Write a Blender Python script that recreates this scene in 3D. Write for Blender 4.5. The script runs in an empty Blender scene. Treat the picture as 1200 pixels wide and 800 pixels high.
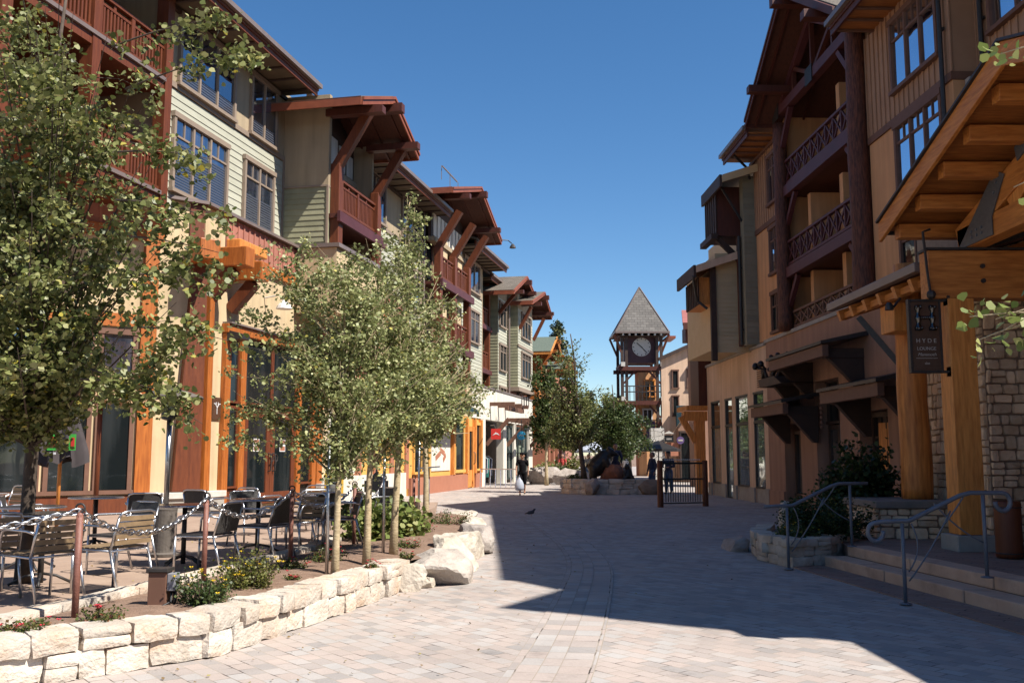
import bpy, math, random
import numpy as np
from mathutils import Vector, Matrix, noise

# ------------------------------------------------------------------ camera, sky, sun, exposure
S = bpy.context.scene
COL = S.collection
R_ = math.radians
PITCH = math.atan(133 / 1120)
cam_d = bpy.data.cameras.new('camera')
cam = bpy.data.objects.new('camera', cam_d)
COL.objects.link(cam)
cam.location = (0, 0, 1.65)
cam.rotation_euler = (R_(90) + PITCH, 0, 0)
cam_d.sensor_width = 36
cam_d.lens = 36 * 1120 / 1200
cam_d.clip_end = 3000
S.camera = cam

SX, SY = -0.68, 0.40                     # shadow displacement per metre of height
ELEV = math.atan(1 / math.hypot(SX, SY))
AZ = math.atan2(-SX, -SY)                # compass direction of the sun (from +Y towards +X)
W = bpy.data.worlds.new('World')
S.world = W
W.use_nodes = True
wn = W.node_tree.nodes
sky = wn.new('ShaderNodeTexSky')
sky.sky_type = 'NISHITA'
sky.sun_disc = False
sky.sun_elevation = ELEV
sky.sun_rotation = AZ
sky.altitude = 2400
sky.air_density = 1.2
sky.dust_density = 1.0
sky.ozone_density = 2.2
wn['Background'].inputs['Strength'].default_value = 0.077
hue = wn.new('ShaderNodeHueSaturation')      # deeper blue, as through a polariser
hue.inputs['Saturation'].default_value = 1.25
W.node_tree.links.new(sky.outputs[0], hue.inputs['Color'])
W.node_tree.links.new(hue.outputs[0], wn['Background'].inputs['Color'])

sun_d = bpy.data.lights.new('sun', 'SUN')
sun = bpy.data.objects.new('sun', sun_d)
COL.objects.link(sun)
sun_d.energy = 5.0
sun_d.angle = R_(0.53)
sun_d.color = (1.0, 0.945, 0.86)
sun.rotation_euler = Vector((SX, SY, -1)).to_track_quat('-Z', 'Y').to_euler()

S.view_settings.view_transform = 'Standard'
S.view_settings.look = 'None'
S.view_settings.gamma = 1
S.view_settings.exposure = 0.95
S.cycles.max_bounces = 10
S.cycles.diffuse_bounces = 8
S.cycles.use_denoising = True

# ------------------------------------------------------------------ materials
MATS = {}
K = 0.74                                  # overall reflectance of the colour table below


def kc(c):
    return tuple(min(.8, x * K) for x in c)


def pmat(name, c1, c2=None, scale=4.0, rough=0.7, bump=0.0, bscale=None, stretch=None, metal=0.0,
         spec=0.5, detail=5.0, coat=0.0, trans=0.0, island=0.0, dirt=None, dscale=1.2, dpos=.52):
    if not metal:
        c1 = kc(c1)
        c2 = kc(c2) if c2 else None
        dirt = kc(dirt) if dirt else None
    m = bpy.data.materials.new(name)
    m.use_nodes = True
    nt = m.node_tree
    N, Lk = nt.nodes, nt.links
    b = N['Principled BSDF']
    b.inputs['Roughness'].default_value = rough
    b.inputs['Metallic'].default_value = metal
    b.inputs['Specular IOR Level'].default_value = spec
    b.inputs['Coat Weight'].default_value = coat
    tc = N.new('ShaderNodeTexCoord')
    mp = N.new('ShaderNodeMapping')
    Lk.new(tc.outputs['Object'], mp.inputs['Vector'])
    if stretch:
        mp.inputs['Scale'].default_value = stretch
    src = None
    if c2 is not None:
        nz = N.new('ShaderNodeTexNoise')
        nz.inputs['Scale'].default_value = scale
        nz.inputs['Detail'].default_value = detail
        Lk.new(mp.outputs[0], nz.inputs['Vector'])
        rp = N.new('ShaderNodeValToRGB')
        rp.color_ramp.elements[0].position = 0.3
        rp.color_ramp.elements[1].position = 0.7
        rp.color_ramp.elements[0].color = (*c1, 1)
        rp.color_ramp.elements[1].color = (*c2, 1)
        Lk.new(nz.outputs['Fac'], rp.inputs[0])
        src = rp.outputs[0]
    if name.startswith('stucco') and src:
        sm = N.new('ShaderNodeMapping')
        sm.inputs['Scale'].default_value = (2.2, 2.2, .16)
        Lk.new(tc.outputs['Object'], sm.inputs['Vector'])
        sn = N.new('ShaderNodeTexNoise')
        sn.inputs['Scale'].default_value = 2.0
        sn.inputs['Detail'].default_value = 7
        Lk.new(sm.outputs[0], sn.inputs['Vector'])
        sr = N.new('ShaderNodeMapRange')
        sr.inputs['From Min'].default_value = .35
        sr.inputs['From Max'].default_value = .65
        sr.inputs['To Min'].default_value = .84
        sr.inputs['To Max'].default_value = 1.06
        Lk.new(sn.outputs['Fac'], sr.inputs['Value'])
        sh = N.new('ShaderNodeHueSaturation')
        Lk.new(src, sh.inputs['Color'])
        Lk.new(sr.outputs[0], sh.inputs['Value'])
        src = sh.outputs[0]
    if dirt is not None:
        dz = N.new('ShaderNodeTexNoise')
        dz.inputs['Scale'].default_value = dscale
        dz.inputs['Detail'].default_value = 8
        dz.inputs['Roughness'].default_value = 0.7
        Lk.new(mp.outputs[0] if stretch else tc.outputs['Object'], dz.inputs['Vector'])
        dr = N.new('ShaderNodeValToRGB')
        dr.color_ramp.elements[0].position = dpos
        dr.color_ramp.elements[1].position = dpos + .24
        dr.color_ramp.elements[0].color = (0, 0, 0, 1)
        dr.color_ramp.elements[1].color = (0.75, 0.75, 0.75, 1)
        Lk.new(dz.outputs['Fac'], dr.inputs[0])
        mx = N.new('ShaderNodeMix')
        mx.data_type = 'RGBA'
        Lk.new(dr.outputs[0], mx.inputs[0])
        if src:
            Lk.new(src, mx.inputs[6])
        else:
            mx.inputs[6].default_value = (*c1, 1)
        mx.inputs[7].default_value = (*dirt, 1)
        src = mx.outputs[2]
    if island:
        g = N.new('ShaderNodeNewGeometry')
        hs = N.new('ShaderNodeHueSaturation')
        ma = N.new('ShaderNodeMapRange')
        ma.inputs['To Min'].default_value = 1 - island
        ma.inputs['To Max'].default_value = 1 + island
        Lk.new(g.outputs['Random Per Island'], ma.inputs['Value'])
        Lk.new(ma.outputs[0], hs.inputs['Value'])
        if src:
            Lk.new(src, hs.inputs['Color'])
        else:
            hs.inputs['Color'].default_value = (*c1, 1)
        src = hs.outputs[0]
    if src:
        Lk.new(src, b.inputs['Base Color'])
    else:
        b.inputs['Base Color'].default_value = (*c1, 1)
    if bump:
        bz = N.new('ShaderNodeTexNoise')
        bz.inputs['Scale'].default_value = bscale or scale * 4
        bz.inputs['Detail'].default_value = 4
        Lk.new(mp.outputs[0], bz.inputs['Vector'])
        bp = N.new('ShaderNodeBump')
        bp.inputs['Strength'].default_value = bump
        bp.inputs['Distance'].default_value = 0.02
        Lk.new(bz.outputs['Fac'], bp.inputs['Height'])
        Lk.new(bp.outputs[0], b.inputs['Normal'])
    if trans:
        tr = N.new('ShaderNodeBsdfTranslucent')
        if src:
            Lk.new(src, tr.inputs['Color'])
        else:
            tr.inputs['Color'].default_value = (*c1, 1)
        ms = N.new('ShaderNodeMixShader')
        ms.inputs[0].default_value = trans
        Lk.new(b.outputs[0], ms.inputs[1])
        Lk.new(tr.outputs[0], ms.inputs[2])
        Lk.new(ms.outputs[0], N['Material Output'].inputs['Surface'])
    MATS[name] = m
    return m


def leafmat(name, stops, trans=0.3, rough=0.45):
    stops = [(p, kc(c)) for p, c in stops]
    m = bpy.data.materials.new(name)
    m.use_nodes = True
    nt = m.node_tree
    N, Lk = nt.nodes, nt.links
    b = N['Principled BSDF']
    b.inputs['Roughness'].default_value = rough
    b.inputs['Specular IOR Level'].default_value = .28
    g = N.new('ShaderNodeNewGeometry')
    rp = N.new('ShaderNodeValToRGB')
    el = rp.color_ramp.elements
    el[0].position, el[0].color = stops[0][0], (*stops[0][1], 1)
    el[1].position, el[1].color = stops[-1][0], (*stops[-1][1], 1)
    for p, c in stops[1:-1]:
        e = el.new(p)
        e.color = (*c, 1)
    Lk.new(g.outputs['Random Per Island'], rp.inputs[0])
    Lk.new(rp.outputs[0], b.inputs['Base Color'])
    tr = N.new('ShaderNodeBsdfTranslucent')
    Lk.new(rp.outputs[0], tr.inputs['Color'])
    ms = N.new('ShaderNodeMixShader')
    ms.inputs[0].default_value = trans
    Lk.new(b.outputs[0], ms.inputs[1])
    Lk.new(tr.outputs[0], ms.inputs[2])
    Lk.new(ms.outputs[0], N['Material Output'].inputs['Surface'])
    MATS[name] = m
    return m


def brickmat(name, c1, c2, c3, mortar, bw, bh, ms, rot=0.0, uv=False, bump=0.25, rough=0.75, off=0.5):
    """pavers: brick texture with three tones per paver, fine grain and joints"""
    c1, c2, c3, mortar = kc(c1), kc(c2), kc(c3), kc(mortar)
    m = bpy.data.materials.new(name)
    m.use_nodes = True
    nt = m.node_tree
    N, Lk = nt.nodes, nt.links
    b = N['Principled BSDF']
    b.inputs['Roughness'].default_value = rough
    b.inputs['Specular IOR Level'].default_value = 0.3
    tc = N.new('ShaderNodeTexCoord')
    mp = N.new('ShaderNodeMapping')
    mp.inputs['Rotation'].default_value = (0, 0, rot)
    Lk.new(tc.outputs['UV' if uv else 'Object'], mp.inputs['Vector'])
    wz = N.new('ShaderNodeTexNoise')
    wz.inputs['Scale'].default_value = 3.0
    Lk.new(mp.outputs[0], wz.inputs['Vector'])
    wm = N.new('ShaderNodeVectorMath')
    wm.operation = 'MULTIPLY_ADD'
    wm.inputs[1].default_value = (0.02, 0.02, 0)
    Lk.new(wz.outputs['Color'], wm.inputs[0])
    Lk.new(mp.outputs[0], wm.inputs[2])
    br = N.new('ShaderNodeTexBrick')
    br.offset = off
    br.inputs['Scale'].default_value = 1.0
    br.inputs['Brick Width'].default_value = bw
    br.inputs['Row Height'].default_value = bh
    br.inputs['Mortar Size'].default_value = ms
    br.inputs['Mortar Smooth'].default_value = 0.2
    br.inputs['Color1'].default_value = (0, 0, 0, 1)
    br.inputs['Color2'].default_value = (1, 1, 1, 1)
    br.inputs['Mortar'].default_value = (0.5, 0.5, 0.5, 1)
    Lk.new(wm.outputs[0], br.inputs['Vector'])
    rp = N.new('ShaderNodeValToRGB')
    e = rp.color_ramp.elements
    e[0].position, e[0].color = 0.0, (*c1, 1)
    e[1].position, e[1].color = 1.0, (*c3, 1)
    q = e.new(0.5)
    q.color = (*c2, 1)
    Lk.new(br.outputs['Color'], rp.inputs[0])
    nz = N.new('ShaderNodeTexNoise')
    nz.inputs['Scale'].default_value = 0.7
    nz.inputs['Detail'].default_value = 8
    nz.inputs['Roughness'].default_value = 0.65
    Lk.new(tc.outputs['Object'], nz.inputs['Vector'])
    mr = N.new('ShaderNodeMapRange')
    mr.inputs['From Min'].default_value = 0.3
    mr.inputs['From Max'].default_value = 0.7
    mr.inputs['To Min'].default_value = 0.84
    mr.inputs['To Max'].default_value = 1.12
    Lk.new(nz.outputs['Fac'], mr.inputs['Value'])
    gz = N.new('ShaderNodeTexNoise')
    gz.inputs['Scale'].default_value = 60
    gz.inputs['Detail'].default_value = 3
    Lk.new(tc.outputs['Object'], gz.inputs['Vector'])
    gr = N.new('ShaderNodeMapRange')
    gr.inputs['To Min'].default_value = 0.85
    gr.inputs['To Max'].default_value = 1.15
    Lk.new(gz.outputs['Fac'], gr.inputs['Value'])
    mm = N.new('ShaderNodeMath')
    mm.operation = 'MULTIPLY'
    Lk.new(mr.outputs[0], mm.inputs[0])
    Lk.new(gr.outputs[0], mm.inputs[1])
    sz = N.new('ShaderNodeTexNoise')
    sz.inputs['Scale'].default_value = 1.9
    sz.inputs['Detail'].default_value = 9
    sz.inputs['Roughness'].default_value = .75
    Lk.new(tc.outputs['Object'], sz.inputs['Vector'])
    sr = N.new('ShaderNodeMapRange')
    sr.inputs['From Min'].default_value = .56
    sr.inputs['From Max'].default_value = .74
    sr.inputs['To Min'].default_value = 1.0
    sr.inputs['To Max'].default_value = .62
    Lk.new(sz.outputs['Fac'], sr.inputs['Value'])
    m3 = N.new('ShaderNodeMath')
    m3.operation = 'MULTIPLY'
    Lk.new(mm.outputs[0], m3.inputs[0])
    Lk.new(sr.outputs[0], m3.inputs[1])
    hs = N.new('ShaderNodeHueSaturation')
    Lk.new(rp.outputs[0], hs.inputs['Color'])
    Lk.new(m3.outputs[0], hs.inputs['Value'])
    # joints: mostly filled with pale sand, open and dark in places
    jz = N.new('ShaderNodeTexNoise')
    jz.inputs['Scale'].default_value = 3.5
    jz.inputs['Detail'].default_value = 6
    Lk.new(tc.outputs['Object'], jz.inputs['Vector'])
    jr = N.new('ShaderNodeValToRGB')
    jr.color_ramp.elements[0].position = 0.5
    jr.color_ramp.elements[1].position = 0.66
    jr.color_ramp.elements[0].color = (*mortar, 1)
    jr.color_ramp.elements[1].color = (0.04, 0.03, 0.025, 1)
    Lk.new(jz.outputs['Fac'], jr.inputs[0])
    mx = N.new('ShaderNodeMix')
    mx.data_type = 'RGBA'
    Lk.new(br.outputs['Fac'], mx.inputs[0])
    Lk.new(hs.outputs[0], mx.inputs[6])
    Lk.new(jr.outputs[0], mx.inputs[7])
    Lk.new(mx.outputs[2], b.inputs['Base Color'])
    h = N.new('ShaderNodeMath')
    h.operation = 'MULTIPLY_ADD'
    h.inputs[1].default_value = -1.0
    Lk.new(br.outputs['Fac'], h.inputs[0])
    g2 = N.new('ShaderNodeMath')
    g2.operation = 'MULTIPLY'
    g2.inputs[1].default_value = 0.25
    Lk.new(gz.outputs['Fac'], g2.inputs[0])
    Lk.new(g2.outputs[0], h.inputs[2])
    bp = N.new('ShaderNodeBump')
    bp.inputs['Strength'].default_value = bump
    bp.inputs['Distance'].default_value = 0.012
    Lk.new(h.outputs[0], bp.inputs['Height'])
    Lk.new(bp.outputs[0], b.inputs['Normal'])
    MATS[name] = m
    return m


def rubblemat(name, tones, mortar, scale=4.0, flat=0.75):
    """fieldstone masonry: voronoi cells with a tone each and recessed joints"""
    tones, mortar = [kc(t) for t in tones], kc(mortar)
    m = bpy.data.materials.new(name)
    m.use_nodes = True
    nt = m.node_tree
    N, Lk = nt.nodes, nt.links
    b = N['Principled BSDF']
    b.inputs['Roughness'].default_value = 0.85
    tc = N.new('ShaderNodeTexCoord')
    mp = N.new('ShaderNodeMapping')
    mp.inputs['Scale'].default_value = (flat, flat, 1.25)
    Lk.new(tc.outputs['Object'], mp.inputs['Vector'])
    wz = N.new('ShaderNodeTexNoise')
    wz.inputs['Scale'].default_value = 2.5
    Lk.new(mp.outputs[0], wz.inputs['Vector'])
    wm = N.new('ShaderNodeVectorMath')
    wm.operation = 'MULTIPLY_ADD'
    wm.inputs[1].default_value = (0.12, 0.12, 0.12)
    Lk.new(wz.outputs['Color'], wm.inputs[0])
    Lk.new(mp.outputs[0], wm.inputs[2])
    v1 = N.new('ShaderNodeTexVoronoi')
    v1.distance = 'CHEBYCHEV'
    v1.inputs['Scale'].default_value = scale
    v1.inputs['Randomness'].default_value = 0.8
    Lk.new(wm.outputs[0], v1.inputs['Vector'])
    v2 = N.new('ShaderNodeTexVoronoi')
    v2.feature = 'DISTANCE_TO_EDGE'
    v2.inputs['Scale'].default_value = scale
    v2.inputs['Randomness'].default_value = 0.8
    Lk.new(wm.outputs[0], v2.inputs['Vector'])
    v1.distance = 'EUCLIDEAN'
    sx = N.new('ShaderNodeSeparateColor')
    Lk.new(v1.outputs['Color'], sx.inputs[0])
    rp = N.new('ShaderNodeValToRGB')
    e = rp.color_ramp.elements
    e[0].position, e[0].color = 0.0, (*tones[0], 1)
    e[1].position, e[1].color = 1.0, (*tones[-1], 1)
    for i, t in enumerate(tones[1:-1]):
        q = e.new((i + 1) / (len(tones) - 1))
        q.color = (*t, 1)
    Lk.new(sx.outputs[0], rp.inputs[0])
    nz = N.new('ShaderNodeTexNoise')
    nz.inputs['Scale'].default_value = 14
    nz.inputs['Detail'].default_value = 6
    Lk.new(tc.outputs['Object'], nz.inputs['Vector'])
    mr = N.new('ShaderNodeMapRange')
    mr.inputs['To Min'].default_value = 0.6
    mr.inputs['To Max'].default_value = 1.35
    Lk.new(nz.outputs['Fac'], mr.inputs['Value'])
    hs = N.new('ShaderNodeHueSaturation')
    Lk.new(rp.outputs[0], hs.inputs['Color'])
    Lk.new(mr.outputs[0], hs.inputs['Value'])
    jr = N.new('ShaderNodeMapRange')
    jr.inputs['From Min'].default_value = 0.015
    jr.inputs['From Max'].default_value = 0.055
    Lk.new(v2.outputs['Distance'], jr.inputs['Value'])
    mx = N.new('ShaderNodeMix')
    mx.data_type = 'RGBA'
    Lk.new(jr.outputs[0], mx.inputs[0])
    mx.inputs[6].default_value = (*mortar, 1)
    Lk.new(hs.outputs[0], mx.inputs[7])
    Lk.new(mx.outputs[2], b.inputs['Base Color'])
    ad = N.new('ShaderNodeMath')
    ad.operation = 'MULTIPLY_ADD'
    ad.inputs[1].default_value = 0.3
    Lk.new(nz.outputs['Fac'], ad.inputs[0])
    Lk.new(jr.outputs[0], ad.inputs[2])
    bp = N.new('ShaderNodeBump')
    bp.inputs['Strength'].default_value = 0.9
    bp.inputs['Distance'].default_value = 0.03
    Lk.new(ad.outputs[0], bp.inputs['Height'])
    Lk.new(bp.outputs[0], b.inputs['Normal'])
    MATS[name] = m
    return m


def shinglemat(name, c1, c2, bw=0.3, bh=0.14):
    m = brickmat(name, c1, c2, c1, tuple(x * 0.4 for x in c1), bw, bh, 0.012, uv=True, bump=0.6, rough=0.9)
    return m


pmat('stucco_cream', (.66, .50, .29), (.74, .57, .35), 1.5, .9, .15, 60, dirt=(.5, .37, .22), dscale=.8)
pmat('stucco_white', (.80, .74, .62), (.86, .80, .69), 1.5, .9, .12, 60)
pmat('stucco_brown', (.37, .205, .135), (.45, .255, .17), 1.2, .9, .25, 50, dirt=(.29, .16, .105), dscale=.6)
pmat('stucco_tan', (.78, .53, .36), (.86, .60, .42), 1.2, .9, .2, 50, dirt=(.64, .42, .28), dscale=.7)
pmat('stucco_ochre', (.72, .37, .17), (.80, .43, .205), 1.2, .9, .2, 50)
pmat('stucco_beige', (.42, .32, .20), (.47, .36, .23), 1.5, .9, .15, 60)
pmat('yellow_panel', (.75, .40, .09), (.82, .47, .12), 2, .7, .05)
pmat('terracotta', (.42, .16, .09), (.48, .19, .11), 2, .8, .1)
pmat('siding_sage', (.485, .475, .365), (.55, .535, .42), 2.5, .75, .08, 30, stretch=(1, 1, 4), island=.07)
pmat('shingle_green', (.30, .29, .175), (.36, .345, .215), 3, .8, .15, 40, island=.12)
pmat('siding_beige', (.68, .50, .28), (.74, .56, .33), 2.5, .75, .08, 30, island=.06)
pmat('siding_grey_green', (.25, .235, .165), (.29, .275, .20), 2.5, .8, .08, 30, island=.08)
pmat('batten_brown', (.42, .235, .135), (.48, .275, .16), 2.5, .8, .1, 30, island=.08)
pmat('batten_red', (.42, .165, .115), (.49, .20, .14), 3, .75, .1, 30, island=.08)
pmat('trim_taupe', (.30, .225, .165), (.34, .255, .19), 6, .7)
pmat('trim_brown', (.16, .075, .045), (.20, .095, .06), 6, .7)
pmat('wood_orange', (.33, .085, .014), (.60, .19, .034), 4, .5, .15, 12, stretch=(7, 7, .6), spec=.4, dirt=(.25, .06, .012), dscale=2)
pmat('wood_amber', (.64, .215, .042), (.95, .39, .09), 4, .5, .15, 12, stretch=(6, 6, .7), spec=.4, dirt=(.27, .08, .016), dscale=2.2)
pmat('wood_amber_cross', (.50, .16, .032), (.78, .30, .068), 4, .5, .15, 12, stretch=(.7, 6, 6), spec=.4, dirt=(.25, .07, .014), dscale=2.2)
pmat('wood_amber_long', (.50, .16, .032), (.78, .30, .068), 4, .5, .15, 12, stretch=(6, .7, 6), spec=.4, dirt=(.25, .07, .014), dscale=2.2)
pmat('wood_rust', (.135, .032, .010), (.20, .052, .016), 3, .55, .15, 14, stretch=(6, 6, .8), spec=.4, dirt=(.075, .018, .008), dscale=2)
pmat('wood_redbrown', (.085, .022, .013), (.125, .033, .018), 3, .55, .1, 14, stretch=(6, 6, .8), spec=.4)
pmat('fascia_red', (.25, .066, .030), (.34, .095, .044), 3, .55, .1, 14, spec=.4)
pmat('fascia_purple', (.095, .026, .028), (.13, .037, .038), 3, .55, .1, 14, spec=.4)
pmat('log_dark', (.045, .015, .009), (.21, .065, .032), 9, .6, 1.0, 16, stretch=(3, 3, .5), spec=.4)
pmat('log_amber', (.46, .145, .027), (.86, .32, .07), 5, .5, .5, 10, stretch=(3, 3, .4), spec=.4, dirt=(.20, .055, .012), dscale=2)
pmat('wood_dark', (.045, .024, .016), (.075, .038, .024), 4, .65, .1, 14)
pmat('soffit_red', (.085, .026, .013), (.13, .04, .02), 3, .7, .1, 14, stretch=(6, .6, 6))
pmat('soffit_tan', (.13, .092, .052), (.17, .12, .07), 3, .8, .1, 14)
pmat('soffit_amber', (.27, .085, .018), (.50, .18, .04), 4, .55, .1, 14, stretch=(.8, 9, 6))
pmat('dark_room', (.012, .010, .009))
pmat('gutter_bronze', (.20, .15, .13), (.24, .18, .155), 4, .4, spec=.6)
pmat('metal_dark', (.03, .026, .025), (.045, .04, .037), 20, .5, .1, 60, metal=.3)
pmat('metal_green', (.018, .032, .03), (.025, .042, .04), 20, .5)
pmat('steel', (.40, .40, .41), (.52, .52, .53), 30, .32, metal=1.0)
pmat('aluminium', (.50, .50, .52), (.62, .62, .64), 25, .34, metal=1.0)
pmat('steel_blue', (.13, .145, .175), (.165, .18, .215), 12, .45, spec=.6)
pmat('rust_post', (.20, .075, .052), (.28, .115, .082), 14, .6, .2)
pmat('limestone', (.60, .56, .50), (.72, .68, .61), 5, .85, .25, 30)
pmat('cap_stone', (.22, .19, .165), (.30, .265, .235), 5, .9, .4, 30)
pmat('concrete_step', (.62, .40, .28), (.72, .49, .35), 3, .9, .3, 40, dirt=(.36, .24, .17), dscale=2.5)
pmat('concrete_grey', (.36, .33, .29), (.45, .42, .37), 4, .9, .25, 40)
pmat('stone_pale', (.56, .475, .385), (.82, .75, .66), 6, .9, .9, 30, island=.16, dirt=(.50, .27, .11), dscale=3.0, dpos=.47)
pmat('boulder_pale', (.44, .37, .29), (.70, .63, .53), 4.5, .92, .9, 22, dirt=(.40, .33, .27), dscale=1.6)
pmat('boulder_grey', (.30, .25, .22), (.50, .44, .39), 3.0, .92, .9, 22, dirt=(.28, .20, .16), dscale=2)
pmat('boulder_dark', (.22, .16, .12), (.34, .26, .20), 2.0, .9, .5, 18)  # darker, browner rock tone
pmat('rock_red', (.22, .085, .05), (.33, .14, .085), 3, .9, .4, 18)
pmat('soil', (.21, .125, .082), (.33, .215, .15), 9, .95, 1.0, 55, dirt=(.13, .075, .048), dscale=3.5)
pmat('patio_paving', (.36, .25, .185), (.44, .315, .235), 3, .9, .2, 50, dirt=(.28, .19, .14), dscale=1.8)
pmat('bark_aspen', (.42, .32, .18), (.60, .48, .30), 9, .85, .4, 24, stretch=(1, 1, 3), dirt=(.12, .09, .055), dscale=6)
pmat('bark_dark', (.065, .045, .032), (.12, .085, .06), 9, .9, .5, 24)
pmat('chair_slat', (.20, .13, .068), (.33, .225, .125), 6, .6, .1, 30)
pmat('wicker', (.022, .020, .020), (.06, .055, .052), 90, .55, .6, 120)
pmat('table_top', (.045, .042, .042), (.07, .065, .064), 10, .22, spec=.6)
pmat('canvas_grey', (.05, .040, .042), (.075, .060, .062), 6, .9)
pmat('thatch', (.50, .31, .17), (.68, .46, .28), 10, .9, island=.25)
pmat('black', (.010, .010, .011), None, rough=.5)
pmat('white', (.80, .80, .80), None, rough=.5)
pmat('green_patch', (.05, .42, .05), None, rough=.7)
pmat('red_sign', (.62, .035, .025), None, rough=.45)
pmat('blue_sign', (.03, .36, .66), None, rough=.45)
pmat('purple_cloth', (.10, .055, .17), (.15, .085, .24), 3, .8)
pmat('clock_face', (.66, .61, .53), (.75, .70, .61), 6, .6)
pmat('clock_wall', (.085, .040, .045), (.11, .052, .057), 4, .8, .1)
pmat('roof_red', (.36, .12, .10), (.42, .15, .12), 3, .6)
pmat('roof_green', (.10, .13, .10), (.14, .17, .13), 6, .8)
pmat('teal_metal', (.015, .05, .065), None, rough=.5)
pmat('sign_brown', (.085, .040, .022), (.115, .056, .032), 14, .45, .15)
pmat('letter_pale', (.55, .50, .45), None, rough=.5)
pmat('letter_dark', (.010, .007, .006), None, rough=.15, spec=.9, coat=.6)
pmat('skin', (.42, .22, .14), (.46, .25, .16), 8, .55)
pmat('hair_dark', (.015, .010, .008), (.03, .02, .014), 30, .6)
pmat('cloth_black', (.006, .0055, .007), (.011, .010, .012), 12, .95, spec=.1)
pmat('cloth_navy', (.03, .04, .075), (.045, .055, .10), 12, .9)
pmat('denim', (.055, .09, .17), (.075, .12, .21), 14, .9)
pmat('cloth_white', (.62, .63, .66), (.72, .73, .76), 8, .8)
pmat('cloth_red', (.45, .05, .04), None, rough=.85)
pmat('cloth_teal', (.03, .25, .22), None, rough=.85)
pmat('cloth_grey', (.25, .25, .27), None, rough=.85)
pmat('plastic_bag', (.62, .66, .78), (.74, .78, .88), 8, .4, trans=.35)
pmat('bronze', (.018, .014, .012), (.035, .027, .022), 10, .4, .4, 30, metal=.4)
pmat('blind', (.085, .095, .125), None, rough=.3)
pmat('joint_sand', (.34, .29, .24), (.42, .36, .30), 9, .95)
pmat('yellow_box', (.75, .45, .02), None, rough=.4)
pmat('bird', (.06, .05, .055), None, rough=.6)
pmat('petal_yellow', (.80, .55, .02), None, rough=.6)
pmat('petal_red', (.55, .03, .05), None, rough=.6)
pmat('lamp_white', (.75, .73, .70), None, rough=.5)
pmat('umbrella_white', (.50, .55, .66), (.58, .63, .74), 4, .8, trans=.2)


def glassmat(name, c, refl=0.35, rough=.03, tint=(.75, .85, 1.0)):
    m = bpy.data.materials.new(name)
    m.use_nodes = True
    N, Lk = m.node_tree.nodes, m.node_tree.links
    b = N['Principled BSDF']
    b.inputs['Roughness'].default_value = .3
    b.inputs['Specular IOR Level'].default_value = 0
    rt = N.new('ShaderNodeTexCoord')
    rm = N.new('ShaderNodeMapping')
    rm.inputs['Scale'].default_value = (2.6, 2.6, .35)
    Lk.new(rt.outputs['Object'], rm.inputs['Vector'])
    rn = N.new('ShaderNodeTexNoise')
    rn.inputs['Scale'].default_value = 1.1
    rn.inputs['Detail'].default_value = 4
    Lk.new(rm.outputs[0], rn.inputs['Vector'])
    rr = N.new('ShaderNodeValToRGB')
    rr.color_ramp.elements[0].position = .46
    rr.color_ramp.elements[1].position = .66
    rr.color_ramp.elements[0].color = (*c, 1)
    rr.color_ramp.elements[1].color = (*[min(.8, x * 1.4 + (.012 if refl < .2 else .05)) for x in c], 1)
    Lk.new(rn.outputs['Fac'], rr.inputs[0])
    Lk.new(rr.outputs[0], b.inputs['Base Color'])
    gl = N.new('ShaderNodeBsdfGlossy')
    gl.inputs['Roughness'].default_value = rough
    gl.inputs['Color'].default_value = (*tint, 1)
    tc = N.new('ShaderNodeTexCoord')
    nz = N.new('ShaderNodeTexNoise')
    nz.inputs['Scale'].default_value = .9
    Lk.new(tc.outputs['Object'], nz.inputs['Vector'])
    bp = N.new('ShaderNodeBump')
    bp.inputs['Strength'].default_value = .12
    bp.inputs['Distance'].default_value = .06
    Lk.new(nz.outputs['Fac'], bp.inputs['Height'])
    Lk.new(bp.outputs[0], gl.inputs['Normal'])
    fr = N.new('ShaderNodeLayerWeight')
    fr.inputs['Blend'].default_value = .35
    mr = N.new('ShaderNodeMapRange')
    mr.inputs['To Min'].default_value = refl
    mr.inputs['To Max'].default_value = refl + (.5 if refl > .2 else .16)
    Lk.new(fr.outputs['Fresnel'], mr.inputs['Value'])
    ms = N.new('ShaderNodeMixShader')
    Lk.new(mr.outputs[0], ms.inputs[0])
    Lk.new(b.outputs[0], ms.inputs[1])
    Lk.new(gl.outputs[0], ms.inputs[2])
    Lk.new(ms.outputs[0], N['Material Output'].inputs['Surface'])
    MATS[name] = m


glassmat('glass_sky', (.012, .016, .03), .34, tint=(.74, .84, .96))
glassmat('glass_dark', (.008, .011, .012), .045, tint=(.8, .85, .9))
glassmat('glass_shop', (.02, .03, .032), .25, tint=(.85, .92, .92))
glassmat('glass_curtain', (.30, .36, .34), .22, tint=(.85, .92, .92))

brickmat('paver', (.375, .345, .325), (.515, .425, .375), (.485, .455, .43), (.40, .345, .29), .215, .145, .0055, rot=R_(52), bump=.4)
brickmat('paver_band', (.375, .345, .325), (.515, .425, .375), (.485, .455, .43), (.40, .345, .29), .26, .20, .0055, uv=True, bump=.35, off=.3)
brickmat('paver_dark', (.30, .19, .15), (.36, .235, .185), (.33, .245, .21), (.28, .2, .15), .24, .12, .008, rot=R_(40), bump=.3)
shinglemat('shingle_roof', (.15, .125, .10), (.22, .185, .15))
shinglemat('shingle_tower', (.155, .142, .13), (.215, .198, .18), .45, .24)
rubblemat('rubble_wall', [(.50, .37, .24), (.62, .46, .28), (.56, .47, .37), (.68, .56, .40), (.45, .36, .28)], (.17, .125, .09), 6.2)
rubblemat('rubble_low', [(.50, .41, .30), (.62, .52, .39), (.45, .36, .27), (.56, .40, .25), (.55, .48, .40)], (.17, .13, .10), 6.2)
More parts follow.
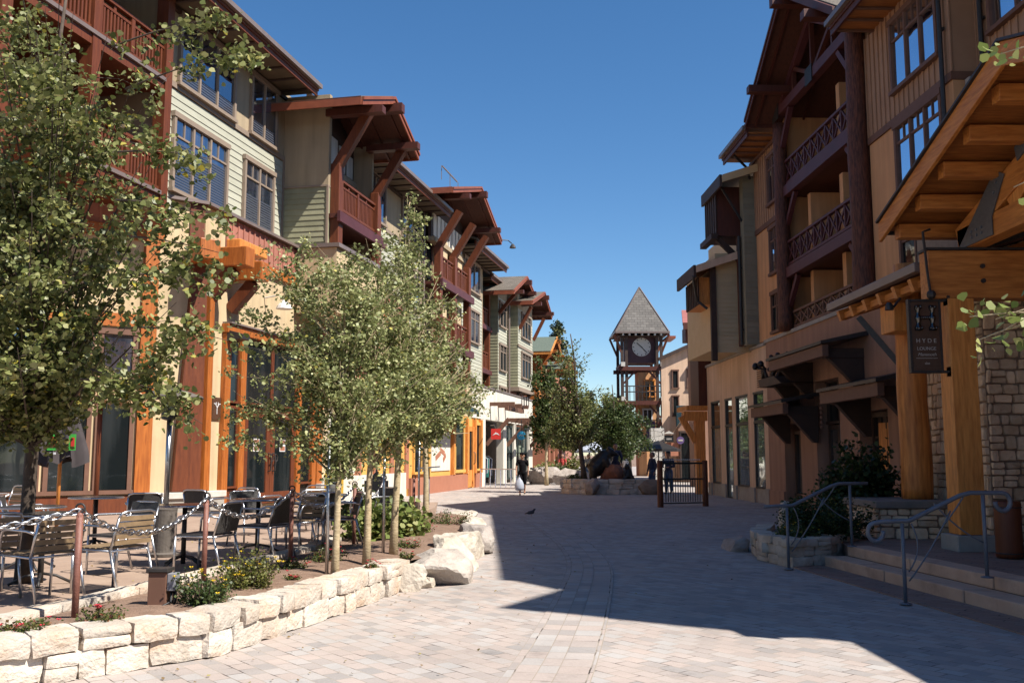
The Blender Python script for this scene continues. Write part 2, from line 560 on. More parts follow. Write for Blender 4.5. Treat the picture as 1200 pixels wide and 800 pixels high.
rubblemat('rubble_white', [(.6, .56, .5), (.7, .66, .6), (.55, .5, .42)], (.2, .17, .14), 2.6)
leafmat('leaf_aspen', [(0, (.09, .115, .028)), (.35, (.18, .205, .06)), (.7, (.30, .315, .115)), (.95, (.42, .41, .18)), (1, (.55, .46, .06))], .28, .42)
leafmat('leaf_aspen_pale', [(0, (.15, .18, .06)), (.35, (.29, .325, .125)), (.7, (.42, .445, .19)), (.95, (.54, .54, .26)), (1, (.62, .55, .12))], .30, .45)
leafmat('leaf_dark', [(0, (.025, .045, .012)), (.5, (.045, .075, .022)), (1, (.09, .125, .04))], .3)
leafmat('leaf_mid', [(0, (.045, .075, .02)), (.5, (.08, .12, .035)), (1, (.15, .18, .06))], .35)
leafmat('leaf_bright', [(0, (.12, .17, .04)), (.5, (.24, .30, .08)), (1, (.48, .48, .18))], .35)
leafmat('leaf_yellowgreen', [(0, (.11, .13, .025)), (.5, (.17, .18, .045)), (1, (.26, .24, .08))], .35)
leafmat('leaf_ground', [(0, (.06, .10, .02)), (.6, (.13, .16, .04)), (.85, (.22, .17, .06)), (1, (.35, .04, .05))], .3)
leafmat('needle', [(0, (.03, .05, .025)), (.5, (.05, .075, .04)), (1, (.085, .11, .06))], .1)
leafmat('leaf_plaza', [(0, (.08, .11, .03)), (.5, (.19, .225, .07)), (.85, (.31, .33, .13)), (1, (.42, .40, .16))], .35)
leafmat('leaf_dry', [(0, (.20, .13, .06)), (.6, (.32, .22, .10)), (1, (.42, .36, .12))], .1)
pmat('plate_grey', (.10, .10, .105), (.14, .14, .145), 20, .5, spec=.5)
pmat('drum_grey', (.11, .09, .075), (.16, .135, .115), 5, .8, .3, 30)
pmat('boulder_mid', (.40, .345, .30), (.62, .55, .48), 3.0, .92, .9, 22, dirt=(.33, .26, .21), dscale=2)  # mid tone stands in for the shaded face of the largest boulder
pmat('stone_tan', (.84, .60, .38), (1.0, .80, .56), 5, .9, .9, 30, island=.24, dirt=(.62, .36, .17), dscale=2.2)
pmat('mortar_brown', (.28, .20, .14), (.36, .27, .20), 8, .95, .5, 40)
pmat('mortar_pale', (.50, .42, .33), (.66, .57, .46), 9, .95, .8, 45, dirt=(.36, .28, .20), dscale=4)

# ------------------------------------------------------------------ builders
class Fr:
    """local frame of a facade: u along it, v out of it, z up"""
    def __init__(s, ox, oy, az, side=1):
        a = R_(az)
        s.o = Vector((ox, oy, 0))
        s.d = Vector((math.sin(a), math.cos(a), 0))
        s.n = Vector((math.cos(a), -math.sin(a), 0)) * side
        s.side = side

    def __call__(s, u, v, z):
        p = s.o + s.d * u + s.n * v
        return (p.x, p.y, z)


IDF = Fr(0, 0, 90, -1)                     # u = +X, v = +Y


class MB:
    def __init__(s):
        s.v, s.f, s.uv = [], [], []

    def face(s, pts, uv=None):
        i = len(s.v)
        s.v.extend([tuple(p) for p in pts])
        s.f.append(tuple(range(i, i + len(pts))))
        s.uv.append(uv)

    def hexa(s, p):
        """8 corners: bottom ring 0-3 counter-clockwise, top ring 4-7"""
        i = len(s.v)
        s.v.extend([tuple(q) for q in p])
        for f in ((3, 2, 1, 0), (4, 5, 6, 7), (0, 1, 5, 4), (1, 2, 6, 5), (2, 3, 7, 6), (3, 0, 4, 7)):
            s.f.append(tuple(i + k for k in f))
            s.uv.append(None)

    def box(s, fr, u0, u1, v0, v1, z0, z1):
        p = [fr(u0, v0, z0), fr(u1, v0, z0), fr(u1, v1, z0), fr(u0, v1, z0),
             fr(u0, v0, z1), fr(u1, v0, z1), fr(u1, v1, z1), fr(u0, v1, z1)]
        s.hexa(p)

    def prism(s, poly, vec):
        """closed polygon (list of points) extruded by vec"""
        n = len(poly)
        i = len(s.v)
        vec = Vector(vec)
        s.v.extend([tuple(p) for p in poly])
        s.v.extend([tuple(Vector(p) + vec) for p in poly])
        s.f.append(tuple(range(i, i + n)))
        s.f.append(tuple(reversed(range(i + n, i + 2 * n))))
        s.uv += [None, None]
        for k in range(n):
            a, b = k, (k + 1) % n
            s.f.append((i + a, i + n + a, i + n + b, i + b))
            s.uv.append(None)

    def beam(s, a, b, w, h, up=(0, 0, 1)):
        a, b = Vector(a), Vector(b)
        d = (b - a).normalized()
        up = Vector(up)
        x = d.cross(up)
        if x.length < 1e-4:
            x = d.cross(Vector((0, 1, 0)))
        x.normalize()
        y = x.cross(d).normalized()
        p = []
        for c in (a, b):
            for sx, sy in ((-1, -1), (1, -1), (1, 1), (-1, 1)):
                p.append(c + x * (w / 2 * sx) + y * (h / 2 * sy))
        i = len(s.v)
        s.v.extend([tuple(q) for q in p])
        for f in ((0, 1, 2, 3), (7, 6, 5, 4), (1, 0, 4, 5), (2, 1, 5, 6), (3, 2, 6, 7), (0, 3, 7, 4)):
            s.f.append(tuple(i + k for k in f))
            s.uv.append(None)

    def tube(s, pts, r, n=8, cap=True, closed=False):
        pts = [Vector(p) for p in pts]
        m = len(pts)
        rs = r if isinstance(r, (list, tuple)) else [r] * m
        base = len(s.v)
        prev = None
        for k, p in enumerate(pts):
            if closed:
                t = pts[(k + 1) % m] - pts[k - 1]
            else:
                t = pts[min(k + 1, m - 1)] - pts[max(k - 1, 0)]
            if t.length < 1e-9:
                t = Vector((0, 0, 1))
            t.normalize()
            if prev is None:
                x = t.cross(Vector((0, 0, 1)))
                if x.length < 1e-3:
                    x = Vector((1, 0, 0))
            else:
                x = prev - t * prev.dot(t)
                if x.length < 1e-4:
                    x = t.orthogonal()
            x.normalize()
            prev = x
            y = t.cross(x)
            for j in range(n):
                a = 2 * math.pi * j / n
                s.v.append(tuple(p + (x * math.cos(a) + y * math.sin(a)) * rs[k]))
        for k in range(m if closed else m - 1):
            k2 = (k + 1) % m
            for j in range(n):
                j2 = (j + 1) % n
                s.f.append((base + k * n + j, base + k * n + j2, base + k2 * n + j2, base + k2 * n + j))
                s.uv.append(None)
        if cap and not closed:
            s.f.append(tuple(base + j for j in reversed(range(n))))
            s.f.append(tuple(base + (m - 1) * n + j for j in range(n)))
            s.uv += [None, None]

    def lathe(s, c, prof, n=16, cap=True):
        s_ = len(s.v)
        cx, cy, cz = c
        for r, z in prof:
            for j in range(n):
                a = 2 * math.pi * j / n
                s.v.append((cx + r * math.cos(a), cy + r * math.sin(a), cz + z))
        for k in range(len(prof) - 1):
            for j in range(n):
                j2 = (j + 1) % n
                s.f.append((s_ + k * n + j, s_ + k * n + j2, s_ + (k + 1) * n + j2, s_ + (k + 1) * n + j))
                s.uv.append(None)
        if cap:
            s.f.append(tuple(s_ + j for j in reversed(range(n))))
            s.f.append(tuple(s_ + (len(prof) - 1) * n + j for j in range(n)))
            s.uv += [None, None]

    def ball(s, c, r, n=8, m=6, sc=(1, 1, 1)):
        prof = []
        base = len(s.v)
        for i in range(m + 1):
            t = math.pi * i / m
            rr, z = math.sin(t), -math.cos(t)
            if i in (0, m):
                s.v.append((c[0], c[1], c[2] + z * r * sc[2]))
            else:
                for j in range(n):
                    a = 2 * math.pi * j / n
                    s.v.append((c[0] + rr * math.cos(a) * r * sc[0], c[1] + rr * math.sin(a) * r * sc[1], c[2] + z * r * sc[2]))
        for j in range(n):
            j2 = (j + 1) % n
            s.f.append((base, base + 1 + j2, base + 1 + j))
            s.uv.append(None)
            top = base + 1 + (m - 1) * n
            s.f.append((top, top - n + j, top - n + j2))
            s.uv.append(None)
        for i in range(m - 2):
            for j in range(n):
                j2 = (j + 1) % n
                a = base + 1 + i * n
                s.f.append((a + j, a + j2, a + n + j2, a + n + j))
                s.uv.append(None)

    def stone(s, c, size, rot, rnd, k=5, rough=.055, round_=.18):
        """an irregular quarried block"""
        idx = {}
        base = len(s.v)
        off = Vector((rnd.random() * 50, rnd.random() * 50, rnd.random() * 50))
        cr, sr = math.cos(rot), math.sin(rot)
        sk = [rnd.uniform(-.12, .12) for _ in range(4)]

        def vert(i, j, l):
            if (i, j, l) in idx:
                return idx[(i, j, l)]
            q = Vector((2 * i / k - 1, 2 * j / k - 1, 2 * l / k - 1))
            e = 6.0
            nrm = (abs(q.x) ** e + abs(q.y) ** e + abs(q.z) ** e) ** (1 / e)
            q2 = q * (1 - round_ * .5 * (q.length - 1) * (1 if q.length > 1 else 0) / .73)
            p = Vector((q2.x * size[0] / 2, q2.y * size[1] / 2, q2.z * size[2] / 2))
            p.x += sk[0] * p.z + sk[1] * p.y * .5
            p.z += sk[2] * p.x * .4
            p += noise.noise_vector(p * 5 + off) * rough * min(size) * 1.5 + noise.noise_vector(p * 16 + off) * rough * min(size) * .7
            w = Vector((p.x * cr - p.y * sr, p.x * sr + p.y * cr, p.z))
            s.v.append((c[0] + w.x, c[1] + w.y, c[2] + w.z))
            idx[(i, j, l)] = len(s.v) - 1
            return idx[(i, j, l)]
        for a in range(k):
            for b in range(k):
                for f in (((a, b, 0), (a, b + 1, 0), (a + 1, b + 1, 0), (a + 1, b, 0)),
                          ((a, b, k), (a + 1, b, k), (a + 1, b + 1, k), (a, b + 1, k)),
                          ((a, 0, b), (a + 1, 0, b), (a + 1, 0, b + 1), (a, 0, b + 1)),
                          ((a, k, b), (a, k, b + 1), (a + 1, k, b + 1), (a + 1, k, b)),
                          ((0, a, b), (0, a, b + 1), (0, a + 1, b + 1), (0, a + 1, b)),
                          ((k, a, b), (k, a + 1, b), (k, a + 1, b + 1), (k, a, b + 1))):
                    s.f.append(tuple(vert(*q) for q in f))
                    s.uv.append(None)

    def build(s, name, mat, parent=None, smooth=False, bevel=0.0, label=None, uvs=False):
        org = Vector(parent['_org']) if parent is not None and '_org' in parent else Vector((0, 0, 0))
        me = bpy.data.meshes.new(name)
        vs = [(p[0] - org.x, p[1] - org.y, p[2] - org.z) for p in s.v]
        me.from_pydata(vs, [], s.f)
        if uvs or any(u is not None for u in s.uv):
            ul = me.uv_layers.new(name='UVMap')
            li = 0
            for f, u in zip(s.f, s.uv):
                for k in range(len(f)):
                    if u is not None:
                        ul.data[li + k].uv = u[k]
                li += len(f)
        me.materials.append(MATS[mat])
        if smooth:
            me.polygons.foreach_set('use_smooth', [True] * len(me.polygons))
        me.update()
        o = bpy.data.objects.new(name, me)
        COL.objects.link(o)
        if bevel:
            b = o.modifiers.new('bevel', 'BEVEL')
            b.width = bevel
            b.segments = 2
            b.limit_method = 'ANGLE'
        if parent is not None:
            o.parent = parent
            o['_org'] = tuple(org)
        if label:
            o['label'] = label
        return o


def thing(name, label, cat, loc=(0, 0, 0), group=None, rot=0.0):
    o = bpy.data.objects.new(name, None)
    o.empty_display_size = .2
    COL.objects.link(o)
    o.location = loc
    o.rotation_euler = (0, 0, rot)
    o['_org'] = tuple(loc)
    o['label'] = label
    o['category'] = cat
    if group:
        o['group'] = group
    return o


def tag(o, label, cat, group=None):
    o['label'] = label
    o['category'] = cat
    if group:
        o['group'] = group
    return o


def struct(o):
    o['kind'] = 'structure'
    return o


def stuff(o, label, cat):
    o['kind'] = 'stuff'
    o['label'] = label
    o['category'] = cat
    return o


def dup(root, loc, rot, label, group=None):
    r = root.copy()
    COL.objects.link(r)
    r.location = loc
    r.rotation_euler = (0, 0, rot)
    r['label'] = label
    if group:
        r['group'] = group
    for ch in list(root.children):
        c = ch.copy()
        COL.objects.link(c)
        c.parent = r
        for g in ch.children:
            d = g.copy()
            COL.objects.link(d)
            d.parent = c
    return r


def text(name, s, size, mat, origin, right, up, parent=None, depth=.004, align='CENTER', shear=0):
    """lettering as a mesh: origin = centre of the baseline, right/up = directions"""
    cu = bpy.data.curves.new(name, 'FONT')
    cu.body = s
    cu.size = size
    cu.extrude = depth
    cu.align_x = align
    cu.shear = shear
    tmp = bpy.data.objects.new(name, cu)
    COL.objects.link(tmp)
    dg = bpy.context.evaluated_depsgraph_get()
    me = bpy.data.meshes.new_from_object(tmp.evaluated_get(dg))
    bpy.data.objects.remove(tmp)
    rt, upv = Vector(right).normalized(), Vector(up).normalized()
    nn = rt.cross(upv)
    org = Vector(parent['_org']) if parent is not None else Vector((0, 0, 0))
    M = Matrix(((rt.x, upv.x, nn.x, origin[0] - org.x), (rt.y, upv.y, nn.y, origin[1] - org.y), (rt.z, upv.z, nn.z, origin[2] - org.z), (0, 0, 0, 1)))
    me.transform(M)
    me.materials.clear()
    me.materials.append(MATS[mat])
    o = bpy.data.objects.new(name, me)
    COL.objects.link(o)
    if parent is not None:
        o.parent = parent
    return o


# ------------------------------------------------------------------ building pieces
def siding(par, fr, u0, u1, v, z0, z1, mat, board=.19, t=.022, name='siding'):
    """lap siding: every board tilts out at its foot"""
    mb = MB()
    n = max(1, round((z1 - z0) / board))
    h = (z1 - z0) / n
    for i in range(n):
        a, b = z0 + i * h, z0 + (i + 1) * h
        mb.hexa([fr(u0, v - .01, a), fr(u1, v - .01, a), fr(u1, v + t, a), fr(u0, v + t, a),
                 fr(u0, v - .01, b + .01), fr(u1, v - .01, b + .01), fr(u1, v + .004, b + .01), fr(u0, v + .004, b + .01)])
    return mb.build(name, mat, par)


def side_siding(par, fr, u, v0, v1, z0, z1, mat, board=.19, t=.022, name='side_siding'):
    """the same on an end wall that faces back along -u"""
    mb = MB()
    n = max(1, round((z1 - z0) / board))
    h = (z1 - z0) / n
    for i in range(n):
        a, b = z0 + i * h, z0 + (i + 1) * h
        mb.hexa([fr(u - t, v0, a), fr(u + .01, v0, a), fr(u + .01, v1, a), fr(u - t, v1, a),
                 fr(u - .004, v0, b + .01), fr(u + .01, v0, b + .01), fr(u + .01, v1, b + .01), fr(u - .004, v1, b + .01)])
    return mb.build(name, mat, par)


def battens(par, fr, u0, u1, v, z0, z1, mat, step=.3, name='batten_panel'):
    mb = MB()
    mb.box(fr, u0, u1, v - .02, v, z0, z1)
    n = max(1, round((u1 - u0) / step))
    for i in range(n + 1):
        u = u0 + (u1 - u0) * i / n
        mb.box(fr, u - .03, u + .03, v, v + .03, z0 + .004, z1 - .004)
    return mb.build(name, mat, par)


def wallbox(par, fr, u0, u1, v0, v1, z0, z1, mat, name='wall', bevel=0):
    mb = MB()
    mb.box(fr, u0, u1, v0, v1, z0, z1)
    return mb.build(name, mat, par, bevel=bevel)


def window(par, fr, u0, u1, z0, z1, v, lights=2, grid=0.0, frame='trim_taupe', glass='glass_sky', fw=.10, blind=0.0,
           proud=.09, gl=.03, sill=True, rows=1, mull=.07, gcols=2):
    """frame with mullions standing proud of the wall; the pane is a sub-part; grid = height of the small-paned top strip"""
    mb = MB()
    mb.box(fr, u0, u0 + fw, v, v + proud, z0, z1)
    mb.box(fr, u1 - fw, u1, v, v + proud, z0, z1)
    mb.box(fr, u0 - .03, u1 + .03, v, v + proud + .02, z1, z1 + fw * 1.3)
    mb.box(fr, u0 - (.04 if sill else 0), u1 + (.04 if sill else 0), v, v + proud + (.04 if sill else 0), z0 - fw * .9, z0)
    L = (u1 - u0 - 2 * fw) / lights
    for i in range(1, lights):
        u = u0 + fw + L * i
        mb.box(fr, u - mull / 2, u + mull / 2, v + .004, v + proud - .012, z0, z1)
    if grid:
        zg = z1 - grid
        mb.box(fr, u0 + fw, u1 - fw, v + .008, v + proud - .025, zg - .025, zg + .025)
        for i in range(lights):
            for g in range(1, gcols):
                u = u0 + fw + L * (i + g / gcols)
                mb.box(fr, u - .015, u + .015, v + .008, v + proud - .032, zg + .025, z1)
    for r in range(1, rows):
        zz = z0 + (z1 - z0) * r / rows
        mb.box(fr, u0 + fw, u1 - fw, v + .008, v + proud - .02, zz - .03, zz + .03)
    f = mb.build('window', frame, par)
    g = MB()
    g.face([fr(u0 + .02, v + gl, z0 + .01), fr(u1 - .02, v + gl, z0 + .01), fr(u1 - .02, v + gl, z1 - .01), fr(u0 + .02, v + gl, z1 - .01)])
    g.build('pane', glass, f)
    if blind:
        b = MB()
        zt = z0 + (z1 - z0) * blind
        k = int((zt - z0) / .07)
        for i in range(k):
            z = z0 + .03 + i * .07
            for l in range(lights):
                b.box(fr, u0 + fw + L * l + .05, u0 + fw + L * (l + 1) - .05, v + gl + .003, v + gl + .012, z, z + .045)
        if k:
            b.build('blind', 'blind', f)
    return f


def railing(par, fr, u0, u1, v, z0, z1, mat='wood_rust', style='bars', mid=None, cap='wood_rust'):
    mb = MB()
    mb.box(fr, u0, u1, v - .06, v + .06, z1 - .07, z1)
    mb.box(fr, u0, u1, v - .04, v + .04, z0, z0 + .08)
    if style == 'bars':
        mb.box(fr, u0, u1, v - .03, v + .03, z1 - .24, z1 - .18)
        n = int((u1 - u0) / .12)
        for i in range(1, n):
            u = u0 + (u1 - u0) * i / n
            mb.box(fr, u - .03, u + .03, v - .018, v + .018, z0 + .08, z1 - .24)
        k = max(1, round((u1 - u0) / 1.3))
        for i in range(1, k):
            u = u0 + (u1 - u0) * i / k
            mb.box(fr, u - .06, u + .06, v - .05, v + .05, z0 + .08, z1 - .07)
        for i in range(k * 2 + 1):
            u = u0 + (u1 - u0) * i / (k * 2)
            mb.box(fr, u - .04, u + .04, v - .028, v + .028, z1 - .18, z1 - .07)
    else:
        k = max(1, round((u1 - u0) / .62))
        for i in range(k):
            a = u0 + (u1 - u0) * i / k
            b = u0 + (u1 - u0) * (i + 1) / k
            mb.box(fr, a - .03, a + .03, v - .04, v + .04, z0 + .08, z1 - .07)
            for (p, q) in (((a, z0 + .08), (b, z1 - .07)), ((a, z1 - .07), (b, z0 + .08))):
                mb.beam(fr(p[0], v, p[1]), fr(q[0], v, q[1]), .045, .05)
    return mb.build('railing', mat, par)


def slope(par, pts, th, top='shingle_roof', under='soffit_red', name='roof'):
    """one roof slope: quad (eave a, eave b, ridge b, ridge a) with thickness; top shingled, boards below"""
    a, b, c, d = [Vector(p) for p in pts]
    n = (b - a).cross(d - a).normalized()
    if n.z < 0:
        n = -n
    mb = MB()
    L, H = (b - a).length, (d - a).length
    up = n * th
    mb.face([a + up, b + up, c + up, d + up], [(0, 0), (L, 0), (L, H), (0, H)])
    for p, q in ((a, b), (b, c), (c, d), (d, a)):
        mb.face([p + n * .03, q + n * .03, q + up, p + up], [(0, 0), (.1, 0), (.1, .05), (0, .05)])
    o = mb.build(name, top, par)
    m2 = MB()
    m2.hexa([a, b, c, d, a + n * .028, b + n * .028, c + n * .028, d + n * .028])
    m2.build('soffit', under, o)
    return o


def gable(par, fr, uN, uP, uF, v0, v1, zN, zP, zF, fascia='fascia_red', purl='wood_redbrown', under='soffit_red',
          nb=0, t=.16, top='shingle_roof', lookout=.35, fd=.26, battn=True):
    """street-facing gable roof: ridge along v; rake boards on the street end, ridge and eave beams with ends showing"""
    o1 = slope(par, [fr(uN, v0, zN), fr(uN, v1, zN), fr(uP, v1, zP), fr(uP, v0, zP)], t, top, under)
    slope(par, [fr(uF, v1, zF), fr(uF, v0, zF), fr(uP, v0, zP), fr(uP, v1, zP)], t, top, under)
    mb = MB()
    for (ua, za, ub, zb) in ((uN, zN, uP, zP), (uP, zP, uF, zF)):
        # two-step rake board
        mb.hexa([fr(ua, v1 + .004, za - fd + .16), fr(ub, v1 + .004, zb - fd + .16), fr(ub, v1 + .05, zb - fd + .16), fr(ua, v1 + .05, za - fd + .16),
                 fr(ua, v1 + .004, za + .05), fr(ub, v1 + .004, zb + .05), fr(ub, v1 + .05, zb + .05), fr(ua, v1 + .05, za + .05)])
        mb.hexa([fr(ua, v1 + .004, za + .055), fr(ub, v1 + .004, zb + .055), fr(ub, v1 + .09, zb + .055), fr(ua, v1 + .09, za + .055),
                 fr(ua, v1 + .004, za + .15), fr(ub, v1 + .004, zb + .15), fr(ub, v1 + .09, zb + .15), fr(ua, v1 + .09, za + .15)])
    # eave boards along the sides
    for ua, za, sg in ((uN, zN, -1), (uF, zF, 1)):
        mb.hexa([fr(ua + sg * .003, v0, za - .10), fr(ua + sg * .05, v0, za - .10), fr(ua + sg * .05, v1, za - .10), fr(ua + sg * .003, v1, za - .10),
                 fr(ua + sg * .003, v0, za + .16), fr(ua + sg * .05, v0, za + .16), fr(ua + sg * .05, v1, za + .16), fr(ua + sg * .003, v1, za + .16)])
    mb.build('rake_board', fascia, o1)
    # beams under the roof that carry the overhang
    for k, (ub, zb) in enumerate(((uN + (uP - uN) * .36, zN + (zP - zN) * .36), (uP, zP), (uF + (uP - uF) * .36, zF + (zP - zF) * .36))):
        b = MB()
        b.box(fr, ub - .15, ub + .15, max(v0, v1 - 1.5), v1 + .34, zb - .40, zb - .08 - (.04 if k == 1 else .1))
        b.build('roof_beam', purl, par)
    if battn:
        b = MB()
        for sgn, (ua, za) in ((-1, (uN, zN)), (1, (uF, zF))):
            for q in range(3):
                vv = v1 - .3 - q * .75
                b.beam(fr(ua, vv, za - .035), fr(uP, vv, zP - .035), .07, .07)
        b.build('rafter', purl, o1)
    return o1


def eave(par, fr, u0, u1, vw, ve, zs, fascia='wood_rust', soff='soffit_tan', rise=4.0, ridge_v=-6, line='wood_dark', top='shingle_roof', zr=None, step=.95, name='roof'):
    """long eave: soffit with dark battens, fascia board, gutter, slope rising behind"""
    r = slope(par, [fr(u0, ve + .02, zs + .24), fr(u1, ve + .02, zs + .24), fr(u1, ridge_v, zr or zs + 2.2), fr(u0, ridge_v, zr or zs + 2.2)], .12, top, soff, name)
    s = MB()
    s.box(fr, u0, u1, vw, ve - .06, zs, zs + .05)
    s.build('eave_soffit', soff, par)
    b = MB()
    n = int((u1 - u0) / step)
    for i in range(n + 1):
        u = u0 + .1 + i * step
        if u < u1 - .05:
            b.box(fr, u - .045, u + .045, vw, ve - .06, zs - .05, zs - .002)
    b.box(fr, u0, u1, vw, vw + .12, zs - .16, zs - .054)
    b.build('soffit_batten', line, r)
    f = MB()
    f.box(fr, u0, u1, ve - .056, ve, zs - .10, zs + .2)
    f.box(fr, u0, u1, ve + .003, ve + .04, zs + .05, zs + .2)
    f.build('fascia_board', fascia, par)
    g = MB()
    g.box(fr, u0 - .02, u1 + .02, ve + .044, ve + .15, zs + .13, zs + .26)
    g.build('gutter', 'gutter_bronze', par)
    return r


def brace(par, fr, u, v0, z0, v1, z1, mat, w=.22, h=.24, name='brace'):
    mb = MB()
    mb.beam(fr(u, v0, z0), fr(u, v1, z1), w, h)
    return mb.build(name, mat, par)


def downspout(par, fr, u, v, z0, z1, mat='metal_dark', r=.045):
    mb = MB()
    mb.tube([fr(u, v, z0), fr(u, v, z1)], r, 8)
    for z in np.arange(z0 + .5, z1, 2.2):
        mb.box(fr, u - .07, u + .07, v - .07, v - .02, z, z + .06)
    return mb.build('downspout', mat, par)


# ------------------------------------------------------------------ plants
def leaf_mesh(name, centers, size, mat, parent, rnd, jitter=.45, shape=6, droop=.35):
    """one small cupped leaf per centre"""
    n = len(centers)
    rs = np.random.RandomState(rnd.randrange(1 << 30))
    C = np.array(centers)
    org = np.array(parent['_org']) if parent is not None else np.zeros(3)
    nrm = rs.normal(size=(n, 3))
    nrm[:, 2] = np.abs(nrm[:, 2]) * .8 + droop
    nrm /= np.linalg.norm(nrm, axis=1)[:, None]
    t = rs.normal(size=(n, 3))
    t -= nrm * (t * nrm).sum(1)[:, None]
    t /= np.linalg.norm(t, axis=1)[:, None]
    b = np.cross(nrm, t)
    sz = size * (1 + rs.uniform(-jitter, jitter, n))[:, None]
    if shape == 6:
        prof = [(0, -.5, 0), (.46, -.28, .07), (.50, .10, .09), (0, .56, -.05), (-.50, .10, .09), (-.46, -.28, .07)]
    else:
        prof = [(0, -.5, 0), (.42, 0, .06), (0, .55, 0), (-.42, 0, .06)]
    k = len(prof)
    V = np.zeros((n, k, 3))
    for i, (x, y, z) in enumerate(prof):
        V[:, i] = C + (t * x + b * y + nrm * z) * sz
    V = V.reshape(-1, 3) - org
    me = bpy.data.meshes.new(name)
    me.vertices.add(n * k)
    me.vertices.foreach_set('co', V.ravel())
    me.loops.add(n * k)
    me.loops.foreach_set('vertex_index', np.arange(n * k, dtype=np.int32))
    me.polygons.add(n)
    me.polygons.foreach_set('loop_start', np.arange(0, n * k, k, dtype=np.int32))
    me.update(calc_edges=True)
    me.materials.append(MATS[mat])
    o = bpy.data.objects.new(name, me)
    COL.objects.link(o)
    if parent is not None:
        o.parent = parent
    return o


def bezier(a, b, c, n):
    return [a * (1 - t) ** 2 + b * 2 * t * (1 - t) + c * t * t for t in [i / n for i in range(n + 1)]]


def tree(name, label, cat, base, trunk_top, tr, blobs, nleaf, leaf, lmat, seed, bark='bark_aspen', limbs=22, sig=.18, group=None,
         low=.3, twigs=5, shape=6, extra=(), bend=0.0, seg=8, limb_r=.33):
    """trunk from base to trunk_top; limbs reach into the given ellipsoids (cx,cy,cz,rx,ry,rz,weight); leaves sit along twigs"""
    rnd = random.Random(seed)
    T = thing(name, label, cat, base, group)
    mb = MB()
    A, B = Vector(base), Vector(trunk_top)
    side = Vector((rnd.uniform(-1, 1), rnd.uniform(-1, 1), 0)) * bend
    path = [A.lerp(B, t) + side * math.sin(t * math.pi) + Vector((noise.noise((t * 3, seed, 0)), noise.noise((t * 3, seed, 7)), 0)) * tr * 1.2 * min(1, t * 4) for t in [i / 10 for i in range(11)]]
    path[0] = path[0] - Vector((0, 0, .08))
    mb.tube(path, [tr * (1.25 if i == 0 else 1.0) * (1 - .82 * (i / 10)) for i in range(11)], seg)
    tot = sum(b[6] for b in blobs)
    pts = []
    cs = []
    for b in blobs:
        cs += [b] * max(1, round(limbs * b[6] / tot))
    anchors = []
    for b in cs:
        while True:
            q = Vector((rnd.uniform(-1, 1), rnd.uniform(-1, 1), rnd.uniform(-1, 1)))
            if .25 < q.length < 1:
                break
        end = Vector((b[0] + q.x * b[3], b[1] + q.y * b[4], b[2] + q.z * b[5]))
        zt = (end.z - A.z) / max(.1, (B.z - A.z))
        t0 = min(.97, max(low, zt - rnd.uniform(.12, .35)))
        st = path[int(t0 * 10)].lerp(path[min(10, int(t0 * 10) + 1)], t0 * 10 % 1)
        mid = st.lerp(end, .5) + Vector((0, 0, rnd.uniform(-.05, .12) * (end - st).length))
        lp = bezier(st, mid, end, 6)
        r0 = tr * limb_r * (1 - .6 * t0)
        mb.tube(lp, [r0 * (1 - .85 * i / 6) for i in range(7)], 5)
        for k in range(twigs):
            t = rnd.uniform(.35, 1.0)
            p = lp[int(t * 6)]
            dirv = Vector((rnd.gauss(0, 1), rnd.gauss(0, 1), rnd.gauss(.1, .8))).normalized()
            ln = sig * rnd.uniform(1.0, 2.6)
            e = p + dirv * ln
            mb.tube([p, p.lerp(e, .5) + Vector((0, 0, .1 * ln)), e], [r0 * .3, r0 * .22, r0 * .1], 4, cap=False)
            anchors.append((p, e))
    for (p, e) in extra:
        p, e = Vector(p), Vector(e)
        mb.tube(bezier(p, p.lerp(e, .5) + Vector((rnd.gauss(0, .06), rnd.gauss(0, .06), .1)), e, 5), [tr * .13, tr * .11, tr * .09, tr * .07, tr * .05, tr * .03], 5)
        for k in range(9):
            t = rnd.uniform(.2, 1)
            q = p.lerp(e, t)
            dd = Vector((rnd.gauss(0, 1), rnd.gauss(0, 1), rnd.gauss(.1, .8))).normalized() * sig * 1.5
            anchors.append((q, q + dd))
    mb.build('trunk', bark, T, smooth=True)
    per = nleaf // len(anchors)
    cen = []
    for (p, e) in anchors:
        for _ in range(rnd.randint(int(per * .5), int(per * 1.5))):
            t = rnd.random() ** .7
            q = p.lerp(e, t)
            s2 = sig * .34
            cen.append((q.x + rnd.gauss(0, s2), q.y + rnd.gauss(0, s2), q.z + rnd.gauss(0, s2)))
    leaf_mesh('crown', cen, leaf, lmat, T, rnd, shape=shape)
    return T


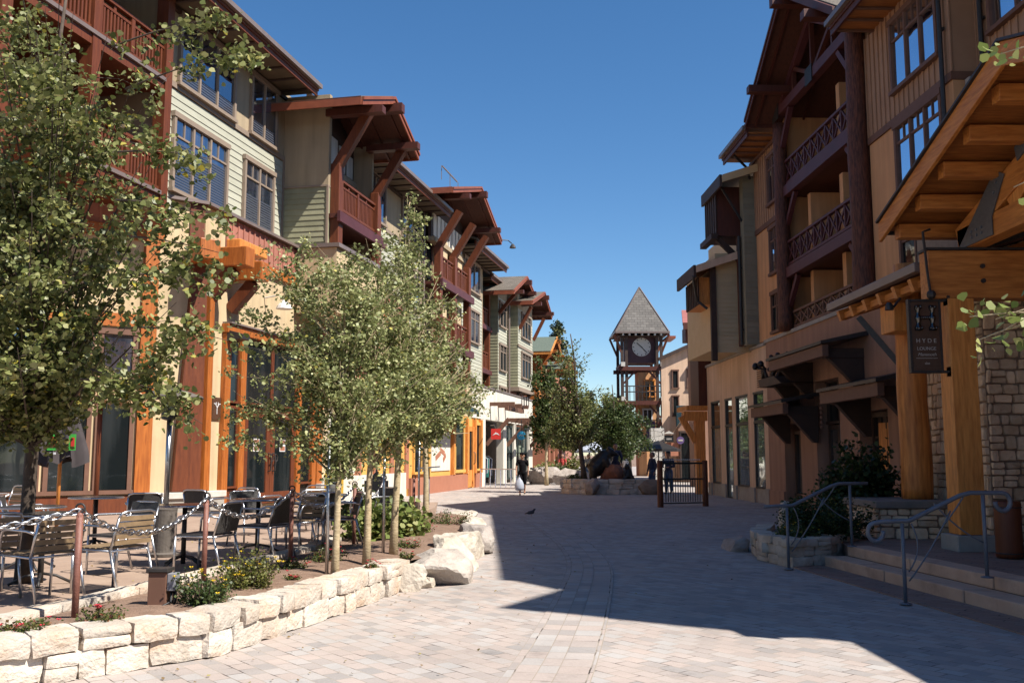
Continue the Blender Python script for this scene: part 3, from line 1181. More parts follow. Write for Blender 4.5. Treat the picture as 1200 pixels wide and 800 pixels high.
def shrub(name, label, cat, base, r, h, n, leaf, lmat, seed, petals=None, npet=0, group=None, stems=9, shape=4, lean=0.0):
    rnd = random.Random(seed)
    T = thing(name, label, cat, base, group)
    b = Vector(base)
    mb = MB()
    tips = []
    for i in range(stems * 3):
        a = rnd.uniform(0, 6.28)
        rr = r * math.sqrt(rnd.random())
        e = b + Vector((math.cos(a) * rr + lean, math.sin(a) * rr, h * rnd.uniform(.45, 1.0) * (1 - .45 * (rr / r) ** 2)))
        s = b + Vector((math.cos(a) * rr * .25, math.sin(a) * rr * .25, -.03))
        m = s.lerp(e, .5) + Vector((math.cos(a), math.sin(a), 0)) * r * .12
        lp = bezier(s, m, e, 4)
        mb.tube(lp, [.008, .007, .006, .005, .003], 4, cap=False)
        tips.append(lp)
    mb.build('stem', 'bark_dark', T)
    cen = []
    for k in range(n):
        lp = rnd.choice(tips)
        t = rnd.uniform(.12, 1.0)
        i = min(3, int(t * 4))
        p = lp[i].lerp(lp[i + 1], t * 4 - i)
        s = r * .13
        z = max(b.z + .02, p.z + rnd.gauss(0, s))
        cen.append((p.x + rnd.gauss(0, s), p.y + rnd.gauss(0, s), z))
    leaf_mesh('foliage', cen, leaf, lmat, T, rnd, shape=shape)
    if petals:
        for k in range(npet):
            f = MB()
            lp = rnd.choice(tips)
            p = lp[-1]
            c = (p.x + rnd.gauss(0, r * .1), p.y + rnd.gauss(0, r * .1), p.z + rnd.uniform(0, .04))
            for q in range(5):
                a = q * 1.2566 + k
                f.face([c, (c[0] + .018 * math.cos(a - .5), c[1] + .018 * math.sin(a - .5), c[2] + .012),
                        (c[0] + .026 * math.cos(a), c[1] + .026 * math.sin(a), c[2] + .016), (c[0] + .018 * math.cos(a + .5), c[1] + .018 * math.sin(a + .5), c[2] + .012)])
            f.build('flower', petals, T)
    return T


def boulder(name, label, c, size, mat, seed, rot=0.0, sub=4, group=None, facet=.35, org=None):
    """a rock: cube-sphere cut by random planes, then roughened"""
    rnd = random.Random(seed)
    import bmesh
    bm = bmesh.new()
    bmesh.ops.create_icosphere(bm, subdivisions=sub, radius=1)
    planes = []
    for i in range(11):
        n = Vector((rnd.gauss(0, 1), rnd.gauss(0, 1), rnd.gauss(0, .8))).normalized()
        planes.append((n, rnd.uniform(.46, .78)))
    planes.append((Vector((0, 0, 1)), .72))
    off = Vector((seed * 3.1, seed * 1.7, 0))
    cr, sr = math.cos(rot), math.sin(rot)
    for v in bm.verts:
        p = v.co.copy()
        for n, d in planes:
            k = p.dot(n)
            if k > d:
                p -= n * (k - d) * .98
        p += noise.noise_vector(p * 2.2 + off) * .05 + noise.noise_vector(p * 6 + off) * .03 + noise.noise_vector(p * 14 + off) * .016
        p = Vector((p.x * size[0], p.y * size[1], p.z * size[2]))
        v.co = Vector((p.x * cr - p.y * sr, p.x * sr + p.y * cr, p.z))
    me = bpy.data.meshes.new(name)
    bm.to_mesh(me)
    bm.free()
    me.materials.append(MATS[mat])
    o = bpy.data.objects.new(name, me)
    COL.objects.link(o)
    o.location = c
    if label:
        tag(o, label, 'boulder', group)
    return o

# ------------------------------------------------------------------ ground
def sheet(name, poly, z, mat, subdiv=None):
    mb = MB()
    mb.face([(x, y, z) for x, y in poly])
    return struct(mb.build(name, mat))


sheet('ground', [(-1500, -300), (1500, -300), (1500, 2500), (-1500, 2500)], -.012, 'soil')
sheet('street', [(-45, -50), (45, -50), (45, 140), (-45, 140)], 0, 'paver')

WALLC = [(-6.5, 4.2), (-5, 5.6), (-3.6, 6.96), (-3.04, 7.49), (-2.45, 8.1), (-2.04, 9.38), (-1.55, 11.1), (-1.25, 12.6), (-.86, 14.2), (-.8, 17), (-.95, 21), (-1.3, 25)]
PATC = [(-7.6, 5.2), (-5.9, 6.4), (-4.4, 7.2), (-4.04, 7.75), (-3.8, 8.9), (-3.5, 10.3), (-3.2, 11.8), (-2.95, 13.2), (-2.75, 15), (-2.45, 18), (-2.3, 21.5), (-2.0, 25)]


def interp(path, t):
    k = min(len(path) - 2, int(t))
    f = t - k
    return (path[k][0] + (path[k + 1][0] - path[k][0]) * f, path[k][1] + (path[k + 1][1] - path[k][1]) * f)


def patio():
    mb = MB()
    top = [(x, y, .30) for x, y in PATC] + [(-9, 25, .30), (-16, 20, .30), (-16, 5.2, .30)]
    mb.prism(top, (0, 0, -.32))
    o = struct(mb.build('patio', 'patio_paving'))
    mb = MB()
    a, b = (-2.0, 25.003, .30), (-9, 25.003, .30)
    c, d = (-7.5, 34, .012), (-2.6, 34, .012)
    mb.face([a, b, c, d])
    mb.face([a, d, (-2.0, 25.003, .0)])
    struct(mb.build('patio_ramp', 'patio_paving'))


patio()


def soil_bed():
    mb = MB()
    n, m = 60, 8
    g = []
    for i in range(n + 1):
        t = 11 * i / n
        w, p = interp(WALLC, t), interp(PATC, t)
        for j in range(m + 1):
            s = j / m
            x, y = w[0] + (p[0] - w[0]) * s, w[1] + (p[1] - w[1]) * s
            z = .305 + .05 * math.sin(s * math.pi) + .03 * noise.noise((x * 2, y * 2, 0)) + .02 * noise.noise((x * 7, y * 7, 3))
            z = max(z, .302)
            if t > 10.2:
                z -= (t - 10.2) * .3
            mb.v.append((x, y, z))
    for i in range(n):
        for j in range(m):
            a = i * (m + 1) + j
            mb.f.append((a, a + 1, a + m + 2, a + m + 1))
            mb.uv.append(None)
    struct(mb.build('soil_bed', 'soil', smooth=True))


soil_bed()


def paver_band():
    c = [(-1.2, 1), (-.55, 4), (.02, 6.2), (.30, 7.63), (.63, 9.9), (.92, 12.2), (1.13, 14.2), (1.2, 16.2), (1.12, 19), (.85, 22.5), (.3, 27), (-.4, 32)]
    # resample smoothly
    pts = []
    for i in range(len(c) - 1):
        p0, p1, p2, p3 = c[max(0, i - 1)], c[i], c[i + 1], c[min(len(c) - 1, i + 2)]
        for k in range(8):
            t = k / 8
            pts.append(tuple(.5 * (2 * p1[a] + (p2[a] - p0[a]) * t + (2 * p0[a] - 5 * p1[a] + 4 * p2[a] - p3[a]) * t * t + (3 * p1[a] - p0[a] - 3 * p2[a] + p3[a]) * t ** 3) for a in (0, 1)))
    P = [Vector((x, y, 0)) for x, y in pts]
    sl = MB()
    st = MB()
    d = 0
    for i in range(len(P) - 1):
        t = (P[i + 1] - P[max(0, i - 1)]).normalized()
        t2 = (P[min(len(P) - 1, i + 2)] - P[i]).normalized()
        n, n2 = Vector((t.y, -t.x, 0)), Vector((t2.y, -t2.x, 0))
        L = (P[i + 1] - P[i]).length
        for k, (a, b) in enumerate(((-.33, -.096), (-.088, .056), (.064, .33))):
            if k == 1:
                uv = [(d, 10), (d, 10.14), (d + L, 10.14), (d + L, 10)]
            else:
                uv = [(d, a * .2 + k * 2.4), (d, a * .2 + .2 + k * 2.4), (d + L, a * .2 + .2 + k * 2.4), (d + L, a * .2 + k * 2.4)]
            st.face([P[i] + n * a + Vector((0, 0, .008)), P[i] + n * b + Vector((0, 0, .008)), P[i + 1] + n2 * b + Vector((0, 0, .008)), P[i + 1] + n2 * a + Vector((0, 0, .008))], uv)
        sl.face([P[i] + n * -.337 + Vector((0, 0, .004)), P[i] + n * .337 + Vector((0, 0, .004)), P[i + 1] + n2 * .337 + Vector((0, 0, .004)), P[i + 1] + n2 * -.337 + Vector((0, 0, .004))])
        d += L
    struct(st.build('paving_band', 'paver_band'))
    struct(sl.build('paving_joint', 'joint_sand'))


paver_band()

# ------------------------------------------------------------------ left side of the street
L = Fr(-6.917, 27.061, 12.16)
LO = (-6.917, 27.061, 0)


def left_lodge():
    T = thing('lodge_building', 'long sage green and cream timber lodge with red gables lining the left side', 'building', L(1, -3, 0))
    V = -.5
    # main volumes behind the skins
    wallbox(T, L, -5.1, 27.0, -13, V - .02, 7.45, 12.9, 'stucco_beige', 'core_wall')
    wallbox(T, L, -3.2, 27.0, -13, V - .54, .0, 7.44, 'stucco_beige', 'core_wall')
    wallbox(T, L, 27.004, 40, -13, -2.35, .0, 12.4, 'stucco_beige', 'core_wall')
    wallbox(T, L, -16, -5.104, -13, -2.4, 7.0, 12.9, 'stucco_brown', 'core_wall')  # browner than the other cores to deepen the balcony recess shade
    # ---------- first wing
    siding(T, L, -5.05, 1.575, V, 7.5, 10.62, 'siding_sage')
    wallbox(T, L, -5.05, 1.575, V, V + .05, 10.66, 10.80, 'trim_taupe', 'band')
    wallbox(T, L, -5.05, 1.575, V - .01, V + .012, 10.80, 12.75, 'stucco_beige', 'wall')
    wallbox(T, L, 1.50, 1.575, V + .025, V + .055, 7.6, 10.66, 'trim_taupe', 'corner_board')
    window(T, L, -4.45, -1.6, 10.86, 12.55, V + .012, 3, 0, blind=.26)
    window(T, L, -.72, .98, 10.86, 12.55, V + .012, 2, 0, blind=.25)
    window(T, L, -4.6, -1.9, 8.12, 9.92, V + .02, 3, .45, blind=.7)
    window(T, L, -1.0, .88, 8.16, 9.95, V + .02, 2, .45, blind=.5)
    eave(T, L, -16, 1.54, V - .02, .60, 12.75, step=.85)
    # balconies of the first wing
    for z0 in (10.25, 7.5):
        wallbox(T, L, -10.6, -5.35, -2.4, -.25, z0, z0 + .28, 'wood_rust', 'balcony_floor')
        wallbox(T, L, -10.6, -5.35, -.247, -.19, z0 + .22, z0 + .31, 'gutter_bronze', 'balcony_edge')
        railing(T, L, -10.5, -5.3, -.32, z0 + .34, z0 + 1.28)
    for u in (-10.5, -7.9, -5.2):
        wallbox(T, L, u - .14, u + .14, -.52, -.22, 7.0, 12.75, 'wood_rust', 'post')
    for z0 in (10.55, 7.8):
        window(T, L, -9.9, -8.3, z0 + .1, z0 + 2.0, -2.4, 2, 0, 'trim_brown', 'glass_dark')
        window(T, L, -7.4, -5.8, z0 + .1, z0 + 2.0, -2.4, 2, 0, 'trim_brown', 'glass_dark')
    wallbox(T, L, -16, -10.62, -2.4, V, 7.0, 12.75, 'stucco_beige', 'wall')
    # ---------- gabled balcony bay
    wallbox(T, L, 1.58, 1.76, V, 1.0, 9.84, 12.7, 'stucco_beige', 'end_wall')
    side_siding(T, L, 1.58, V, .96, 7.9, 9.78, 'shingle_green', .17)
    wallbox(T, L, 1.60, 1.76, V, 1.0, 7.9, 9.78, 'shingle_green', 'end_wall')
    wallbox(T, L, 1.535, 1.78, V, 1.01, 9.782, 9.838, 'trim_taupe', 'band')
    wallbox(T, L, 1.54, 1.60, .96, 1.02, 7.9, 9.78, 'trim_taupe', 'corner_board')
    wallbox(T, L, 5.35, 5.5, V, .98, 7.9, 12.4, 'stucco_beige', 'end_wall')
    for u in (1.9, 5.32):
        wallbox(T, L, u - .17, u + .17, 1.0, 1.3, 7.9, 10.55, 'wood_rust', 'post', .02)
        brace(T, L, u, 1.10, 10.4, 2.15, 12.15, 'wood_rust', .26, .28)
    wallbox(T, L, 1.5, 5.7, .11, 1.36, 5.9, 7.86, 'stucco_cream', 'podium_wall')
    wallbox(T, L, 1.42, 5.78, .0, 1.46, 7.87, 7.99, 'gutter_bronze', 'parapet_cap')
    for z0 in (8.82,):
        wallbox(T, L, 1.66, 5.75, V, 1.30, z0, z0 + .14, 'wood_redbrown', 'balcony_floor')
        wallbox(T, L, 1.60, 5.80, 1.304, 1.40, z0 - .12, z0 + .20, 'fascia_purple', 'balcony_beam')
        railing(T, L, 2.07, 5.15, 1.14, z0 + .36, z0 + 1.34, cap='wood_rust')
        window(T, L, 2.1, 3.4, z0 + .2, z0 + 2.2, V, 1, 0, 'trim_brown', 'glass_dark')
        wallbox(T, L, 3.75, 5.3, V, V + .6, z0 + .2, z0 + 2.5, 'stucco_beige', 'wall')
    wallbox(T, L, 1.77, 5.35, .12, .30, 10.95, 12.85, 'wood_dark', 'gable_wall')
    wallbox(T, L, 1.77, 5.35, .05, .44, 10.75, 10.95, 'stucco_beige', 'header')
    for i in range(5):
        u = 1.95 + i * .68
        wallbox(T, L, u, u + .52, .302, .335, 11.05, 11.05 + .95 - abs(i - 2) * .1, 'stucco_white', 'gable_panel')
    gable(T, L, .62, 3.42, 6.05, -3, 2.4, 12.0, 13.05, 11.98)
    # ---------- middle wing
    siding(T, L, 5.52, 15.6, V, 7.5, 10.55, 'siding_sage')
    wallbox(T, L, 5.52, 15.6, V, V + .05, 10.59, 10.73, 'trim_taupe', 'band')
    wallbox(T, L, 5.52, 15.6, V - .01, V + .012, 10.73, 12.75, 'stucco_beige', 'wall')
    window(T, L, 6.2, 10.75, 10.8, 12.55, V + .012, 4, 0)
    window(T, L, 12.75, 15.3, 10.8, 12.55, V + .012, 3, .0)
    window(T, L, 6.6, 10.2, 8.0, 9.65, V + .02, 4, .42)
    window(T, L, 12.9, 15.35, 8.0, 9.65, V + .02, 3, .42)
    eave(T, L, 6.1, 16.55, V - .02, .60, 12.62, step=.85)
    downspout(T, L, 15.62, -.35, 5.0, 12.6, 'gutter_bronze', .05)
    siding(T, L, 5.52, 15.6, V, 5.5, 7.48, 'siding_sage')
    # ---------- second gabled balcony bay
    for u in (15.85, 18.3, 20.9):
        wallbox(T, L, u - .19, u + .19, .1, .42, 5.2, 11.0, 'wood_rust', 'post', .02)
        brace(T, L, u, .2, 10.9, 1.25, 12.6, 'wood_rust', .28, .3)
    for z0 in (9.3, 6.55):
        wallbox(T, L, 15.7, 21.2, V, .42, z0, z0 + .14, 'wood_redbrown', 'balcony_floor')
        wallbox(T, L, 15.6, 21.3, .424, .54, z0 - .12, z0 + .22, 'fascia_purple', 'balcony_beam')
        railing(T, L, 16.05, 18.1, .28, z0 + .36, z0 + 1.36)
        railing(T, L, 18.5, 20.7, .28, z0 + .36, z0 + 1.36)
        for (a, b) in ((16.1, 17.2), (18.7, 19.8)):
            window(T, L, a, b, z0 + .2, z0 + 2.15, V, 1, 0, 'trim_brown', 'glass_dark')
        for (a, b) in ((17.5, 18.2), (20.1, 20.85)):
            wallbox(T, L, a, b, V, V + .5, z0 + .16, z0 + 2.4, 'stucco_cream', 'wall')
    wallbox(T, L, 15.7, 21.1, -.2, -.05, 11.5, 13.4, 'wood_dark', 'gable_wall')
    wallbox(T, L, 15.7, 21.1, -.25, .1, 11.3, 11.5, 'stucco_beige', 'header')
    for i in range(8):
        u = 15.95 + i * .63
        wallbox(T, L, u, u + .48, -.048, -.015, 11.6, 12.65, 'stucco_white', 'gable_panel')
    gable(T, L, 13.3, 18.25, 22.66, -3, 1.6, 12.85, 14.25, 12.62)
    m = MB()
    m.tube([L(22.3, 1.7, 12.7), L(22.6, 2.0, 12.72), L(22.8, 2.15, 12.6)], .025, 6)
    m.lathe(L(22.8, 2.2, 12.35), [(.17, 0), (.14, .1), (.05, .22)], 10)
    m.build('floodlight', 'metal_dark', T)
    # ---------- third wing
    siding(T, L, 21.2, 27, V, 5.3, 10.3, 'siding_sage')
    wallbox(T, L, 21.2, 27, V, V + .05, 10.34, 10.46, 'trim_taupe', 'band')
    wallbox(T, L, 21.2, 27, V - .01, V + .012, 10.46, 12.3, 'stucco_beige', 'wall')
    window(T, L, 22.9, 26.3, 10.52, 12.05, V + .012, 3, 0)
    window(T, L, 23.3, 26.2, 7.75, 9.4, V + .02, 3, .42)
    eave(T, L, 21.3, 28.6, V - .02, .6, 12.3, step=.85)
    # recessed balconies between the wings
    wallbox(T, L, 27.02, 27.15, -2.2, V + .02, 5.3, 12.2, 'stucco_beige', 'end_wall')
    for u in (27.5, 30.4):
        wallbox(T, L, u - .16, u + .16, -1.15, -.85, 5.3, 12.1, 'wood_rust', 'post')
    for z0 in (9.0, 6.4):
        wallbox(T, L, 27.2, 30.85, -2.3, -.80, z0, z0 + .26, 'fascia_purple', 'balcony_floor')
        railing(T, L, 27.3, 30.7, -.95, z0 + .3, z0 + 1.3)
    eave(T, L, 28.65, 34.0, -1.9, -.35, 11.95, step=.85)
    # far bays
    side_siding(T, L, 30.9, -1.6, -.45, 5.3, 11.2, 'shingle_green', .19)
    wallbox(T, L, 30.91, 33.5, -1.6, -.47, 5.3, 11.9, 'stucco_beige', 'wall')
    siding(T, L, 30.9, 33.5, -.46, 5.3, 11.2, 'siding_sage')
    window(T, L, 31.1, 33.0, 9.5, 10.9, -.44, 2, .38, glass='glass_dark')
    window(T, L, 31.1, 33.0, 6.8, 8.3, -.44, 2, .38, glass='glass_dark')
    window(T, L, 31.1, 33.0, 4.9, 5.7, -.44, 2, .3, glass='glass_dark')
    downspout(T, L, 33.42, -.3, 5.2, 11.6, 'gutter_bronze', .06)
    gable(T, L, 29.0, 33.0, 35.3, -3, .9, 11.1, 12.65, 12.0)
    brace(T, L, 31.0, -.4, 10.2, .7, 11.5, 'wood_rust', .2, .2)
    side_siding(T, L, 33.7, -.45, .2, 5.9, 11.0, 'shingle_green', .19)
    wallbox(T, L, 33.71, 38.5, -.6, .18, 5.9, 11.9, 'stucco_beige', 'wall')
    siding(T, L, 33.7, 38.5, .19, 5.9, 10.9, 'siding_sage')
    wallbox(T, L, 33.66, 38.54, .2, .26, 8.45, 8.62, 'trim_taupe', 'band')
    wallbox(T, L, 33.6, 38.6, -.4, .30, 5.65, 5.9, 'trim_taupe', 'bay_floor')
    window(T, L, 34.6, 37.6, 9.2, 10.7, .21, 3, .38, glass='glass_dark')
    window(T, L, 34.6, 37.6, 6.6, 8.15, .21, 3, .38, glass='glass_dark')
    gable(T, L, 33.4, 37.8, 40.7, -3, 1.15, 11.15, 12.45, 11.2)
    brace(T, L, 34.0, .25, 9.6, 1.0, 11.0, 'wood_rust', .2, .2)
    brace(T, L, 38.6, .25, 9.4, 1.0, 10.9, 'wood_rust', .2, .2)
    for u in (34.4, 37.6):
        brace(T, L, u, -.35, 4.9, .25, 5.7, 'wood_dark', .22, .22)
    # solar rack on the roof
    m = MB()
    m.beam(L(15.2, .6, 14.55), L(18.4, .4, 14.75), .05, .05)
    for u in (15.4, 16.8, 18.2):
        m.beam(L(u, .5, 14.0), L(u, .5, 14.65), .03, .03)
    m.build('roof_rail', 'gutter_bronze', T)
    # ---------- ground floor: cream podium
    wallbox(T, L, -3.66, 12.5, V - .03, 0, .0, 7.86, 'stucco_cream', 'podium_wall')
    m = MB()
    m.hexa([L(-3.72, V, 7.87), L(12.6, V, 7.87), L(12.6, .16, 7.87), L(-3.72, .16, 7.87), L(-3.72, V, 8.02), L(12.6, V, 8.02), L(12.6, .16, 7.95), L(-3.72, .16, 7.95)])
    m.build('parapet_cap', 'gutter_bronze', T)
    battens(T, L, -2.65, 12.4, .02, 6.98, 7.84, 'batten_red', .3, 'batten_band')
    wallbox(T, L, -2.65, 12.4, .004, .10, 6.72, 6.97, 'wood_orange', 'timber_band')
    # angled corner wall
    c0 = L(-3.7, 0, 0)
    C = Fr(c0[0], c0[1], 52)
    wallbox(T, C, -9, -.02, -.5, 0, 0, 7.86, 'stucco_cream', 'podium_wall')
    m = MB()
    m.hexa([C(-9, -.4, 7.87), C(.04, -.4, 7.87), C(.04, .16, 7.87), C(-9, .16, 7.87), C(-9, -.4, 8.02), C(.04, -.4, 8.0), C(.04, .16, 7.95), C(-9, .16, 7.95)])
    m.build('parapet_cap', 'gutter_bronze', T)
    battens(T, C, -9, -1.0, .02, 7.05, 7.84, 'batten_red', .3, 'batten_band')
    wallbox(T, C, -9, -1.0, .004, .10, 6.75, 7.04, 'wood_orange', 'timber_band')
    wallbox(T, C, -.38, -.02, .004, .05, 7.0, 7.84, 'wood_rust', 'corner_board')
    # splayed corner column with stacked bracket beams
    m = MB()
    for (fr, a, b, a2, b2) in ((C, -.62, .0, -.30, .0),):
        m.hexa([fr(a, 0, .78), fr(b + .06, 0, .78), fr(b + .06, .20, .78), fr(a, .20, .78),
                fr(a2, 0, 6.3), fr(b + .06, 0, 6.3), fr(b + .06, .20, 6.3), fr(a2, .20, 6.3)])
    m.build('corner_column', 'wood_rust', T, bevel=.015)
    m = MB()
    m.hexa([L(-3.66, .003, .78), L(-3.40, .003, .78), L(-3.40, .22, .78), L(-3.66, .22, .78),
            L(-3.66, .003, 6.3), L(-3.46, .003, 6.3), L(-3.46, .22, 6.3), L(-3.66, .22, 6.3)])
    m.build('corner_column', 'wood_orange', T, bevel=.015)
    for (u, v1, z) in ((-3.45, 1.15, 6.3), (-2.35, 1.0, 6.15)):
        b = MB()
        b.box(L, u - .22, u + .22, .0, v1, z, z + .5)
        b.build('bracket_beam', 'wood_orange', T, bevel=.03)
        b = MB()
        b.beam(L(u, .05, z - .75), L(u, .7, z - .02), .3, .3)
        b.build('bracket_brace', 'wood_rust', T, bevel=.02)
    b = MB()
    b.box(L, -3.25, -1.75, .35, .75, 6.84, 7.1)
    b.build('bracket_beam', 'wood_amber', T, bevel=.03)
    b = MB()
    b.box(C, -.45, .05, .1, 1.0, 6.32, 6.82)
    b.build('bracket_beam', 'wood_orange', T, bevel=.03)
    # glazed restaurant wall on the angled corner
    for (a, b, gl) in ((-4.9, -3.5, 1), (-3.42, -2.46, 1), (-2.38, -1.52, 1)):
        window(T, C, a, b, .85, 3.1, .0, 1, 0, 'trim_brown', 'glass_dark', .10, proud=.07)
        window(T, C, a, b, 3.25, 4.45, .0, 1, 0, 'trim_brown', 'glass_sky', .10, proud=.07, sill=False)
    wallbox(T, C, -5, -1.5, .003, .08, 4.64, 4.95, 'wood_orange', 'timber_band')
    wallbox(T, C, -5, -1.46, .003, .06, .30, .72, 'wood_rust', 'dado_panel')
    wallbox(T, C, -1.46, -1.1, .003, .09, .78, 6.74, 'wood_orange', 'pilaster')
    wallbox(T, C, -1.48, .14, .003, .26, .62, .77, 'limestone', 'plinth_cap', .01)
    wallbox(T, C, -1.46, .10, .003, .20, .30, .615, 'concrete_grey', 'plinth')
    wallbox(T, L, -3.6, -2.62, .003, .26, .62, .77, 'limestone', 'plinth_cap', .01)
    wallbox(T, L, -3.6, -2.62, .003, .20, .30, .615, 'concrete_grey', 'plinth')
    # timber entrance
    for u in (-2.52, -1.68, 1.86, 2.98):
        wallbox(T, L, u - .14, u + .14, .003, .14, .30, 4.78, 'wood_orange', 'entrance_post', .012)
    wallbox(T, L, -2.7, 3.15, .004, .20, 4.79, 5.02, 'wood_orange', 'entrance_beam', .012)
    wallbox(T, L, -2.66, 3.12, .003, .26, 5.025, 5.07, 'gutter_bronze', 'flashing')
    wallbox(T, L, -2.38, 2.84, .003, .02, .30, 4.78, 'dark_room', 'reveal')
    window(T, L, -2.36, -1.84, .85, 2.85, .02, 1, 0, 'wood_rust', 'glass_dark', .06, proud=.06)
    window(T, L, -2.36, -1.84, 3.05, 4.72, .02, 1, 0, 'wood_rust', 'glass_dark', .06, proud=.06, rows=2)
    wallbox(T, L, -2.36, -1.84, .022, .06, .31, .76, 'wood_rust', 'dado_panel')
    window(T, L, -1.52, .10, 3.05, 4.72, .02, 1, 0, 'wood_rust', 'glass_dark', .07, proud=.06)
    window(T, L, .12, 1.70, 3.05, 4.72, .02, 1, 0, 'wood_rust', 'glass_dark', .07, proud=.06)
    window(T, L, 2.02, 2.82, .85, 2.85, .02, 1, 0, 'wood_rust', 'glass_dark', .07, proud=.06)
    window(T, L, 2.02, 2.82, 3.05, 4.72, .02, 1, 0, 'wood_rust', 'glass_dark', .07, proud=.06)
    for (a, b, h) in ((-1.5, .08, -.08), (.10, 1.70, .28)):
        m = MB()
        m.box(L, a, a + .24, .025, .09, .32, 2.92)
        m.box(L, b - .24, b, .025, .09, .32, 2.92)
        m.box(L, a + .24, b - .24, .025, .09, 2.68, 2.92)
        m.box(L, a + .24, b - .24, .025, .09, .32, .62)
        d = m.build('door', 'wood_rust', T, bevel=.008)
        g = MB()
        g.face([L(a + .2, .05, .6), L(b - .2, .05, .6), L(b - .2, .05, 2.7), L(a + .2, .05, 2.7)])
        g.build('pane', 'glass_dark', d)
        q = MB()
        hu = b - .12 if a < 0 else a + .12
        q.tube([L(hu, .09, 1.2), L(hu, .17, 1.22), L(hu, .19, 1.45), L(hu, .17, 1.68), L(hu, .09, 1.7)], .022, 6)
        q.tube([L(hu, .17, 1.45), L(hu + .14, .17, 1.50), L(hu + .16, .17, 1.62), L(hu + .05, .17, 1.68)], .018, 6)
        q.build('handle', 'metal_dark', d)
        q = MB()
        q.box(L, (a + b) / 2 - .18, (a + b) / 2 + .18, .055, .062, 1.75, 2.10)
        q.build('notice_and_reflection', 'white', d)
        q = MB()
        q.box(L, (a + b) / 2 - .15, (a + b) / 2 + .15, .063, .066, 1.78, 1.90)
        q.box(L, (a + b) / 2 - .15, (a + b) / 2 + .15, .063, .066, 2.0, 2.07)
        q.build('notice_print', 'terracotta', d)
    # plaque with a white emblem
    m = MB()
    m.box(L, -3.08, -2.68, .003, .05, 2.55, 3.10)
    p = m.build('plaque', 'sign_brown', T)
    m = MB()
    for (x0, z0, x1, z1) in ((0, 0, 0, .16), (0, .16, -.10, .26), (0, .16, .10, .26), (-.10, .26, -.16, .26), (.10, .26, .16, .26), (-.05, .21, -.05, .30), (.05, .21, .05, .30)):
        m.beam(L(-2.88 + x0, .055, 2.68 + z0), L(-2.88 + x1, .055, 2.68 + z1), .02, .012, up=tuple(L.n))
    m.build('emblem', 'white', p)
    # wall lamps
    m = MB()
    m.prism([L(-2.66, .14, 4.86), L(-2.66, .55, 4.74), L(-2.66, .55, 4.62), L(-2.66, .14, 4.58)], L.d * .45)
    m.build('wall_lamp', 'metal_dark', T)
    m = MB()
    m.tube([L(-.4, .0, 6.05), L(-.4, .45, 6.12), L(-.4, .62, 6.0)], .02, 6)
    m.lathe(L(-.4, .62, 5.72), [(.24, 0), (.2, .09), (.09, .2), (.04, .28)], 14)
    m.build('wall_lamp', 'lamp_white', T)
    # further pilasters and shop windows behind the young trees
    for u in (3.45, 6.9, 8.6, 10.4, 12.2):
        wallbox(T, L, u - .2, u + .2, .003, .12, .30, 6.7, 'wood_orange' if u < 6 else 'terracotta', 'pilaster')
    wallbox(T, L, 3.2, 3.75, .12, .3, .6, .76, 'limestone', 'plinth_cap')
    window(T, L, 4.2, 6.4, 1.15, 3.0, .0, 2, 0, 'stucco_white', 'glass_shop', .14)
    wallbox(T, L, 3.76, 12.0, .003, .14, .0, .95, 'stucco_white', 'plinth')
    for (a, b) in ((7.1, 8.4), (8.8, 10.2), (10.6, 12.0)):
        wallbox(T, L, a, b, .003, .05, .96, 3.4, 'yellow_panel', 'wall_panel')
    window(T, L, 7.4, 10.8, 3.9, 5.2, .0, 3, 0, 'trim_brown', 'glass_dark')
    wallbox(T, L, 12.5, 22.6, V - .03, .0, 3.6, 5.5, 'stucco_cream', 'podium_wall')
    wallbox(T, L, 12.5, 22.6, V, .2, 5.5, 5.64, 'gutter_bronze', 'parapet_cap')
    wallbox(T, L, 12.6, 21.5, .004, .10, 4.0, 5.2, 'terracotta', 'wall_panel')
    return T


left_lodge()


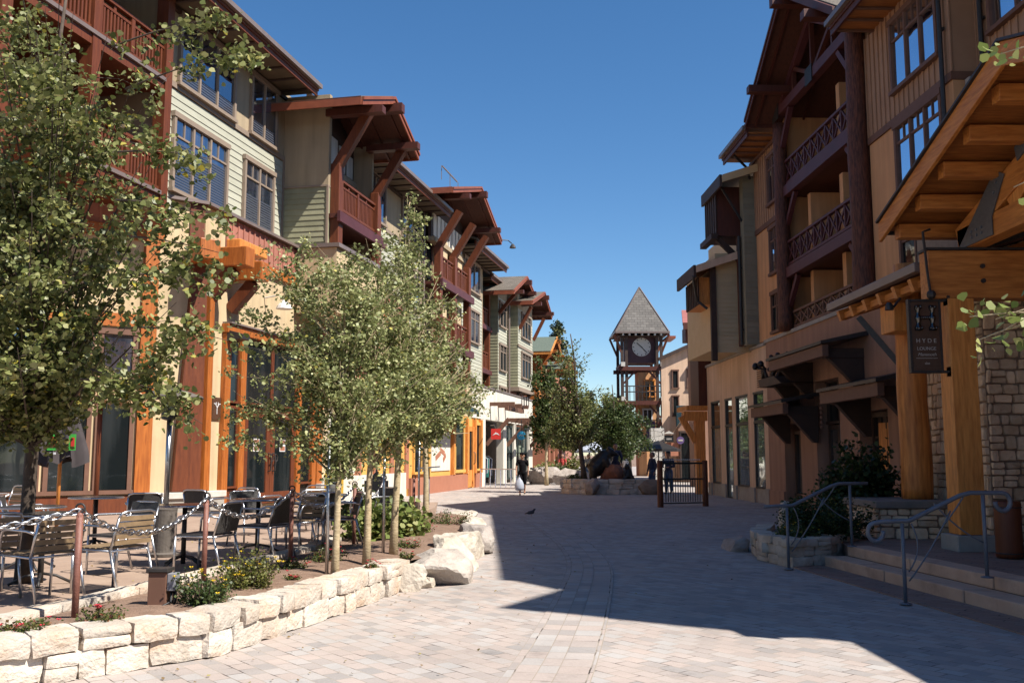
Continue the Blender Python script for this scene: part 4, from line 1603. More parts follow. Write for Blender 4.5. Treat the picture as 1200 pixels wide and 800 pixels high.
def yellow_shop():
    T = thing('corner_shop', 'yellow timber shopfront with pink base under the lodge beyond the young trees', 'shop', L(18, 0, 0))
    wallbox(T, L, 12.52, 24.4, -.53, .06, 0, 3.56, 'yellow_panel', 'wall')
    wallbox(T, L, 12.52, 21.5, .06, .20, .0, .72, 'terracotta', 'plinth')
    wallbox(T, L, 23.15, 24.42, .06, .20, .0, .72, 'terracotta', 'plinth')
    window(T, L, 13.0, 15.2, .95, 3.2, .06, 2, 0, 'yellow_panel', 'glass_dark')
    window(T, L, 19.3, 21.1, .95, 3.2, .06, 1, 0, 'yellow_panel', 'glass_dark', .16)
    window(T, L, 23.2, 24.35, .95, 3.2, .06, 1, 0, 'yellow_panel', 'glass_dark', .12)
    for u in (18.9, 21.4, 23.0, 24.3):
        wallbox(T, L, u - .13, u + .13, .06, .24, .74, 3.5, 'wood_amber', 'pilaster')
    m = MB()
    for a in (21.6, 22.6):
        m.box(L, a, a + .25, .065, .18, .05, 3.1)
    m.box(L, 21.85, 22.6, .065, .14, .05, .9)
    m.box(L, 21.85, 22.6, .065, .14, 2.85, 3.1)
    d = m.build('door', 'wood_amber', T)
    g = MB()
    g.face([L(21.85, .10, .9), L(22.6, .10, .9), L(22.6, .10, 2.85), L(21.85, .10, 2.85)])
    g.build('pane', 'glass_dark', d)
    m = MB()
    m.tube([L(22.7, .18, 1.2), L(22.7, .26, 1.25), L(22.7, .26, 1.75), L(22.7, .18, 1.8)], .025, 6)
    m.build('handle', 'metal_dark', d)
    m = MB()
    m.box(L, 15.6, 18.6, .06, .10, .95, 2.7)
    m.build('poster_panel', 'stucco_white', T)
    m = MB()
    for (u, z, a, w) in ((16.2, 1.5, .5, .9), (16.9, 1.9, -.4, .8), (17.4, 1.4, .8, .6)):
        m.beam(L(u, .105, z), L(u + w * math.cos(a), .105, z + w * math.sin(a) * .6), .22, .012, up=tuple(L.n))
    m.build('poster_mark', 'terracotta', T)
    m = MB()
    m.prism([L(15.2, .2, 4.35), L(15.2, 1.3, 3.75), L(15.2, 1.3, 3.6), L(15.2, .2, 3.6)], L.d * 4.2)
    m.build('awning', 'teal_metal', T)


yellow_shop()


def white_shop():
    T = thing('white_storefront', 'cream white storefront with brown timber pergola and tall windows past the yellow shop', 'building', L(30, 0, 0))
    v = .12
    wallbox(T, L, 22.62, 38.9, -.4, v, 3.57, 5.28, 'stucco_white', 'parapet_wall')
    wallbox(T, L, 22.62, 38.96, -.42, v + .05, 5.28, 5.36, 'gutter_bronze', 'parapet_cap')
    for (a, b) in ((24.46, 25.5), (29.9, 30.8), (33.0, 33.5), (37.6, 38.9)):
        wallbox(T, L, a, b, -.3, v - .004, 0, 3.56, 'stucco_white', 'pier')
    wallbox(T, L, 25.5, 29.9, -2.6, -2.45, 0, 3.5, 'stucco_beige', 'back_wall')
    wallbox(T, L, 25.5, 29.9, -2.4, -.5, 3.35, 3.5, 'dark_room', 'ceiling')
    window(T, L, 30.85, 32.95, .3, 3.3, -.1, 2, .0, 'metal_green', 'glass_shop', rows=2)
    window(T, L, 33.55, 37.55, .3, 3.3, -.1, 3, .0, 'metal_green', 'glass_shop', rows=2)
    # pergola
    for k, u in enumerate(np.arange(30.9, 38.6, 1.1)):
        m = MB()
        m.box(L, u, u + .14, v, v + 1.5, 3.62, 3.84)
        m.build('pergola_joist', 'trim_brown', T)
    m = MB()
    m.box(L, 30.6, 38.9, v + 1.2, v + 1.38, 3.40, 3.61)
    m.build('pergola_beam', 'trim_brown', T)
    m = MB()
    m.box(L, 26.2, 30.6, v + .9, v + 1.1, 4.10, 4.34)
    for u in (26.4, 28.4, 30.2):
        m.box(L, u, u + .18, v, v + 1.4, 4.345, 4.55)
    m.build('pergola_beam', 'trim_brown', T)
    for u in (25.7, 30.9, 38.0):
        brace(T, L, u, v, 2.2, v + 1.25, 3.6, 'trim_brown', .18, .2)
    # ironwork scrolls on the pergola
    m = MB()
    for k in range(3):
        cx = 30.0 + k * .7
        m.tube([L(cx + .35 * math.cos(a), v + 1.15, 4.75 + .35 * math.sin(a)) for a in np.linspace(0, 6.28, 14)[:-1]], .03, 5, closed=True)
    m.build('iron_scroll', 'metal_dark', T)
    return T


white_shop()


def red_sign():
    T = thing('shop_sign', 'square red shop sign with a white mountain emblem beside the white column', 'sign', L(22.9, 1.25, 2.3))
    o = L(22.9, 1.3, 2.72)
    F = Fr(o[0], o[1], 90)
    m = MB()
    m.box(F, -.25, .25, -.04, .04, -.27, .27)
    p = m.build('sign_panel', 'red_sign', T)
    # panel built around the frame origin: lift to height
    p.location.z += 2.72
    m = MB()
    y = o[1] - .05
    m.prism([(o[0] + dx * .5, y, 2.72 + (dz - 2.72) * .5) for dx, dz in ((-.36, 2.58), (-.12, 2.80), (-.02, 2.92), (.10, 2.80), (.16, 2.84), (.38, 2.58), (.1, 2.70), (-.02, 2.72), (-.14, 2.66))], (0, .006, 0))
    m.build('emblem', 'white', T)
    m = MB()
    m.tube([(o[0], o[1], 2.98), (o[0] - .1, o[1] + .4, 3.2), (o[0] - .3, o[1] + 1.6, 3.2)], .03, 6)
    m.build('bracket', 'metal_dark', T)
    T2 = thing('shop_sign', 'round blue shop sign with a white mark under the timber pergola', 'sign', L(28.4, .9, 2.3))
    o = L(28.4, 1.5, 2.85)
    m = MB()
    m.tube([(o[0], o[1], 2.75), (o[0], o[1] + .07, 2.75)], .25, 24)
    p = m.build('sign_panel', 'blue_sign', T2)
    m = MB()
    m.tube([(o[0] - .13, o[1] - .012, 2.71), (o[0] - .03, o[1] - .012, 2.81), (o[0] + .02, o[1] - .012, 2.74), (o[0] + .13, o[1] - .012, 2.80)], .02, 6)
    m.build('emblem', 'cloth_white', T2)
    m = MB()
    m.tube([(o[0], o[1] + .03, 2.99), (o[0], o[1] + .03, 3.64)], .025, 6)
    m.build('bracket', 'metal_dark', T2)


red_sign()


def orange_lodge():
    T = thing('timber_lodge', 'distant orange timber lodge with green roof and pink walls beyond the white storefront', 'building', (2, 78, 0))
    F = Fr(1.6, 72, 12)
    wallbox(T, F, 0, 16, -10, -.6, 0, 9.6, 'terracotta', 'wall')
    wallbox(T, F, 7, 16, -.6, .7, 0, 7.5, 'batten_red', 'wall')
    for u in (.2, 2.6, 5.0, 7.0):
        wallbox(T, F, u - .18, u + .18, -.6, .2, 0, 9.4, 'wood_orange', 'post')
    for z in (2.9, 5.4, 7.7):
        wallbox(T, F, 0, 7.2, -.6, .4, z, z + .3, 'wood_orange', 'beam')
    for z in (5.75, 3.25):
        m = MB()
        for k in range(6):
            m.box(F, 2.8, 4.9, .3, .36, z + k * .16, z + k * .16 + .1)
            m.box(F, .3, 2.5, .3, .36, z + k * .16, z + k * .16 + .1)
        m.build('railing', 'wood_amber', T)
    for u in (.8, 3.2, 5.4):
        for z in (3.6, 6.0, 8.2):
            window(T, F, u, u + 1.1, z, z + 1.3, -.6, 1, 0, 'stucco_white', 'glass_dark')
    gable(T, F, -.9, 1.8, 4.6, -4, 1.5, 9.2, 10.6, 9.2, 'wood_amber', 'wood_orange', top='roof_green')
    gable(T, F, 4.0, 7.0, 9.6, -4, 1.8, 8.3, 9.6, 8.3, 'wood_orange', 'wood_orange', top='roof_green')
    for u in (1.0, 5.2):
        brace(T, F, u, -.3, 7.9, 1.2, 9.3, 'wood_orange', .22, .22)
    for u in (0, 2, 4, 6, 8):
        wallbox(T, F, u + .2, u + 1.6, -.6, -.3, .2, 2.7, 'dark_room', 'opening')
        wallbox(T, F, u - .15, u + .25, -.6, .9, 0, 2.8, 'terracotta', 'pier')


orange_lodge()

# ------------------------------------------------------------------ right side of the street
R = Fr(8.623, 32.507, -1.8, -1)


def log_post(par, p, r0, r1, z0, z1, mat='log_dark', name='log_post'):
    mb = MB()
    n = 22
    pts = []
    rs = []
    for i in range(n + 1):
        t = i / n
        z = z0 + (z1 - z0) * t
        pts.append((p[0] + .02 * noise.noise((z * .9, p[1], 0)), p[1] + .02 * noise.noise((z * .9, p[1], 5)), z))
        rs.append((r0 + (r1 - r0) * t) * (1 + .03 * noise.noise((z * 2.5, p[1], 9))))
    mb.tube(pts, rs, 18)
    return mb.build(name, mat, par, smooth=True)


def awning(par, u0, u1, z, out=1.1):
    """timber door hood: sloped roof board, front beam, two knee brackets"""
    m = MB()
    m.hexa([R(u0, .003, z + .34), R(u1, .003, z + .34), R(u1, out + .12, z + .12), R(u0, out + .12, z + .12),
            R(u0, .003, z + .46), R(u1, .003, z + .46), R(u1, out + .12, z + .20), R(u0, out + .12, z + .20)])
    a = m.build('door_hood', 'metal_dark', par)
    m = MB()
    m.box(R, u0 + .08, u1 - .08, out - .1, out + .06, z - .18, z + .115)
    m.build('hood_beam', 'trim_brown', a, bevel=.01)
    for u in (u0 + .45, u1 - .45):
        m = MB()
        m.box(R, u - .12, u + .12, .003, out - .104, z - .2, z + .05)
        m.prism([R(u - .1, .003, z - .2), R(u - .1, .003, z - 1.0), R(u - .1, .14, z - 1.0), R(u - .1, out - .2, z - .2)], R.d * .2)
        m.build('hood_bracket', 'wood_dark', a, bevel=.01)
    return a


def right_lodge():
    T = thing('inn_building', 'ochre and brown timber inn with dark log posts and cross railed balconies on the right', 'building', R(-8, -3, 0))
    # podium, with door openings left open as reveals
    ops = [(-9.75, -8.0, 2.75), (-6.7, -4.85, 3.75), (-3.45, -1.9, 2.62)]
    z0 = 0
    edges = [-27.95] + [x for o in ops for x in o[:2]] + [-.2]
    for k in range(0, len(edges), 2):
        wallbox(T, R, edges[k], edges[k + 1], -.55, 0, 0, 5.42, 'stucco_brown', 'podium_wall')
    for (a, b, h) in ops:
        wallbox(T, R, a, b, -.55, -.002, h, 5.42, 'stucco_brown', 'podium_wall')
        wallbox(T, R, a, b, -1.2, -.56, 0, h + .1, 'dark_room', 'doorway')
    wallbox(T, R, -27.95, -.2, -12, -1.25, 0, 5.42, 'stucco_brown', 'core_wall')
    wallbox(T, R, -27, -.15, -.6, .05, 5.42, 5.53, 'concrete_grey', 'parapet_cap')
    wallbox(T, R, -7.7, -6.8, .003, .05, 0, .5, 'stucco_tan', 'plinth')
    wallbox(T, R, -1.85, -.25, .003, .05, 0, .5, 'stucco_brown', 'plinth')
    wallbox(T, R, -4.8, -3.5, .003, .05, 0, .5, 'stucco_brown', 'plinth')
    # doors and shop windows in the openings
    window(T, R, -3.42, -1.93, .45, 2.3, -.40, 2, 0, 'wood_dark', 'glass_shop', .08)
    for (a, b, zt, nm) in ((-5.75, -4.9, 2.5, 0), (-6.66, -5.8, 2.5, 1)):
        m = MB()
        m.box(R, a, a + .12, -.4, -.33, .05, zt)
        m.box(R, b - .12, b, -.4, -.33, .05, zt)
        m.box(R, a + .12, b - .12, -.4, -.33, zt - .14, zt)
        m.box(R, a + .12, b - .12, -.4, -.33, .05, .3)
        m.box(R, a + .12, b - .12, -.39, -.34, 1.0, 1.06)
        d = m.build('door', 'cloth_grey' if nm else 'wood_dark', T)
        g = MB()
        g.face([R(a + .1, -.37, .28), R(b - .1, -.37, .28), R(b - .1, -.37, zt - .1), R(a + .1, -.37, zt - .1)])
        g.build('pane', 'glass_shop', d)
        if nm:
            for (z0, z1, mt) in ((1.65, 1.98, 'white'), (1.12, 1.52, 'cloth_grey'), (.5, .98, 'wood_amber')):  # lower grey and amber panels paint a reflection in the door glass
                q = MB()
                q.box(R, a + .18, b - .2, -.362, -.358, z0, z1)
                q.build('notice_and_reflection', mt, d)
    window(T, R, -6.66, -4.9, 2.6, 3.7, -.40, 2, 0, 'wood_dark', 'glass_dark', .08)
    window(T, R, -9.7, -8.05, .3, 2.6, -.40, 2, .5, 'wood_dark', 'glass_shop', .09)
    m = MB()
    m.box(R, -9.1, -8.4, -.36, -.33, 1.0, 2.45)
    m.box(R, -8.9, -8.6, -.329, -.32, 1.75, 2.3)
    m.build('painted_reflection', 'wood_amber', T)  # amber panels paint the yellow shop's reflection in the glass
    # louvred vents
    m = MB()
    for k in range(12):
        m.beam(R(-1.15, .02, 4.05 + k * .075), R(-.55, .02, 4.05 + k * .075), .03, .035)
    m.build('louvre_vent', 'trim_brown', T)
    awning(T, -8.85, -4.2, 4.28, 1.1)
    awning(T, -5.4, -2.0, 3.0, 1.05)
    awning(T, -11.95, -8.25, 3.1, 1.05)
    # hanging chain ornament by the middle door
    m = MB()
    for k in range(9):
        m.ball(R(-6.3, .35, 3.45 - k * .13), .05, 7, 5, (1, 1, 1.1))
    m.build('bead_hanging', 'trim_brown', T)
    # ---------- upper walls
    wallbox(T, R, -2.45, .6, -.6, -.03, 5.53, 9.32, 'stucco_ochre', 'wall')
    battens(T, R, -2.45, .6, -.03, 9.5, 12.1, 'batten_brown', .25)
    wallbox(T, R, -2.45, .62, -.6, .02, 9.325, 9.495, 'trim_brown', 'band')
    wallbox(T, R, -2.45, .6, -.6, -.055, 9.5, 12.1, 'batten_brown', 'wall')
    window(T, R, -2.25, -1.05, 10.0, 11.55, -.02, 2, .4, 'trim_brown')
    window(T, R, -2.25, -1.05, 7.65, 9.1, -.03, 2, .4, 'trim_brown')
    window(T, R, -2.25, -1.05, 5.7, 6.9, -.03, 2, .4, 'trim_brown', 'glass_dark')
    wallbox(T, R, -13.6, -9.35, -.9, -.03, 5.53, 9.32, 'stucco_ochre', 'wall')
    battens(T, R, -13.6, -9.35, -.03, 9.5, 12.1, 'batten_brown', .25)
    wallbox(T, R, -13.6, -9.35, -.9, -.055, 9.5, 12.1, 'batten_brown', 'wall')
    wallbox(T, R, -13.63, -9.35, -.9, .02, 9.325, 9.495, 'trim_brown', 'band')
    window(T, R, -13.2, -10.9, 10.1, 11.7, -.02, 3, .42, 'trim_brown')
    window(T, R, -13.2, -10.9, 7.65, 9.18, -.03, 3, .36, 'trim_brown')
    window(T, R, -13.2, -10.9, 5.7, 6.85, -.03, 3, .36, 'trim_brown', 'glass_dark')
    downspout(T, R, -13.42, .10, 5.55, 12.0, 'metal_dark', .05)
    wallbox(T, R, -27.95, -13.605, -2, -.62, 5.53, 9.32, 'stucco_ochre', 'wall')
    battens(T, R, -27, -13.605, -.58, 9.5, 12.1, 'batten_brown', .25)
    wallbox(T, R, -27.95, -13.605, -2, -.61, 9.5, 12.1, 'batten_brown', 'wall')
    wallbox(T, R, -27, -13.605, -2, -.56, 9.325, 9.495, 'trim_brown', 'band')
    window(T, R, -16.2, -14.2, 10.1, 11.7, -.57, 2, .42, 'trim_brown')
    window(T, R, -16.2, -14.2, 7.65, 9.18, -.6, 2, .36, 'trim_brown')
    downspout(T, R, -13.95, -.48, 5.55, 12.0, 'metal_dark', .05)
    m = MB()
    m.box(R, -13.85, -13.66, -.5, -.25, 9.1, 9.3)
    m.build('wall_lamp', 'concrete_grey', T)
    # ---------- balcony bay between the logs
    wallbox(T, R, -9.3, -2.5, -3.0, -2.4, 5.53, 14.3, 'batten_brown', 'back_wall')  # darker than the ochre front, standing in for recess shade
    battens(T, R, -9.3, -2.5, -2.38, 10.2, 14.2, 'batten_brown', .28)
    wallbox(T, R, -9.36, -9.2, -2.4, -.1, 5.53, 13.0, 'batten_brown', 'side_wall')
    wallbox(T, R, -2.6, -2.46, -2.4, -.1, 5.53, 13.0, 'stucco_ochre', 'side_wall')
    for z0 in (9.75, 7.15):
        wallbox(T, R, -9.2, -2.65, -2.4, -.2, z0 + .1, z0 + .3, 'wood_redbrown', 'balcony_floor')
        wallbox(T, R, -9.1, -2.75, -.12, .14, z0, z0 + .32, 'fascia_purple', 'balcony_beam')
        railing(T, R, -8.9, -2.95, .0, z0 + .40, z0 + 1.18, 'fascia_purple', 'cross')
        for u, s in ((-8.75, 1), (-3.05, -1)):
            m = MB()
            m.beam(R(u - s * .1, .0, z0 - .85), R(u + s * .75, .0, z0 - .02), .13, .15)
            m.build('brace', 'fascia_purple', T)
        wallbox(T, R, -6.7, -6.45, -2.38, -.35, z0 + .3, z0 + 2.3, 'stucco_ochre', 'partition')
        window(T, R, -8.9, -7.3, z0 + .35, z0 + 2.2, -2.36, 2, 0, 'trim_brown', 'glass_dark')
        window(T, R, -5.6, -4.0, z0 + .35, z0 + 2.2, -2.36, 2, 0, 'trim_brown', 'glass_dark')
    wallbox(T, R, -6.7, -6.45, -2.38, -.35, 5.55, 7.2, 'stucco_ochre', 'partition')
    wallbox(T, R, -4.1, -3.85, -2.38, -.35, 5.55, 7.2, 'stucco_ochre', 'partition')
    wallbox(T, R, -4.1, -3.85, -2.38, -.35, 7.5, 9.6, 'stucco_ochre', 'partition')
    railing(T, R, -8.8, -3.0, -.1, 5.58, 6.12, 'trim_brown', 'cross')
    log_post(T, R(-9.06, .12, 0), .30, .25, 5.5, 12.9)
    log_post(T, R(-2.80, .12, 0), .24, .21, 5.5, 12.2)
    # gable with open truss
    gable(T, R, -10.3, -6.35, -2.35, -5, 1.05, 12.35, 14.83, 12.35, 'wood_redbrown', 'wood_redbrown', 'soffit_red')
    m = MB()
    m.beam(R(-9.2, .1, 12.55), R(-2.7, .1, 12.55), .24, .30)
    m.build('truss_chord', 'fascia_purple', T)
    for (a, b) in (((-9.3, 12.5), (-5.95, 14.4)), ((-2.6, 12.5), (-5.95, 14.4))):
        m = MB()
        m.beam(R(a[0], .1, a[1]), R(b[0], .1, b[1] - .1), .2, .24)
        m.build('truss_rafter', 'fascia_purple', T)
    for (a, b) in (((-5.95, 12.7), (-5.95, 14.2)), ((-5.8, 12.7), (-4.4, 13.4)), ((-6.1, 12.7), (-7.5, 13.4)), ((-4.3, 12.7), (-4.3, 13.4)), ((-7.6, 12.7), (-7.6, 13.4))):
        m = MB()
        m.beam(R(a[0], .1, a[1]), R(b[0], .1, b[1]), .12, .12)
        m.build('truss_web', 'wood_redbrown', T)
    for u in (-9.06, -5.95, -2.8):
        m = MB()
        m.box(R, u - .28, u + .28, .225, .25, 12.3, 12.8)
        m.build('steel_plate', 'metal_dark', T)
    for u, s in ((-8.75, 1), (-3.1, -1)):
        m = MB()
        m.beam(R(u - s * .1, .1, 11.4), R(u + s * .8, .1, 12.4), .15, .16)
        m.build('brace', 'fascia_purple', T)
    # ---------- eaves
    eave(T, R, -2.2, .95, -.06, 1.0, 12.1, 'wood_redbrown', 'soffit_amber', line='trim_brown', step=.6, zr=13.2)
    eave(T, R, -24.4, -9.75, -.64, 1.0, 12.1, 'wood_redbrown', 'soffit_amber', line='trim_brown', step=.6, zr=13.2)
    # unseen near corner roof, outline notched to shape its shadow on the street
    m = MB()
    q = [R(-27.95, -4, 12.104), R(-27.95, -.6, 12.104), R(-26.75, 1.2, 12.104), R(-25.4, .42, 12.104), R(-24.42, 1.0, 12.104), R(-24.42, -4, 12.104)]
    m.prism(q, (0, 0, .28))
    m.build('eave_roof', 'wood_redbrown', T)
    m = MB()
    m.tube([R(-.2, .9, 12.0), R(.4, .25, 11.7), R(.72, .1, 11.3), R(.72, .1, 5.6)], .045, 8)
    m.build('downspout', 'metal_dark', T)
    return T


right_lodge()


def carved_sculpture():
    T = thing('roof_sculpture', 'dark carved branch sculpture on a bracket shelf beside the topmost door hood', 'sculpture', R(-3.4, .8, 3.75))
    m = MB()
    m.prism([R(-4.9, .05, 3.72), R(-2.8, .05, 3.72), R(-2.6, .05, 3.98), R(-4.2, .05, 3.98)], R.n * .95)
    m.build('shelf', 'wood_dark', T)
    m = MB()
    m.prism([R(-3.5, .003, 3.715), R(-3.5, .003, 2.95), R(-3.5, .12, 2.95), R(-3.5, .75, 3.715)], R.d * .2)
    m.build('bracket', 'wood_dark', T)
    rnd = random.Random(5)
    m = MB()
    for k in range(16):
        a = R(-3.3 + rnd.uniform(-.6, .7), .6 + rnd.uniform(-.3, .3), 4.0)
        b = (a[0] + rnd.uniform(-.3, .3), a[1] + rnd.uniform(-.5, .5), 4.15 + rnd.uniform(.05, .55))
        m.tube([a, ((a[0] + b[0]) / 2 + .1, (a[1] + b[1]) / 2, (a[2] + b[2]) / 2 + .1), b], [.07, .05, .03], 6)
        m.ball(b, rnd.uniform(.06, .12), 7, 5)
    m.build('branches', 'bronze', T, smooth=True)


carved_sculpture()


def tan_building():
    T = thing('siding_building', 'tan storefront building with stepped beige and grey green siding bays past the inn', 'building', R(4, -3, 0))
    wallbox(T, R, -.195, 8.4, -8, -.5, 0, 5.36, 'stucco_tan', 'core_wall')
    ops = [(.25, 1.5), (2.2, 3.9), (4.4, 5.5), (6.3, 7.8)]
    ed = [-.195] + [x for o in ops for x in o] + [8.4]
    for k in range(0, len(ed), 2):
        wallbox(T, R, ed[k], ed[k + 1], -.5, 0, 0, 3.8, 'stucco_tan', 'pier')
        wallbox(T, R, ed[k] + .01, ed[k + 1] - .01, .003, .05, 0, .52, 'concrete_grey', 'plinth')
    wallbox(T, R, -.195, 8.4, -.5, 0, 3.803, 5.36, 'stucco_tan', 'parapet_wall')
    wallbox(T, R, -.145, 8.45, -.55, .06, 5.36, 5.46, 'concrete_grey', 'parapet_cap')
    for i, (a, b) in enumerate(ops):
        sill = .05 if i == 2 else .55
        window(T, R, a + .02, b - .02, sill, 2.75, -.10, 1, 0, 'metal_dark', 'glass_curtain', .06, sill=False)
        window(T, R, a + .02, b - .02, 2.86, 3.78, -.10, 1, 0, 'metal_dark', 'glass_shop', .06, sill=False)
        if i != 2:
            wallbox(T, R, a, b, -.45, -.05, 0, .5, 'concrete_grey', 'sill_wall')
    m = MB()
    for k in range(12):
        m.beam(R(.25, .02, 4.0 + k * .075), R(.85, .02, 4.0 + k * .075), .03, .035)
    m.build('louvre_vent', 'trim_brown', T)
    # grey-green bay
    side_siding(T, R, .63, -.5, .40, 5.5, 11.5, 'siding_grey_green', .2)
    wallbox(T, R, .64, 1.05, -3, .40, 5.47, 11.5, 'siding_grey_green', 'wall')
    wallbox(T, R, 1.05, 8.4, -3, -.2, 5.47, 10.5, 'siding_beige', 'wall')
    downspout(T, R, .95, .50, 5.5, 9.4, 'metal_dark', .06)
    wallbox(T, R, 1.06, 1.25, .30, .52, 5.47, 9.4, 'wood_redbrown', 'post')
    # upper bay: shallow roof with edge board coloured pale as if sunlit, over a dark timber box
    slope(T, [R(.15, 1.25, 11.25), R(3.0, 1.25, 11.25), R(3.0, -2.5, 12.45), R(.15, -2.5, 12.45)], .12, 'shingle_roof', 'soffit_red')
    m = MB()
    m.hexa([R(.08, -.6, 11.72), R(.145, -.6, 11.72), R(.145, 1.25, 11.14), R(.08, 1.25, 11.14), R(.08, -.6, 12.0), R(.145, -.6, 12.0), R(.145, 1.25, 11.40), R(.08, 1.25, 11.40)])
    m.build('edge_board', 'siding_beige', T)
    wallbox(T, R, .15, 3.0, 1.253, 1.34, 11.0, 11.42, 'wood_dark', 'fascia_board')
    battens(T, R, 1.3, 2.9, 1.2, 9.55, 11.2, 'wood_dark', .3, 'dormer_wall')
    wallbox(T, R, 1.3, 2.9, -.2, 1.17, 9.5, 11.3, 'wood_redbrown', 'dormer_wall')
    wallbox(T, R, 1.22, 3.0, 1.19, 1.42, 9.36, 9.56, 'wood_dark', 'dormer_beam')
    brace(T, R, 1.5, .2, 8.5, 1.15, 9.45, 'wood_dark', .16, .2)
    brace(T, R, .8, .41, 9.9, 1.1, 11.1, 'metal_dark', .07, .07)
    # lower bay: pale siding end wall, amber soffit under a shallow roof
    side_siding(T, R, 1.6, .0, 1.22, 5.3, 8.9, 'siding_beige', .15)
    wallbox(T, R, 1.61, 6.5, -.2, 1.20, 5.47, 8.9, 'siding_beige', 'wall')
    wallbox(T, R, 1.5, 1.68, 1.22, 1.42, 5.0, 8.4, 'wood_dark', 'post')
    slope(T, [R(1.2, 2.0, 8.22), R(4.2, 2.0, 8.22), R(4.2, -.2, 8.95), R(1.2, -.2, 8.95)], .12, 'shingle_roof', 'soffit_amber')
    m = MB()
    m.hexa([R(1.13, .2, 8.72), R(1.195, .2, 8.72), R(1.195, 2.0, 8.12), R(1.13, 2.0, 8.12), R(1.13, .2, 9.0), R(1.195, .2, 9.0), R(1.195, 2.0, 8.38), R(1.13, 2.0, 8.38)])
    m.build('edge_board', 'stucco_tan', T)  # pale colour paints the sunlit roof edge
    wallbox(T, R, 1.2, 4.2, 2.003, 2.09, 7.95, 8.40, 'wood_dark', 'fascia_board')
    battens(T, R, 2.0, 4.0, 1.75, 7.1, 8.1, 'wood_dark', .3, 'dormer_wall')
    wallbox(T, R, 2.0, 4.0, 1.21, 1.72, 7.1, 8.1, 'wood_amber', 'dormer_wall')
    m = MB()
    m.tube([R(1.25, 2.1, 8.0), R(1.4, 2.05, 7.8), R(1.8, 1.85, 7.2), R(1.75, 1.5, 6.9)], .05, 8)
    m.build('downspout', 'metal_dark', T)
    # timber porch post at the far corner
    wallbox(T, R, 8.5, 8.9, .1, .5, 0, 3.1, 'wood_amber', 'porch_post')
    wallbox(T, R, 8.45, 9.0, .0, 1.0, 3.1, 3.5, 'wood_amber', 'porch_beam')
    brace(T, R, 8.65, .5, 2.2, 1.1, 3.3, 'wood_amber', .22, .25)
    wallbox(T, R, 8.4, 10.5, -.3, .9, 3.55, 3.75, 'wood_amber', 'porch_roof')
    wallbox(T, R, 8.45, 10, -.6, .35, 3.76, 8.4, 'wood_redbrown', 'porch_wall')


tan_building()


def red_roof_house():
    T = thing('red_roof_house', 'brown house with red metal roof rising behind the tan storefront building', 'building', (11.5, 52, 0))
    F = Fr(9.6, 50, 90)
    wallbox(T, F, 0, 4, -2, 0, 0, 8.3, 'stucco_brown', 'wall')
    o = slope(T, [F(-.7, .6, 8.35), F(4, .6, 8.35), F(4, -3, 9.6), F(-.1, -3, 9.6)], .12, 'roof_red', 'soffit_red')
    wallbox(T, F, -.68, 4, .603, .66, 8.15, 8.5, 'wood_redbrown', 'fascia_board')
    wallbox(T, F, -.45, -.01, -1, .0, 7.6, 8.32, 'wood_redbrown', 'beam')
    window(T, F, .3, .8, 6.4, 7.7, 0, 1, 0, 'trim_brown', 'glass_dark')


red_roof_house()


def gabled_shop():
    T = thing('gabled_shop', 'tan gabled shop facing the street end with small paned windows and blue doorway', 'building', (11, 60, 0))
    F = Fr(9.5, 60, 90)
    m = MB()
    prof = [F(-.1, 0, 0), F(4, 0, 0), F(4, 0, 9.0), F(2.45, 0, 8.75), F(-.1, 0, 7.6)]
    m.prism(prof, (2.2, 8, 0))
    m.build('wall', 'stucco_tan', T)
    m = MB()
    m.beam(F(-.3, .1, 7.62), F(2.5, .1, 8.87), .5, .2)
    m.beam(F(2.4, .1, 8.84), F(4, .1, 9.1), .5, .2)
    m.build('rake_board', 'wood_dark', T)
    window(T, F, .55, .98, 5.85, 6.9, 0, 1, 0, 'trim_brown', 'glass_dark', .07)
    window(T, F, 1.5, 2.4, 5.85, 6.95, 0, 2, .35, 'trim_brown', 'glass_sky', .07)
    window(T, F, .55, .98, 4.1, 5.3, 0, 1, 0, 'trim_brown', 'glass_dark', .07)
    wallbox(T, F, 1.9, 2.3, .0, .5, 7.5, 7.72, 'trim_brown', 'beam_end')
    # lower wing with sloping parapet
    m = MB()
    m.prism([F(.75, .9, 0), F(4, .9, 0), F(4, .9, 4.75), F(1.85, .9, 4.75), F(.75, .9, 3.3)], (0, .88, 0))
    m.build('wing_wall', 'stucco_brown', T)
    m = MB()
    m.beam(F(.72, .95, 3.35), F(1.87, .95, 4.82), .3, .1)
    m.beam(F(1.85, .95, 4.8), F(4, .95, 4.8), .3, .1)
    m.build('parapet_cap', 'wood_dark', T)
    m = MB()
    m.prism([F(.72, .55, 3.4), F(1.7, .55, 4.7), F(.72, .55, 4.7)], (0, .3, 0))
    m.build('doorway', 'teal_metal', T)
    window(T, F, .8, 1.5, .2, 3.0, .9, 1, 0, 'wood_dark', 'glass_dark')
    window(T, F, 2.55, 3.1, .2, 2.8, .9, 1, 0, 'wood_dark', 'glass_shop')
    # stone pier that catches the sun
    m = MB()
    m.box(F, -.95, -.12, .2, .9, 0, 3.3)
    m.build('stone_pier', 'rubble_white', T)
    m = MB()
    m.box(F, -.1, .7, .92, 1.0, 1.6, 2.4)
    m.build('awning_panel', 'terracotta', T)
    return T


gabled_shop()


